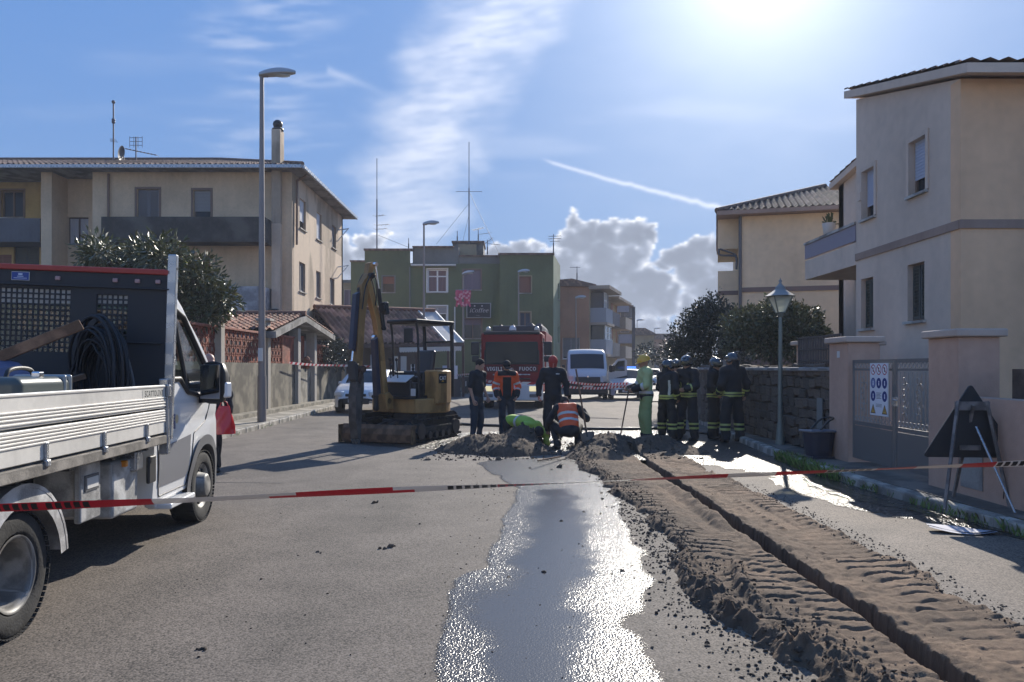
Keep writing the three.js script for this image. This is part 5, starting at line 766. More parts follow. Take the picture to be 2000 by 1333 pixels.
{ // safety poster tied to the gate
  const tex = canvasTex(360, 500, (c, w, h) => {
    c.fillStyle = '#e9e9ee'; c.fillRect(0, 0, w, h);
    const disc = (x, y, ring, fill) => { c.beginPath(); c.ellipse(x, y, 44, 46, 0, 0, 7); c.fillStyle = fill; c.fill(); c.lineWidth = 9; c.strokeStyle = ring; c.stroke(); c.fillStyle = ring === '#b3202a' ? '#222' : '#fff'; c.beginPath(); c.arc(x, y - 14, 9, 0, 7); c.fill(); c.fillRect(x - 8, y - 4, 16, 26); };
    for (let i = 0; i < 3; i++) { disc(65 + i * 115, 60, '#b3202a', '#f4f4f4'); c.strokeStyle = '#b3202a'; c.beginPath(); c.moveTo(35 + i * 115, 30); c.lineTo(95 + i * 115, 92); c.stroke(); disc(65 + i * 115, 190, '#1d2f77', i === 0 ? '#7b88b5' : '#22347e'); }
    disc(65, 315, '#1d2f77', '#22347e'); disc(295, 315, '#1d2f77', '#22347e'); c.fillStyle = '#555'; for (let k = 0; k < 5; k++) c.fillRect(130, 282 + k * 13, 100 - (k % 2) * 20, 5); for (let k = 0; k < 3; k++) c.fillRect(120, 390 + k * 12, 120, 4);
    for (const x of [65, 295]) { c.beginPath(); c.moveTo(x, 400); c.lineTo(x + 46, 480); c.lineTo(x - 46, 480); c.closePath(); c.fillStyle = '#c9a24a'; c.fill(); c.lineWidth = 8; c.strokeStyle = '#3a2b18'; c.stroke(); c.fillStyle = '#222'; c.fillRect(x - 4, 428, 8, 30); }
  });
  const T = thing('safety_poster', 'white building-site safety poster with round symbols tied to the gate', 'poster', [5.0, 1.23, -10.45], -Math.PI / 2);
  mb().box(0.52, 0.72, 0.008, 0, 0, 0).build('sheet', M.offwhite, T); const m = meshOf('print', new THREE.PlaneGeometry(0.51, 0.71), material('poster_print', [0.85, 0.85, 0.85], 0.7, { map: tex }), T); m.position.z = 0.0062;
}
{ // stone wall
  const T = thing('stone_wall', 'dark rough stone garden wall on the right behind the firefighters', 'wall'), X = 5.1, W0 = 12.15, W1 = 24; reseed(61);
  mb().box(0.22, 1.44, W1 - W0, X + 0.15, 0.72, -(W0 + W1) / 2).build('wall_core', dirty('mortar', [0.13, 0.115, 0.10], 1), T);
  const sm = [[0.15, 0.11, 0.08], [0.19, 0.14, 0.10], [0.12, 0.095, 0.07], [0.17, 0.13, 0.10]].map((c, i) => dirty('stone_' + i, c, 2.5, 0.95));
  const gs = [0, 1, 2, 3, 4].map((k) => { const g = plainGeo(new RoundedBoxGeometry(1, 1, 1, 2, 0.10)); const p = g.attributes.position; for (let i = 0; i < p.count; i++) { const a = V(p.getX(i), p.getY(i), p.getZ(i)); const f = 0.85 + 0.3 * vnoise(a.x * 2 + k * 9 + 20, a.y * 2 + 20, Math.round(a.z * 2)); p.setXYZ(i, a.x * f, a.y * (0.92 + 0.1 * (f - 0.85)), a.z * f); } g.computeVertexNormals(); metricUV(g); return g; });
  let y = 0.12, n = 0; while (y < 1.42) { const h = rr(0.14, 0.22); let d = W0 + 0.02; while (d < 20.5) { const w = rr(0.18, 0.42); if (n++ < 296) { const m = meshOf('stone', gs[n % 5], sm[Math.floor(rnd() * 4)], T); const hh = h * rr(0.75, 1.15); m.position.set(X + 0.055 + rr(-0.02, 0.02), y + h / 2 + rr(-0.025, 0.025), -(d + w / 2)); m.scale.set(0.16 + rr(0, 0.04), hh, w * rr(0.85, 1.0)); m.rotation.x = rr(-0.16, 0.16); } d += w; } y += h; }
  mb().rbox(0.42, 0.07, W1 - W0, 0.02, X + 0.13, 1.5, -(W0 + W1) / 2).build('coping', dirty('grey_coping', [0.36, 0.34, 0.32], 0.8), T);
  mb().box(0.02, 0.5, 0.22, X - 0.065, 0.78, -12.55).build('meter_cabinet', M.greyRender, T);
  for (const [d, w] of [[18.2, 0.3], [19.3, 0.3]]) mb().rbox(0.34, 1.72, w, 0.01, X + 0.1, 0.86, -d).build('pier', M.concrete, T);
}
{ // railing of bright open slots on the wall by the pillar
  const T = thing('railing', 'slotted iron railing on top of the stone wall beside the pink pillar', 'railing', [5.2, 1.54, -12.15]); const rm = material('railing_dark', [0.07, 0.065, 0.065], 0.5, { metalness: 0.3 });
  for (let i = 0; i <= 16; i++) mb().box(0.03, 0.5, 0.03, 0, 0.25, -i * 0.11).build('bar', rm, T); mb().box(0.035, 0.03, 1.8, 0, 0.515, -0.88).box(0.035, 0.03, 1.8, 0, 0.30, -0.88).box(0.035, 0.03, 1.8, 0, 0.1, -0.88).build('rail', rm, T);
}
{ const T = thing('garden_wall', 'orange wall end behind the slotted railing', 'wall'); mb().box(1.5, 1.95, 0.2, 6.2, 0.975, -14.6).build('wall_panel', M.pink, T); mb().rbox(1.7, 0.08, 0.34, 0.02, 6.2, 1.99, -14.6).build('coping', pinkCap, T); }

// ---------- wheeled shopping-style bin ----------
{
  const T = thing('wheeled_bin', 'dark blue square bin with a looped carrying handle beside the pink pillar', 'bin', [4.79, 0.12, -12.0], 0.15); const bm = material('bin_blue', [0.022, 0.028, 0.05], 0.45);
  const g = gridGeo(16, 6, (u, v) => { const a = u * Math.PI * 2, sx = Math.cos(a), sz = Math.sin(a), k = 1 / Math.pow(Math.pow(Math.abs(sx), 6) + Math.pow(Math.abs(sz), 6), 1 / 6), r = lerp(0.16, 0.205, v); return [sx * k * r, v * 0.40, sz * k * r * 0.9]; }); meshOf('tub', g, bm, T);
  mb().rbox(0.36, 0.03, 0.32, 0.01, 0, 0.015, 0).build('base', bm, T); mb().rbox(0.45, 0.035, 0.41, 0.015, 0, 0.42, 0, -0.02, 0, 0.0, 2).build('lid', material('lid_grey', [0.16, 0.17, 0.2], 0.35), T); mb().rbox(0.14, 0.2, 0.01, 0.004, 0, 0.2, 0.17).build('panel', bm, T);
  mb().tube([[-0.05, 0.43, 0.13], [0.1, 0.58, 0.13], [0.18, 0.62, 0.12], [0.2, 0.62, -0.1], [0.1, 0.58, -0.13], [-0.05, 0.43, -0.13]], 0.016, 30, 6).build('handle', M.black, T);
}
// ---------- rear of a triangular warning sign on its folding stand ----------
{
  const T = thing('warning_sign', 'back of a triangular road works sign on a folding steel stand', 'sign', [4.74, 0, -7.9], -0.10); const sg = material('sign_back', [0.018, 0.018, 0.02], 0.55), st = dirty('stand_steel', [0.22, 0.19, 0.17], 2, 0.5);
  const s = new THREE.Shape(); const R = 0.055, tri = [[-0.47, 0.60], [0.47, 0.60], [0, 1.36]]; for (let i = 0; i < 3; i++) { const p = tri[i], q = tri[(i + 1) % 3], o = tri[(i + 2) % 3]; const a = V(p[0], p[1], 0), b = V(q[0], q[1], 0), c = V(o[0], o[1], 0), d1 = c.clone().sub(a).normalize(), d2 = b.clone().sub(a).normalize(); const s0 = a.clone().addScaledVector(d1, R), s1 = a.clone().addScaledVector(d2, R); if (i === 0) s.moveTo(s0.x, s0.y); else s.lineTo(s0.x, s0.y); s.quadraticCurveTo(a.x, a.y, s1.x, s1.y); } s.closePath();
  const g = new THREE.ExtrudeGeometry(s, { depth: 0.014, bevelEnabled: true, bevelSize: 0.004, bevelThickness: 0.004, bevelSegments: 2, curveSegments: 6 }); mb().add(g, 0, 0, 0).build('panel', sg, T).position.z = -0.05;
  mb().beam([-0.14, 1.18, 0.0], [-0.37, 0.1, 0.22], 0.028, 0.028).build('leg', st, T); mb().beam([0.14, 1.18, 0.0], [0.28, 0.12, 0.16], 0.028, 0.028).build('leg', st, T); mb().beam([0.0, 1.14, 0.02], [-0.03, 0.14, -0.35], 0.028, 0.028).build('leg', st, T); mb().bar([0.02, 0.92, 0.03], [0.20, 0.04, 0.48], 0.013).build('prop', M.galv, T);
  mb().box(0.34, 0.09, 0.02, 0, 1.13, -0.005).box(0.2, 0.05, 0.02, -0.02, 0.7, -0.005).build('bracket', st, T); mb().tube([[0.24, 0.58, 0.02], [0.34, 0.5, 0.03], [0.3, 0.36, 0.05], [0.28, 0.2, 0.06], [0.3, 0.16, 0.02]], 0.014, 18, 6).build('cable_tie', M.rust, T);
}
{ const T = thing('fallen_panel', 'bent pale panel lying flat in the road by the kerb', 'panel', [4.16, 0, -7.1], -0.3); meshOf('sheet', gridGeo(14, 6, (u, v) => [(u - 0.5) * 0.56, 0.012 + 0.05 * Math.pow(Math.abs(u - 0.55) * 1.6, 2) + 0.02 * v * Math.sin(u * 4), (v - 0.5) * -0.22 * (0.5 + 0.7 * Math.sin(Math.PI * clamp(u * 0.9 + 0.1)))]), material('pale_plastic', [0.4, 0.4, 0.45], 0.5, { side: THREE.DoubleSide }), T); mb().tube([[-0.28, 0.05, 0], [-0.1, 0.02, 0.06], [0.1, 0.018, 0.09], [0.27, 0.04, 0.03]], 0.006, 12, 5).build('rim', M.black, T); }

// ---------- plants ----------
const leafMat = (n, c, rough = 0.45, tr = 0.25) => physical(n, c, rough, { transmission: tr, thickness: 0, side: THREE.DoubleSide, vertexColors: true });
function leaves(lumps, n, len, wid, seed, droop = 0.3, shell = 0.6) {   // many folded leaves through a set of lumps [x, y, z, r]
  reseed(seed); const pos = [], idx = [], col = []; const tot = lumps.reduce((s, l) => s + Math.pow(l[3], 2.4), 0);
  for (const [cx, cy, cz, r] of lumps) { const m = Math.round(n * Math.pow(r, 2.4) / tot);
    for (let i = 0; i < m; i++) {
      let a, b, c, q; do { a = rr(-1, 1); b = rr(-1, 1); c = rr(-1, 1); q = Math.hypot(a, b, c); } while (q > 1 || q < 0.05);
      const rad = Math.pow(rnd(), 1 - shell) * r * rr(0.85, 1.12); a /= q; b /= q; c /= q; const bumpy = 0.82 + 0.36 * vnoise(a * 3 + cx * 3 + 50, b * 3 + 50, Math.round(c * 4));
      const px = cx + a * rad * bumpy, py = cy + b * rad * bumpy * 0.92, pz = cz + c * rad * bumpy;
      const d = V(a + rr(-0.8, 0.8), b + rr(-0.8, 0.8) - droop * 0.3, c + rr(-0.8, 0.8)).normalize(), s = V(rr(-1, 1), rr(-1, 1), rr(-1, 1)).cross(d).normalize(), nn = d.clone().cross(s), L = len * rr(0.65, 1.25), W = wid * rr(0.7, 1.2), k = pos.length / 3;
      const put = (t, w, up) => pos.push(px + d.x * t + s.x * w + nn.x * up, py + d.y * t + s.y * w + nn.y * up, pz + d.z * t + s.z * w + nn.z * up);
      put(0, 0, 0); put(L * 0.5, W, W * 0.35); put(L, 0, -L * 0.12); put(L * 0.5, -W, W * 0.35); idx.push(k, k + 1, k + 2, k, k + 2, k + 3);
      const t = rr(0.6, 1.4), w2 = rr(0.9, 1.15); for (let j = 0; j < 4; j++) col.push(t * w2, t, t * rr(0.8, 1.05));
    } }
  const g = new THREE.BufferGeometry(); g.setAttribute('position', new THREE.Float32BufferAttribute(pos, 3)); g.setAttribute('color', new THREE.Float32BufferAttribute(col, 3)); g.setIndex(idx); g.computeVertexNormals(); return g;
}
const lumpsAt = (list, D, jit = 0.5) => list.map(([x, y, r], i) => [wx(x, D), wy(y, D), -D + (hash3(i, 3, 7) - 0.5) * jit * 2, r / FOCAL * D]);
function trunkAndLimbs(b, base, lumps, r, split) { const s = V(...split); b.tube([base, [lerp(base[0], split[0], 0.5) + 0.05, lerp(base[1], split[1], 0.5), lerp(base[2], split[2], 0.5)], split], r, 12, 8); for (const l of lumps) b.tube([split, [lerp(split[0], l[0], 0.5), lerp(split[1], l[1], 0.6), lerp(split[2], l[2], 0.5)], [l[0], l[1], l[2]]], r * 0.32, 8, 5); return b; }
{ const T = thing('evergreen_tree', 'glossy dark evergreen tree above the lattice wall behind the truck', 'tree'); const L = lumpsAt([[165, 496, 34], [205, 500, 44], [255, 496, 42], [300, 520, 62], [345, 515, 52], [375, 545, 56], [400, 585, 52], [425, 590, 36], [400, 615, 38], [330, 575, 70], [250, 545, 60], [200, 540, 50]], 20, 0.9);
  trunkAndLimbs(mb(), [-8.7, 0, -20], L, 0.16, [-8.8, 2.2, -20]).build('trunk', M.bark, T);
  stuff(meshOf('crown', leaves(L, 8000, 0.20, 0.035, 11, 0.6, 0.5), leafMat('glossy_leaf', [0.115, 0.125, 0.05], 0.42, 0.4), T)); }
{ const T = thing('round_tree', 'round clipped evergreen tree with dense crown behind the stone wall', 'tree'); const L = lumpsAt([[1468, 640, 46], [1515, 622, 44], [1565, 636, 46], [1498, 662, 48], [1548, 664, 50], [1445, 655, 26], [1600, 655, 28], [1530, 602, 24], [1585, 620, 22], [1480, 610, 18], [1440, 680, 18]], 20, 0.6);
  trunkAndLimbs(mb(), [wx(1510, 20), 0, -20], L, 0.11, [wx(1511, 20), 1.9, -20]).build('trunk', M.bark, T);
  stuff(meshOf('crown', leaves(L, 11000, 0.12, 0.03, 12, 0.2), leafMat('round_leaf', [0.14, 0.15, 0.075], 0.42, 0.35), T)); }
{ const T = thing('tall_shrub', 'tall dark shrub with upright shoots between the street end and the round tree', 'shrub'); const D = 24, L = lumpsAt([[1348, 690, 48], [1395, 690, 56], [1350, 655, 40], [1380, 640, 50], [1402, 635, 42], [1366, 628, 34], [1396, 600, 30], [1376, 612, 26], [1412, 620, 30], [1350, 735, 44], [1400, 745, 52], [1440, 700, 40], [1432, 750, 44]], D, 0.7);
  reseed(14); const sh = []; for (let i = 0; i < 64; i++) { const x = wx(rr(1322, 1405), D), t = sstep(1320, 1400, 1000 + x / D * FOCAL), y0 = wy(lerp(690, 620, t), D), y1 = wy(lerp(660, 572, t) + rr(-14, 36), D), z = -D + rr(-0.5, 0.5); const k = 8; for (let j = 0; j <= k; j++) sh.push([x + rr(-0.02, 0.02) + (j / k) * rr(-0.12, 0.02), lerp(y0, y1, j / k), z, 0.075 - 0.035 * j / k]); }
  mb().tube([[wx(1385, D), 0, -D], [wx(1380, D), 1, -D], [wx(1388, D), 2.6, -D]], 0.09, 10, 6).build('stem', M.bark, T);
  stuff(meshOf('foliage', leaves(L, 15000, 0.10, 0.028, 15, 0), leafMat('shrub_leaf', [0.05, 0.058, 0.036], 0.5), T)); stuff(meshOf('shoots', leaves(sh, 3400, 0.085, 0.02, 16, -0.5, 0.3), leafMat('shoot_leaf', [0.05, 0.055, 0.03], 0.45), T)); }
{ const T = thing('climbing_plant', 'leafy climber spilling over the lattice beyond the gate canopy', 'plant'); const L = []; reseed(9); for (let i = 0; i < 16; i++) { const d = rr(31.3, 35.2); L.push([-7.75 + rr(-0.15, 0.18), rr(1.75, 2.75), -d, rr(0.2, 0.42)]); } const st = mb(); for (let i = 0; i < 5; i++) st.tube([[-8.0, 0.2, -32 - i * 0.6], [-7.9, 1.4, -32.2 - i * 0.6], [-7.75, 2.3, -31.8 - i * 0.7]], 0.02, 8, 5); st.build('stem', M.bark, T); stuff(meshOf('foliage', leaves(L, 2600, 0.15, 0.035, 19), leafMat('climber_leaf', [0.07, 0.075, 0.05], 0.35), T)); }
{ const T = thing('palm_tree', 'short palm with spiky crown at the street end', 'palm tree'); const D = 60, c = [wx(1308, D), wy(682, D), -D]; reseed(23); mb().tube([[c[0] + 0.1, 0, c[2]], [c[0], c[1] * 0.6, c[2]], c], 0.28, 8, 8).build('trunk', M.bark, T); const fr = mb(); for (let i = 0; i < 46; i++) { const a = rr(0, 6.28), e = rr(-0.4, 1.45), L = rr(0.9, 1.5); for (let k = 0; k < 9; k++) { const t0 = k / 9, t1 = (k + 1) / 9; const P = (t, w) => { const r = Math.cos(e) * L * t, y = Math.sin(e) * L * t - 0.5 * t * t; return [c[0] + Math.cos(a) * r - Math.sin(a) * w, c[1] + y, c[2] + Math.sin(a) * r + Math.cos(a) * w]; }; const wv = 0.22 * Math.sin(Math.PI * Math.min(1, t0 + 0.15)); fr.tri([P(t0, 0), P(t1 + 0.08, wv), P(t1, 0)]).tri([P(t0, 0), P(t1, 0), P(t1 + 0.08, -wv)]); } } fr.build('crown', material('palm_frond', [0.035, 0.045, 0.03], 0.6, { side: THREE.DoubleSide }), T); }
{ const T = thing('garden_bush', 'dark bush at the far street corner left of the palm', 'shrub'); const L = lumpsAt([[1265, 690, 22], [1290, 700, 20], [1318, 705, 20], [1332, 690, 24]], 55, 1); stuff(meshOf('foliage', leaves(L, 1500, 0.2, 0.06, 25), leafMat('bush_leaf', [0.045, 0.05, 0.03], 0.5), T)); mb().tube([[L[1][0], 0, -55], [L[1][0], 1.5, -55]], 0.06, 4, 5).build('stem', M.bark, T); }
{ // weeds in the joint between kerb and road
  reseed(41); const b = []; const pos = [], col = []; const blade = (x, d, h, y) => { const a = rr(0, 6.28), l = rr(0.2, 0.7) * h, w = rr(0.004, 0.009), c = Math.cos(a), s = Math.sin(a), k = rr(0.6, 1.5), dry = rnd() < 0.2; pos.push(x - s * w, y, -d - c * w, x + s * w, y, -d + c * w, x + c * l * 0.4, y + h * 0.7, -d - s * l * 0.4, x + c * l * 0.4, y + h * 0.7, -d - s * l * 0.4, x + s * w, y, -d + c * w, x + c * l, y + h, -d - s * l); for (let i = 0; i < 6; i++) dry ? col.push(0.16 * k, 0.13 * k, 0.06 * k) : col.push(0.16 * k, 0.25 * k, 0.05 * k); };
  const kx = curve1(rightEdge.map((p) => [p[1], p[0]])); for (let i = 0; i < 3600; i++) { const t = rnd(); const d = t < 0.66 ? 10.2 + 2.6 * Math.pow(rnd(), 0.8) : rr(6.6, 10.6); const thick = t < 0.66 ? 1 : (fbm(d * 2, 3, 5, 3) > 0.47 ? 0.65 : 0); if (!thick) continue; blade(kx(d) - 0.03 + rr(-0.14, 0.09) * thick, d, rr(0.04, 0.16) * thick, rnd() < 0.4 ? 0.03 : 0.0); }
  for (let i = 0; i < 500; i++) { const d = rr(16, 30), k = fbm(d * 1.5, 9, 3, 3); if (k < 0.5) continue; blade(lerp(-6.2, -6.85, (d - 16) / 14) + rr(-0.02, 0.1), d, rr(0.03, 0.08), 0.0); }
  const g = new THREE.BufferGeometry(); g.setAttribute('position', new THREE.Float32BufferAttribute(pos, 3)); g.setAttribute('color', new THREE.Float32BufferAttribute(col, 3)); g.computeVertexNormals();
  const m = meshOf('weeds', g, physical('weed_blades', [1, 1, 1], 0.6, { vertexColors: true, side: THREE.DoubleSide, transmission: 0.3, thickness: 0 })); stuff(m); tag(m, 'low green weeds growing in the kerb joint', 'weeds');
}
// ================= vehicles (each built nose towards +z, then placed) =================
// half-shell body: stations along z from 0 (rear) to len (nose); cross-section climbs the side, turns a rounded shoulder and runs to the centre line
function shell(o) {
  const { len, yb, yt, w, side = () => 1, r = () => 0.12, nf = 70, ns = 46, holeSide, holeTop, crown = 0.02 } = o;
  const at = (f, s) => {
    const Y1 = yt(f), Y0 = Math.min(yb(f), Y1 - 0.03), R = Math.min(r(f), (Y1 - Y0) * 0.6), W = w(f), ys = Y1 - R;
    if (s < 0.62) { const y = lerp(Y0, ys, s / 0.62); return [W * side(y, f), y, f]; }
    const xe = W * side(ys, f);
    if (s < 0.76) { const a = (s - 0.62) / 0.14 * Math.PI / 2; return [xe - R + R * Math.cos(a), ys + R * Math.sin(a), f]; }
    const t = (s - 0.76) / 0.24, x = (xe - R) * (1 - t); return [x, Y1 + crown * (1 - Math.pow(1 - t, 2)), f];
  };
  const gs = [];
  for (const sg of [1, -1]) {
    const P = []; for (let i = 0; i <= nf; i++) { const row = []; for (let k = 0; k <= ns; k++) row.push(at(len * i / nf, k / ns)); P.push(row); }
    const g = gridGeo(nf, ns, (u, v, i, j) => { const p = P[i][j]; return [p[0] * sg, p[1], p[2]]; }, (u, v) => { const p = at(u * len, v); return v < 0.70 ? holeSide && holeSide(p[2], p[1], sg) : holeTop && holeTop(p[2], p[0] * sg, p[1]); });
    if (sg > 0) for (let i = 0; i < g.index.count; i += 3) { const a = g.index.array[i + 1]; g.index.array[i + 1] = g.index.array[i + 2]; g.index.array[i + 2] = a; }
    g.computeVertexNormals(); gs.push(plainGeo(g));
  }
  const geo = mergeGeometries(gs); metricUV(geo);
  const sx = (f, y) => { const ys = yt(f) - Math.min(r(f), 0.3); return w(f) * side(Math.min(y, ys), f) - (y > ys ? Math.min(0.04, (y - ys) * 0.4) : 0); };
  return { geo, at, sx };
}
function sideSheet(sh, poly, off, sg, n = 26) { // patch lying on the body side inside an outline of [z, y]
  const zs = poly.map((p) => p[0]), z0 = Math.min(...zs), z1 = Math.max(...zs);
  const span = (z) => { let lo = 1e9, hi = -1e9; for (let i = 0, j = poly.length - 1; i < poly.length; j = i++) { const [xa, ya] = poly[i], [xb, yb2] = poly[j]; if ((z >= Math.min(xa, xb) - 1e-9) && (z <= Math.max(xa, xb) + 1e-9)) { if (Math.abs(xa - xb) < 1e-9) { lo = Math.min(lo, ya, yb2); hi = Math.max(hi, ya, yb2); } else { const y = ya + (yb2 - ya) * (z - xa) / (xb - xa); lo = Math.min(lo, y); hi = Math.max(hi, y); } } } return [lo, hi]; };
  return gridGeo(n, 8, (u, v) => { const z = clamp(lerp(z0, z1, u), z0 + 1e-4, z1 - 1e-4), [lo, hi] = span(z), y = lerp(lo, hi, v); return [sg * (sh.sx(z, y) + off), y, z]; });
}
function sideLine(b, sh, pts, off, sg, r = 0.006, closed = false) { const P = []; for (let i = 0; i + 1 < pts.length + (closed ? 1 : 0); i++) { const a = pts[i], c = pts[(i + 1) % pts.length]; const n = Math.max(1, Math.ceil(Math.hypot(c[0] - a[0], c[1] - a[1]) / 0.09)); for (let k = 0; k < n; k++) { const z = lerp(a[0], c[0], k / n), y = lerp(a[1], c[1], k / n); P.push([sg * (sh.sx(z, y) + off), y, z]); } } if (!closed) { const e = pts[pts.length - 1]; P.push([sg * (sh.sx(e[0], e[1]) + off), e[1], e[0]]); } return b.tube(P, r, P.length * 3, 6, closed); }
function topSheet(sh, z0, z1, x0, x1, off, n = 14) { return gridGeo(n, n, (u, v) => { const z = lerp(z0, z1, v), xx = lerp(x0, x1, u); let best = sh.at(z, 0.76), yy = best[1]; const c = sh.at(z, 1)[1]; const t = 1 - clamp(Math.abs(xx) / Math.max(0.01, best[0])); yy = lerp(best[1], c, 1 - Math.pow(1 - t, 2)); return [xx, yy + off, z + off * 0.6]; }); }
function wheel(parent, x, z, R, W, sg, style) { // sg: side that shows (+1 outside towards +x)
  const T = new THREE.Group(); T.name = 'wheel'; T.position.set(x, R, z); parent.add(T);
  const p = [], h = W / 2, ri = R * 0.62; // profile (radius, along axle)
  for (const q of [[ri, -h * 0.8], [ri + 0.02, -h], [R * 0.86, -h], [R * 0.96, -h * 0.9], [R, -h * 0.72], [R, h * 0.72], [R * 0.96, h * 0.9], [R * 0.86, h], [ri + 0.02, h], [ri, h * 0.8]]) p.push(q);
  const tb = mb(); tb.lathe(p, 0, 0, 0, 0, 0, -Math.PI / 2 * sg, 40);
  for (let i = 0; i < 64; i++) { const a = i / 64 * Math.PI * 2; for (const k of [-0.5, 0.5]) tb.box(W * 0.32, 0.008, 0.026, k * W * 0.9 * 0.8, Math.cos(a) * (R - 0.003), Math.sin(a) * (R - 0.003), a, 0, 0); }
  tb.build('tyre', M.rubber, T);
  const rm = style === 'dish' ? [[ri, h * 0.92], [ri - 0.016, h * 0.9], [ri - 0.022, h * 0.72], [ri - 0.036, h * 0.6], [ri - 0.046, -h * 0.7], [ri - 0.085, -h * 0.95], [0.09, -h * 1.05], [0.085, -h * 0.55], [0.06, -h * 0.5], [0, -h * 0.5]] : style === 'dome' ? [[ri, h * 0.85], [ri - 0.025, h * 0.7], [ri - 0.04, h * 0.5], [0.135, h * 0.55], [0.12, h * 1.25], [0.09, h * 1.4], [0, h * 1.45]] : [[ri, h * 0.85], [ri - 0.03, h * 0.7], [ri * 0.55, h * 0.62], [0.05, h * 0.8], [0, h * 0.82]];
  const rb = mb(); rb.lathe(rm, 0, 0, 0, 0, 0, -Math.PI / 2 * sg, 36); rb.build('rim', style === 'alloy' ? M.galv : material('wheel_steel', [0.30, 0.285, 0.26], 0.5, { map: rep(tDirt, 2) }), T);
  const hb = mb(), nh = style === 'alloy' ? 5 : 10; for (let i = 0; i < nh; i++) { const a = i / nh * Math.PI * 2, rr0 = style === 'dish' ? ri * 0.66 : ri * 0.74, xx = style === 'dish' ? -h * 0.97 : h * 0.56; hb.add(new THREE.CylinderGeometry(0.022, 0.022, 0.02, 8), sg * xx, Math.cos(a) * rr0, Math.sin(a) * rr0, 0, 0, Math.PI / 2); } hb.build('rim_hole', M.black, T);
  if (style === 'dish') { const nb = mb(); for (let i = 0; i < 6; i++) { const a = i / 6 * Math.PI * 2; nb.add(new THREE.CylinderGeometry(0.014, 0.014, 0.04, 6), -sg * h * 0.9, Math.cos(a) * 0.105, Math.sin(a) * 0.085, 0, 0, Math.PI / 2); } nb.build('wheel_nut', M.darkSteel, T); }
  return T;
}

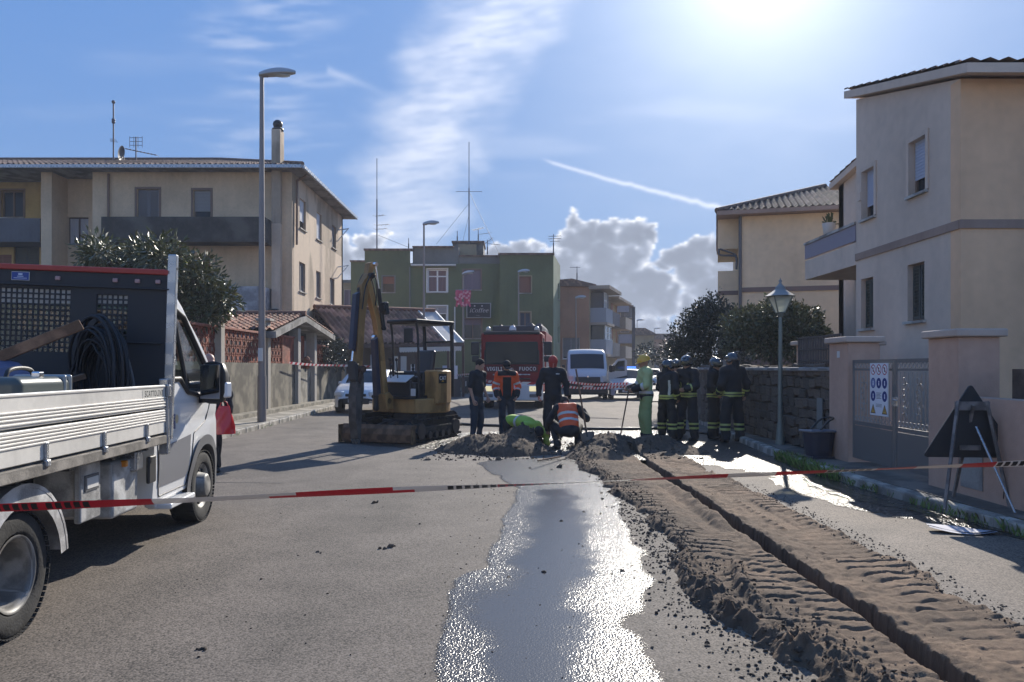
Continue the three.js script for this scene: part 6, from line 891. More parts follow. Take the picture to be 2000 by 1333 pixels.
// ---------- white dropside truck in the left foreground ----------
{
  const T = thing('dropside_truck', 'white dropside tipper truck loaded with tools in front of the lattice wall', 'truck', [-3.76, 0, -4.26], Math.PI + 0.078);
  const S = -1; // the side towards the camera is local -x
  const c0 = 2.02, len = 2.28, arch = (f) => { const d = f - 1.30, q = 0.44 * 0.44 - d * d; return q > 0 ? 0.34 + Math.sqrt(q) : (f < 1.3 ? 0.40 : 0.30); };
  const winPoly = [[0.10, 1.43], [0.10, 2.03], [0.70, 2.06], [0.92, 2.0], [1.56, 1.40], [1.58, 1.30], [1.2, 1.25], [0.80, 1.30], [0.62, 1.42]];
  const cab = shell({ len, nf: 110, ns: 84, yb: arch, yt: curve1([[0, 2.2], [0.25, 2.27], [0.6, 2.3], [0.82, 2.27], [0.95, 2.18], [1.05, 2.08], [1.72, 1.47], [1.82, 1.41], [2.05, 1.30], [2.16, 1.20], [2.24, 1.02], [2.28, 0.82]]), w: smooth1([[0, 0.965], [1.5, 0.955], [1.8, 0.92], [2.05, 0.85], [2.2, 0.71], [2.28, 0.57]]), side: (y) => 1 - 0.10 * sstep(1.15, 2.3, y) - 0.02 * sstep(0.7, 0.35, y) - 0.012 * Math.exp(-Math.pow((y - 1.02) / 0.05, 2)), r: curve1([[0, 0.16], [0.9, 0.16], [1.3, 0.07], [2.28, 0.08]]), crown: 0.03, holeSide: (z, y) => inside(winPoly, z, y), holeTop: (z, x) => z > 1.06 && z < 1.70 && Math.abs(x) < 0.78 });
  const body = meshOf('cab_body', cab.geo, M.whitePaint, T); body.position.z = c0;
  const rear = []; for (let k = 0; k <= 40; k++) { const p = cab.at(0, k / 40); rear.push([p[0], p[1]]); } for (let k = 39; k >= 0; k--) { const p = cab.at(0, k / 40); rear.push([-p[0], p[1]]); }
  mb().prism(rear, 0.03, 0, 0, c0 - 0.012, 0, 0, 0, 0, [[[-0.78, 1.5], [-0.78, 2.05], [0.78, 2.05], [0.78, 1.5]]]).build('cab_back', M.whitePaint, T);
  mb().box(1.58, 0.57, 0.008, 0, 1.775, c0 + 0.004).build('rear_window', M.pane, T);
  for (const sg of [-1, 1]) {
    const gl = meshOf('side_window', sideSheet(cab, winPoly, -0.012, sg, 40), M.pane, T); gl.position.z = c0;
    const fb = mb(); sideLine(fb, cab, winPoly, 0.003, sg, 0.026, true); fb.build('window_seal', M.black, gl); const dv = mb(); sideLine(dv, cab, [[0.66, 2.05], [0.80, 1.30]], 0.0, sg, 0.022); dv.build('window_post', M.black, gl);
    const seam = mb(); sideLine(seam, cab, [[0.06, 2.1], [0.05, 1.3], [0.07, 0.62], [0.12, 0.44], [0.78, 0.44], [0.90, 0.62], [0.98, 0.9], [1.36, 1.0], [1.52, 1.26]], 0.001, sg, 0.006); seam.build('door_gap', M.black, T).position.z = c0;
    const cl = meshOf('door_shade', sideSheet(cab, [[0.08, 0.52], [0.08, 0.84], [0.88, 0.90], [0.84, 0.58], [0.74, 0.52]], 0.008, sg, 30), material('grey_door_shade', [0.19, 0.19, 0.2], 0.45), T); cl.position.z = c0;  // grey sheet paints the shade on the lower door, no separate cladding there
    const tr = mb(); const N = 22; for (let i = 0; i < N; i++) { const a0 = Math.PI * (-0.02 + 1.02 * i / N), a1 = Math.PI * (-0.02 + 1.02 * (i + 1) / N), p = (a, r) => [1.30 + Math.cos(a) * r, 0.34 + Math.sin(a) * r]; const q = [p(a0, 0.425), p(a1, 0.425), p(a1, 0.52), p(a0, 0.52)].map(([z, y]) => [sg * (cab.sx(clamp(z, 0, 2.2), Math.max(0.4, y)) + 0.022), y, z]); const q2 = [p(a0, 0.425), p(a1, 0.425)].map(([z, y]) => [sg * (cab.sx(clamp(z, 0, 2.2), Math.max(0.4, y)) - 0.16), y, z]); tr.quad(...q).quad(q[0], q2[0], q2[1], q[1]); } tr.build('arch_trim', M.greyPlastic, T).position.z = c0;
    const hd = mb(); hd.rbox(0.05, 0.045, 0.2, 0.018, sg * (cab.sx(0.18, 1.2) + 0.03), 1.2, 0.18, 0, 0, 0, 2).rbox(0.02, 0.09, 0.24, 0.03, sg * (cab.sx(0.18, 1.2) + 0.006), 1.2, 0.18); hd.build('door_handle', M.black, T).position.z = c0;
    const mr = new THREE.Group(); mr.name = 'wing_mirror'; mr.position.set(sg * 1.12, 1.38, c0 + 1.06); T.add(mr); mr.rotation.y = sg * 0.30;
    const mg = gridGeo(18, 14, (u, v) => { const a = v * Math.PI * 2, e = 4, c = Math.cos(a), s = Math.sin(a), k = 1 / Math.pow(Math.pow(Math.abs(c), e) + Math.pow(Math.abs(s), e), 1 / e), t = u, sc = t < 0.12 ? t / 0.12 : Math.pow(1 - Math.pow((t - 0.12) / 0.88, 2.4), 0.5); return [c * k * 0.135 * sc, s * k * 0.205 * sc, -0.05 + t * 0.2]; }); meshOf('shell', mg, M.black, mr); mb().rbox(0.215, 0.33, 0.008, 0.004, 0, 0.01, -0.058).build('mirror_glass', physical('mirror_glass', [0.35, 0.35, 0.37], 0.05, { metalness: 1 }), mr); mb().rbox(0.05, 0.15, 0.10, 0.02, sg * 0.125, -0.07, 0.03, 0, 0, 0, 2).build('indicator', physical('clear_lens', [0.8, 0.8, 0.8], 0.15, { clearcoat: 1 }), mr); mb().beam([-sg * 0.06, -0.14, 0.04], [-sg * 0.28, -0.17, 0.1], 0.09, 0.09).build('arm', M.black, mr);
  }
  meshOf('windscreen', topSheet(cab, 1.03, 1.72, -0.80, 0.80, -0.004), M.pane, T).position.z = c0;
  const pl = meshOf('door_emblem', new THREE.PlaneGeometry(0.2, 0.2), material('emblem_print', [0.9, 0.9, 0.9], 0.5, { map: canvasTex(128, 128, (c) => { c.fillStyle = '#d8d8d6'; c.fillRect(0, 0, 128, 128); c.fillStyle = '#3c4a78'; c.fillRect(4, 30, 56, 84); c.fillStyle = '#c9b48a'; c.beginPath(); c.arc(82, 60, 26, 0, 7); c.fill(); c.fillStyle = '#9a9aa4'; c.fillRect(12, 40, 38, 10); c.fillRect(12, 60, 38, 8); }) }), T); pl.position.set(S * (cab.sx(0.5, 1.06) + 0.014), 1.06, c0 + 0.47); pl.rotation.y = -Math.PI / 2;
  mb().rbox(0.03, 0.22, 0.15, 0.03, S * 0.985, 0.70, c0 - 0.13, 0, 0, 0, 2).build('fuel_cap', M.black, T);
  for (const sg of [-1, 1]) mb().rbox(0.2, 0.05, 0.62, 0.015, sg * 0.93, 0.34, c0 + 0.5, 0, 0, 0, 2).rbox(0.1, 0.12, 0.66, 0.02, sg * 0.86, 0.39, c0 + 0.5, 0, 0, 0, 2).build('side_step', M.whitePaint, T);
  mb().rbox(1.5, 0.34, 0.16, 0.06, 0, 0.52, c0 + 2.24, 0, 0, 0, 2).build('bumper', M.greyPlastic, T); for (const sg of [-1, 1]) mb().rbox(0.3, 0.24, 0.1, 0.04, sg * 0.66, 0.92, c0 + 2.16, 0, sg * 0.5, 0, 2).build('headlight', M.headlamp, T);
  mb().rbox(1.7, 0.22, 0.45, 0.06, 0, 1.2, c0 + 1.45).build('dashboard', M.black, T); for (const x of [-0.5, 0.12, 0.6]) mb().rbox(0.42, 0.75, 0.16, 0.06, x, 1.3, c0 + 0.35, -0.15, 0, 0, 2).rbox(0.24, 0.18, 0.1, 0.04, x, 1.76, c0 + 0.28, 0, 0, 0, 2).rbox(0.42, 0.16, 0.5, 0.05, x, 0.95, c0 + 0.6, 0, 0, 0, 2).build('seat', material('seat_cloth', [0.035, 0.035, 0.04], 0.9), T); mb().add(new THREE.TorusGeometry(0.19, 0.016, 8, 24), 0.42, 1.3, c0 + 1.08, -0.5).build('steering_wheel', M.black, T);
  mb().box(1.7, 0.05, 1.2, 0, 0.6, c0 + 0.7).box(1.7, 0.9, 0.05, 0, 0.9, c0 + 1.9).build('cab_floor', M.black, T);
  wheel(T, S * 0.84, c0 + 1.3, 0.352, 0.215, S, 'dome'); wheel(T, -S * 0.84, c0 + 1.3, 0.352, 0.215, -S, 'dome');
  for (const sg of [-1, 1]) { wheel(T, sg * 0.865, 0, 0.355, 0.2, sg, 'dish'); wheel(T, sg * 0.62, 0, 0.355, 0.2, sg, 'dish'); }
  // chassis
  mb().box(0.08, 0.18, 5.0, 0.4, 0.68, 1.1).box(0.08, 0.18, 5.0, -0.4, 0.68, 1.1).cyl(0.06, 0.06, 1.5, 0, 0.36, 0, 0, 0, Math.PI / 2).sph(0.16, 0, 0.36, 0).cyl(0.05, 0.05, 2.2, 0, 0.45, 1.2, Math.PI / 2, 0, 0).box(0.7, 0.35, 0.5, 0.35, 0.6, 1.6).build('chassis', M.darkSteel, T);
  for (const sg of [-1, 1]) { const fb = mb(), N = 18; for (let i = 0; i < N; i++) { const a0 = Math.PI * (0.02 + 0.98 * i / N), a1 = Math.PI * (0.02 + 0.98 * (i + 1) / N), p = (a, r, x) => [sg * x, 0.35 + Math.sin(a) * r, -Math.cos(a) * r * -1]; fb.quad(p(a0, 0.49, 0.52), p(a1, 0.49, 0.52), p(a1, 0.49, 1.0), p(a0, 0.49, 1.0)).quad(p(a0, 0.49, 1.0), p(a1, 0.49, 1.0), p(a1, 0.40, 1.012), p(a0, 0.40, 1.012)).quad(p(a0, 0.515, 0.52), p(a1, 0.515, 0.52), p(a1, 0.515, 1.0), p(a0, 0.515, 1.0)).quad(p(a0, 0.515, 1.0), p(a1, 0.515, 1.0), p(a1, 0.49, 1.003), p(a0, 0.49, 1.003)); } fb.build('mudguard', dirty('mudguard_plastic', [0.55, 0.54, 0.53], 1.5, 0.5), T); }
  { const bx = mb().rbox(0.05, 0.40, 0.30, 0.015, S * 0.93, 0.68, 0.92).rbox(0.3, 0.34, 0.28, 0.02, S * 0.78, 0.68, 0.94).build('tool_locker', dirty('locker_white', [0.5, 0.49, 0.47], 1.5, 0.5), T); mb().rbox(0.012, 0.11, 0.2, 0.004, S * 0.958, 0.74, 0.92).build('plate', M.greyPlastic, bx); mb().rbox(0.014, 0.075, 0.165, 0.003, S * 0.962, 0.74, 0.92).build('plate_face', M.offwhite, bx); mb().box(0.014, 0.012, 0.26, S * 0.957, 0.6, 0.92).build('groove', M.greyPlastic, bx); }
  mb().rbox(0.4, 0.42, 0.46, 0.03, S * 0.74, 0.62, 1.52, 0, 0, 0, 2).build('battery_box', dirty('box_white', [0.6, 0.6, 0.58], 1.5, 0.5), T); mb().rbox(0.18, 0.16, 0.14, 0.02, S * 0.9, 0.80, 1.66).build('air_filter', M.galv, T); mb().rbox(0.05, 0.05, 0.04, 0.01, S * 0.95, 0.80, 1.46).build('side_lamp', material('amber', [0.7, 0.25, 0.02], 0.3), T);
  // load bed
  const bw = 1.08, z0 = -1.35, z1 = 1.93, yB = 0.995, yT = 1.385;
  const alu = M.alu, board = (x, sg) => {
    const R = new THREE.Group(); R.name = 'side_board'; T.add(R);
    const h2 = (yT - yB - 0.012) / 2; for (const k of [0, 1]) { const y0 = yB + k * (h2 + 0.012); const b = mb(); b.rbox(0.024, h2, z1 - z0 - 0.06, 0.006, x, y0 + h2 / 2, (z0 + z1) / 2); const rib = k ? [0.045, 0.065, 0.085, 0.021] : [0.10, 0.12, 0.14, 0.16]; for (const q of rib) b.rbox(0.012, 0.013, z1 - z0 - 0.06, 0.004, x + sg * 0.014, y0 + q, (z0 + z1) / 2); b.rbox(0.03, 0.022, z1 - z0 - 0.06, 0.008, x + sg * 0.004, y0 + h2 - 0.011, (z0 + z1) / 2); b.build('plank', alu, R); }
    for (const z of [-0.7, 0.05, 0.79, 1.51]) mb().rbox(0.016, 0.13, 0.032, 0.005, x + sg * 0.021, yB + 0.035, z).rbox(0.03, 0.045, 0.05, 0.012, x + sg * 0.024, yB - 0.02, z, 0, 0, 0, 2).build('hinge', M.galv, R);
    return R;
  };
  const rb = board(S * bw, S); board(-S * bw, -S);
  { const tx = meshOf('lettering', new THREE.PlaneGeometry(0.44, 0.07), material('board_print', [0.9, 0.9, 0.9], 0.5, { map: canvasTex(512, 82, (c, w, h) => { c.fillStyle = '#cbc8be'; c.fillRect(0, 0, w, h); c.fillStyle = '#1c1c1c'; c.font = 'bold 74px sans-serif'; c.textBaseline = 'middle'; c.textAlign = 'center'; c.fillText('SCATTOLINI', w / 2, h / 2 + 3, w - 8); }) }), rb); tx.position.set(S * (bw + 0.0135), yT - 0.06, z1 - 0.27); tx.rotation.y = -Math.PI / 2; }
  mb().rbox(bw * 2 - 0.02, 0.45, 0.025, 0.006, 0, (yB + yT) / 2, z0 + 0.02).build('tail_board', alu, T);
  mb().box(bw * 2 - 0.06, 0.05, z1 - z0 - 0.05, 0, yB - 0.0, (z0 + z1) / 2).build('bed_floor', dirty('bed_steel', [0.2, 0.19, 0.18], 1), T);
  for (const q of [-1, 1]) mb().rbox(0.09, 0.07, z1 - z0, 0.008, q * (bw - 0.02), yB - 0.052, (z0 + z1) / 2).build('bed_rail', dirty('muddy_rail', [0.30, 0.27, 0.23], 1.6), T);
  for (let i = 0; i < 6; i++) mb().box(bw * 2 - 0.2, 0.1, 0.06, 0, yB - 0.085, lerp(z0 + 0.1, z1 - 0.1, i / 5)).build('cross_member', M.darkSteel, T);
  mb().rbox(0.075, 0.62, 0.06, 0.01, S * (bw - 0.005), yT - 0.26, z1 + 0.005).rbox(0.03, 0.1, 0.07, 0.008, S * (bw + 0.03), yT - 0.05, z1 + 0.005).build('corner_post', M.galv, T);
  // headboard with barred windows, tilted slightly as the bed leans
  const H = new THREE.Group(); H.name = 'headboard'; T.add(H); H.position.set(S * 1.05, 0, z1 + 0.05); H.rotation.z = 0.030;
  const dk = material('headboard_steel', [0.026, 0.026, 0.029], 0.6), hx = (x) => x + 1.05; // local x measured from the visible end
  const pane = (a, b2, y0, y1) => [[hx(a), y0], [hx(a), y1], [hx(b2), y1], [hx(b2), y0]]; const holes = [pane(-0.26, 0.80, 1.62, 2.14), pane(-0.71, -0.46, 1.74, 2.11)];
  mb().prism([[0, yB], [2.08, yB], [2.08, 2.30], [0, 2.30]], 0.02, 0, 0, -0.01, 0, 0, 0, 0, holes).build('panel', dk, H);
  mb().rbox(2.08, 0.045, 0.06, 0.01, 1.04, 2.305, 0).build('red_rail', material('red_rail', [0.40, 0.045, 0.03], 0.5), H); mb().rbox(2.06, 0.012, 0.03, 0.004, 1.04, 2.165, -0.02).rbox(0.28, 0.01, 0.02, 0.003, 0.2, 1.72, -0.018).build('fold', dk, H);
  for (const [a, b2, y0, y1] of [[-0.26, 0.80, 1.62, 2.14], [-0.71, -0.46, 1.74, 2.11]]) { const q = mb(); const nx = Math.round((b2 - a) / 0.043), ny = Math.round((y1 - y0) / 0.043); for (let i = 0; i <= nx; i++) q.box(0.013, y1 - y0, 0.008, hx(lerp(a, b2, i / nx)), (y0 + y1) / 2, 0); for (let k = 0; k <= ny; k++) q.box(b2 - a, 0.013, 0.008, hx((a + b2) / 2), lerp(y0, y1, k / ny), 0.002); stuff(q.build('mesh_guard', dk, H)); }
  for (const x of [-0.21, 0.19, 0.0, -0.42]) 0; for (const px of [123, 231, 273, 312]) { const x = 1.05 - 0.0; const lx = (wx(337, 6.25) - wx(px, 6.25)); mb().rbox(0.04, 0.034, 0.02, 0.008, lx, 2.225, -0.02, 0, 0, 0, 2).build('reflector', material('pink_reflector', [0.42, 0.25, 0.24], 0.3), H); }
  { const lx = wx(337, 6.25) - wx(53, 6.25); const p = mb().rbox(0.14, 0.07, 0.006, 0.002, lx, 2.232, -0.015).build('maker_plate', M.offwhite, H); const q = meshOf('print', new THREE.PlaneGeometry(0.132, 0.062), material('plate_print', [0.9, 0.9, 0.9], 0.4, { map: canvasTex(128, 60, (c) => { c.fillStyle = '#22428f'; c.fillRect(0, 0, 128, 60); c.fillStyle = '#c8cfe0'; c.fillRect(48, 8, 32, 16); c.fillRect(40, 30, 48, 6); c.fillRect(14, 44, 100, 5); }) }), p); q.position.set(lx, 2.232, -0.0195); q.rotation.y = Math.PI; }
  mb().rbox(0.07, 1.52, 0.06, 0.01, -0.005, yB + 0.70, 0).build('post', M.galv, H); mb().rbox(0.07, 1.46, 0.06, 0.01, 2.1, yB + 0.70, 0).build('post', M.galv, H); mb().cyl(0.012, 0.012, 0.075, -0.005, 2.34, 0, 0, 0, Math.PI / 2).build('post_hole', M.black, H);
  // the load, each piece a thing of its own
  const toW = (x, y, z) => { const a = Math.PI + 0.078, c = Math.cos(a), s = Math.sin(a); return [-3.76 + c * x + s * z, y, -4.26 - s * x + c * z]; };
  { const C = thing('hose_coil', 'big coil of black hose leaning on the truck headboard', 'hose', toW(-0.68, 0.95, 1.66), -0.45); reseed(51); const b = mb(); for (let i = 0; i < 26; i++) { const r = 0.31 + rr(-0.09, 0.09), y = 0.45 + rr(-0.035, 0.035), zz = rr(-0.12, 0.12), pts = []; for (let k = 0; k < 12; k++) { const a = k / 12 * Math.PI * 2; pts.push([Math.cos(a) * r * 0.7 + rr(-0.015, 0.015), Math.max(0.02, y + Math.sin(a) * r * 1.3 + rr(-0.015, 0.015)), zz + rr(-0.02, 0.02)]); } b.tube(pts, rr(0.009, 0.015), 36, 5, true); } b.build('hose', material('black_hose', [0.013, 0.013, 0.016], 0.6), C); mb().tube([[0.1, 0.0, -0.16], [0.14, 0.4, -0.2], [0.1, 0.75, -0.14]], 0.012, 10, 5).build('tie', M.greyPlastic, C); }
  { const a = toW(0.10, 1.36, 0.75), b = toW(-0.80, 1.83, 1.12); const C = thing('timber_baulk', 'long squared timber lying aslant across the truck load', 'timber'); mb().beam(a, b, 0.075, 0.075, [0, 1, 0], 0.006).build('timber', M.wood, C); mb().beam([a[0] + 0.02, a[1] + 0.07, a[2]], [lerp(a[0], b[0], 0.45), lerp(a[1], b[1], 0.45) + 0.06, lerp(a[2], b[2], 0.45) + 0.05], 0.05, 0.03, [0, 1, 0], 0.004).build('batten', M.wood, C); }
  { const C = thing('timber_offcut', 'short timber offcut beside the hose coil in the truck bed', 'timber'); mb().beam(toW(-0.42, 1.36, 1.25), toW(-0.62, 1.46, 1.55), 0.05, 0.04, [0, 1, 0], 0.004).build('timber', M.wood, C); }
  { const C = thing('tool_case', 'grey green hard tool case with twin straps behind the side board', 'case', toW(-0.86, 0.96, 0.25), Math.PI + 0.078); const cm = material('case_green', [0.07, 0.085, 0.08], 0.35); mb().rbox(0.30, 0.50, 0.62, 0.05, 0, 0.26, 0, 0, 0, 0, 3).build('body', cm, C); mb().tube([[0, 0.50, -0.17], [0, 0.545, -0.14], [0, 0.545, 0.1], [0, 0.5, 0.13]], 0.014, 16, 6).build('handle', M.black, C); for (const z of [0.2, 0.27]) mb().rbox(0.315, 0.515, 0.03, 0.05, 0, 0.262, z, 0, 0, 0, 3).build('strap', material('strap_pale', [0.34, 0.36, 0.36], 0.3, { metalness: 0.3 }), C); mb().rbox(0.05, 0.04, 0.06, 0.01, -0.1, 0.52, -0.02).build('clasp', M.chrome, C); }
  const lumpThing = (name, label, cat, pos, size, mat, seed) => { const C = thing(name, label, cat, pos); const g = new THREE.IcosahedronGeometry(1, 4), p = g.attributes.position; for (let i = 0; i < p.count; i++) { const x = p.getX(i), y = p.getY(i), z = p.getZ(i); const f = 0.72 + 0.35 * fbm(x * 1.6 + seed, y * 1.6 + 9, Math.round(z * 3) + seed, 3) + 0.10 * Math.abs(Math.sin(x * 7 + z * 5 + seed)); p.setXYZ(i, x * f * size[0], Math.max(0, (y * f * 0.5 + 0.45)) * size[1], z * f * size[2]); } g.computeVertexNormals(); const m = meshOf(cat === 'tarpaulin' ? 'sheet' : 'bag', g, mat, C); return C; };
  lumpThing('tarpaulin', 'crumpled blue grey tarpaulin heaped behind the tool case', 'tarpaulin', toW(-0.35, 0.95, 0.95), [0.34, 0.66, 0.3], material('tarp_blue', [0.10, 0.11, 0.19], 0.6), 3);
  lumpThing('rubble_bag', 'pale grey sack lying under the slanting timber', 'bag', toW(0.1, 0.95, 0.9), [0.4, 0.70, 0.3], material('sack_grey', [0.26, 0.26, 0.29], 0.9), 7);
  lumpThing('rubble_bag', 'dark sack between the hose coil and the barred window', 'bag', toW(-0.2, 0.95, 1.55), [0.3, 0.5, 0.24], material('sack_dark', [0.05, 0.05, 0.06], 0.9), 11);
}

// ---------- mini digger ----------
{
  const cx = -2.2, cz = -16.6, T = thing('mini_digger', 'yellow and black mini excavator with raised boom and front blade', 'excavator', [cx, 0, cz], 0);
  const U = new THREE.Group(); // lower frame axes
  const ya = -0.39, yu = -0.61, A = (p, yaw) => { const c = Math.cos(yaw), s = Math.sin(yaw); return [c * p[0] + s * p[2], p[1], -s * p[0] + c * p[2]]; };
  const low = (b, n, m, par = T) => { const o = b.build(n, m, par); if (par === T) o.rotation.y = ya; return o; }, up = (b, n, m, par = T) => { const o = b.build(n, m, par); if (par === T) o.rotation.y = yu; return o; };
  for (const sg of [-1, 1]) { // tracks
    const x = sg * 0.62, R = 0.21, L = 0.78, b = mb(), loop = [], n = 56, per = 4 * L + 2 * Math.PI * R;
    for (let i = 0; i < n; i++) { let s = i / n * per, p; if (s < 2 * L) p = [-L + s, R, 1]; else if (s < 2 * L + Math.PI * R) { const a = Math.PI / 2 - (s - 2 * L) / R; p = [L + Math.cos(a) * R, Math.sin(a) * R, a]; } else if (s < 4 * L + Math.PI * R) p = [L - (s - 2 * L - Math.PI * R), -R, -1]; else { const a = -Math.PI / 2 - (s - 4 * L - Math.PI * R) / R; p = [-L + Math.cos(a) * R, Math.sin(a) * R, a]; } loop.push([p[0], p[1] + R + 0.022]); }
    for (let i = 0; i < n; i++) { const p = loop[i], q = loop[(i + 1) % n]; b.beam([x, p[1], p[0]], [x, q[1], q[0]], 0.28, 0.03, [1, 0, 0]); const tx = q[0] - p[0], ty = q[1] - p[1], l = Math.hypot(tx, ty), nx = -ty / l, ny = tx / l; if (i % 2 === 0) b.beam([x - 0.13, p[1] + ny * 0.02, p[0] + nx * 0.02], [x + 0.13, p[1] + ny * 0.02, p[0] + nx * 0.02], 0.035, 0.045, [0, ny, nx]); }
    const tk = low(b, 'track', M.rubber); mb().rbox(0.16, 0.17, 2 * L, 0.03, x, R + 0.02, 0).build('track_frame', dirty('track_frame', [0.07, 0.06, 0.05], 2), tk);
    const w = mb(); for (const z of [-L, L]) w.cyl(0.165, 0.165, 0.2, x, R + 0.022, z, 0, 0, Math.PI / 2, 18); for (const z of [-0.42, -0.14, 0.14, 0.42]) w.cyl(0.075, 0.075, 0.22, x, 0.13, z, 0, 0, Math.PI / 2, 12); w.build('roller', M.darkSteel, tk);
  }
  low(mb().rbox(0.95, 0.16, 0.8, 0.03, 0, 0.36, 0).cyl(0.36, 0.36, 0.14, 0, 0.5, 0, 0, 0, 0, 24), 'undercarriage', M.darkSteel);
  low(mb().prism([[0.0, 0.03], [0.09, 0.0], [0.03, 0.10], [0.015, 0.19], [0.03, 0.28], [0.09, 0.37], [0.07, 0.38], [0.0, 0.30], [-0.03, 0.19]], 1.72, -0.92, 0, 1.22, 0, Math.PI / 2, 0, 0), 'blade', dirty('blade_steel', [0.24, 0.13, 0.07], 1.5)).position.set(0, 0, 0);
  low(mb().beam([-0.3, 0.34, 0.5], [-0.4, 0.18, 1.22], 0.09, 0.12).beam([0.3, 0.34, 0.5], [0.4, 0.18, 1.22], 0.09, 0.12).bar([0, 0.4, 0.5], [0, 0.24, 1.2], 0.045), 'blade_arm', M.darkSteel);
  for (const x of [-0.91, 0.79]) low(mb().rbox(0.02, 0.37, 0.16, 0.006, x, 0.19, 1.26), 'blade_end', dirty('blade_edge', [0.25, 0.14, 0.06], 1.5));
  // turning house
  const CY = M.catYellow, ux = 0;
  const arc = (r, a0, a1, n) => [...Array(n + 1)].map((_, i) => { const a = lerp(a0, a1, i / n); return [Math.cos(a) * r, Math.sin(a) * r]; });
  { const out = [...arc(0.86, Math.PI * 1.08, Math.PI * 1.92, 16), [0.74, 0.25], [0.62, 0.52], [-0.62, 0.52], [-0.74, 0.25]]; up(mb().prism(out.map(([x, z]) => [x, -z]), 0.30, 0, 0.58, 0, -Math.PI / 2, 0, 0, 0.02), 'house_skirt', CY); up(mb().prism([...arc(0.85, Math.PI * 1.14, Math.PI * 1.86, 16), [0.6, -0.12], [-0.6, -0.12]].map(([x, z]) => [x, -z]), 0.58, 0, 0.88, 0, -Math.PI / 2, 0, 0, 0.03), 'engine_cover', M.black); }
  { const cw = up(mb().prism([...arc(0.88, Math.PI * 1.50, Math.PI * 1.82, 10), [0.86, -0.2], [0.86, 0.10], [0.5, 0.10], [0.3, -0.5]].map(([x, z]) => [x, -z]), 0.72, 0, 0.76, 0, -Math.PI / 2, 0, 0, 0.03), 'counterweight', CY);
    const lm = meshOf('lettering', new THREE.PlaneGeometry(0.26, 0.2), material('decal_print', [0.9, 0.9, 0.9], 0.5, { map: canvasTex(128, 100, (c) => { c.fillStyle = '#1a1613'; c.fillRect(0, 0, 128, 100); c.fillStyle = '#e8e4df'; c.font = 'bold 58px sans-serif'; c.textAlign = 'center'; c.fillText('CAT', 64, 64, 120); c.fillStyle = '#d8a020'; c.beginPath(); c.moveTo(64, 60); c.lineTo(86, 84); c.lineTo(42, 84); c.fill(); }) }), cw); lm.position.set(0.865, 1.30, -0.06); lm.rotation.y = Math.PI / 2; }
  up(mb().rbox(0.16, 0.15, 0.012, 0.004, 0.0, 0, 0), 'warning_label', M.offwhite).position.set(...A([0.55, 1.02, 0.53], yu));
  up(mb().rbox(1.16, 0.07, 0.72, 0.02, 0, 0.91, 0.24), 'cab_floor', M.black); up(mb().rbox(0.9, 0.34, 0.06, 0.03, 0.06, 1.1, 0.52).rbox(0.34, 0.3, 0.3, 0.04, 0.42, 1.07, 0.36).rbox(0.22, 0.5, 0.4, 0.05, 0.40, 1.2, -0.05).rbox(0.22, 0.5, 0.4, 0.05, -0.38, 1.2, -0.02), 'console', M.black);
  up(mb().rbox(0.46, 0.14, 0.46, 0.05, 0.22, 1.28, 0.0, 0, 0, 0, 3).rbox(0.46, 0.58, 0.14, 0.06, 0.22, 1.62, -0.26, -0.16, 0, 0, 3), 'seat', material('seat_vinyl', [0.025, 0.025, 0.028], 0.35));
  { const l = mb(); for (const [x, z, h] of [[-0.32, 0.2, 0.42], [0.32, 0.2, 0.42], [-0.1, 0.48, 0.55], [0.1, 0.48, 0.55], [0.42, 0.3, 0.35]]) { l.bar([x, 1.15, z], [x * 0.95, 1.15 + h, z + 0.05], 0.012, 6); l.sph(0.032, x * 0.95, 1.15 + h, z + 0.05, 1, 1.3, 1, 8); } up(l, 'control_lever', M.black); }
  up(mb().rbox(0.7, 0.02, 0.3, 0.006, 0.1, 1.30, 0.5, 0.5), 'paper_sheet', M.offwhite).visible = true;
  // canopy
  up(mb().rbox(0.86, 0.075, 1.24, 0.035, 0.26, 2.50, -0.05, 0, 0, 0, 3).rbox(0.8, 0.02, 1.1, 0.01, 0.26, 2.455, -0.05), 'canopy_roof', M.black);
  for (const [x, z0, z1, w] of [[0.63, -0.66, -0.62, 0.085], [-0.12, -0.62, -0.58, 0.085], [0.62, 0.42, 0.50, 0.05], [-0.1, 0.42, 0.50, 0.05]]) up(mb().tube([[x, 0.9, z0], [x, 1.6, z0], [x, 2.3, lerp(z0, z1, 0.5)], [x, 2.47, z1]], w / 2, 16, 8), 'canopy_post', M.black);
  up(mb().bar([0.63, 1.5, -0.66], [-0.12, 1.5, -0.62], 0.025).bar([0.63, 2.1, -0.65], [-0.12, 2.1, -0.62], 0.02), 'guard_rail', M.black); up(mb().rbox(0.2, 0.3, 0.04, 0.03, 0.45, 2.2, 0.55, 0, 0.3, 0, 2), 'rear_mirror', M.black);
  // boom, stick, bucket in the plane x = bx of the house
  const bx = -0.05; const link = (pts, w, name, mat, r = 0.02) => { const b = mb(); b.prism(pts, w, -w / 2 + bx, 0, 0, 0, 0, 0, 0.008); const g = b.g[0]; const m = new THREE.Matrix4().set(0, 0, 1, 0, 0, 1, 0, 0, 1, 0, 0, 0, 0, 0, 0, 1); g.applyMatrix4(m); const q = g.attributes.position; for (let i = 0; i < q.count; i += 3) for (const at of [g.attributes.position, g.attributes.normal]) { const t = [at.getX(i + 1), at.getY(i + 1), at.getZ(i + 1)]; at.setXYZ(i + 1, at.getX(i + 2), at.getY(i + 2), at.getZ(i + 2)); at.setXYZ(i + 2, ...t); } return up(b, name, mat); };
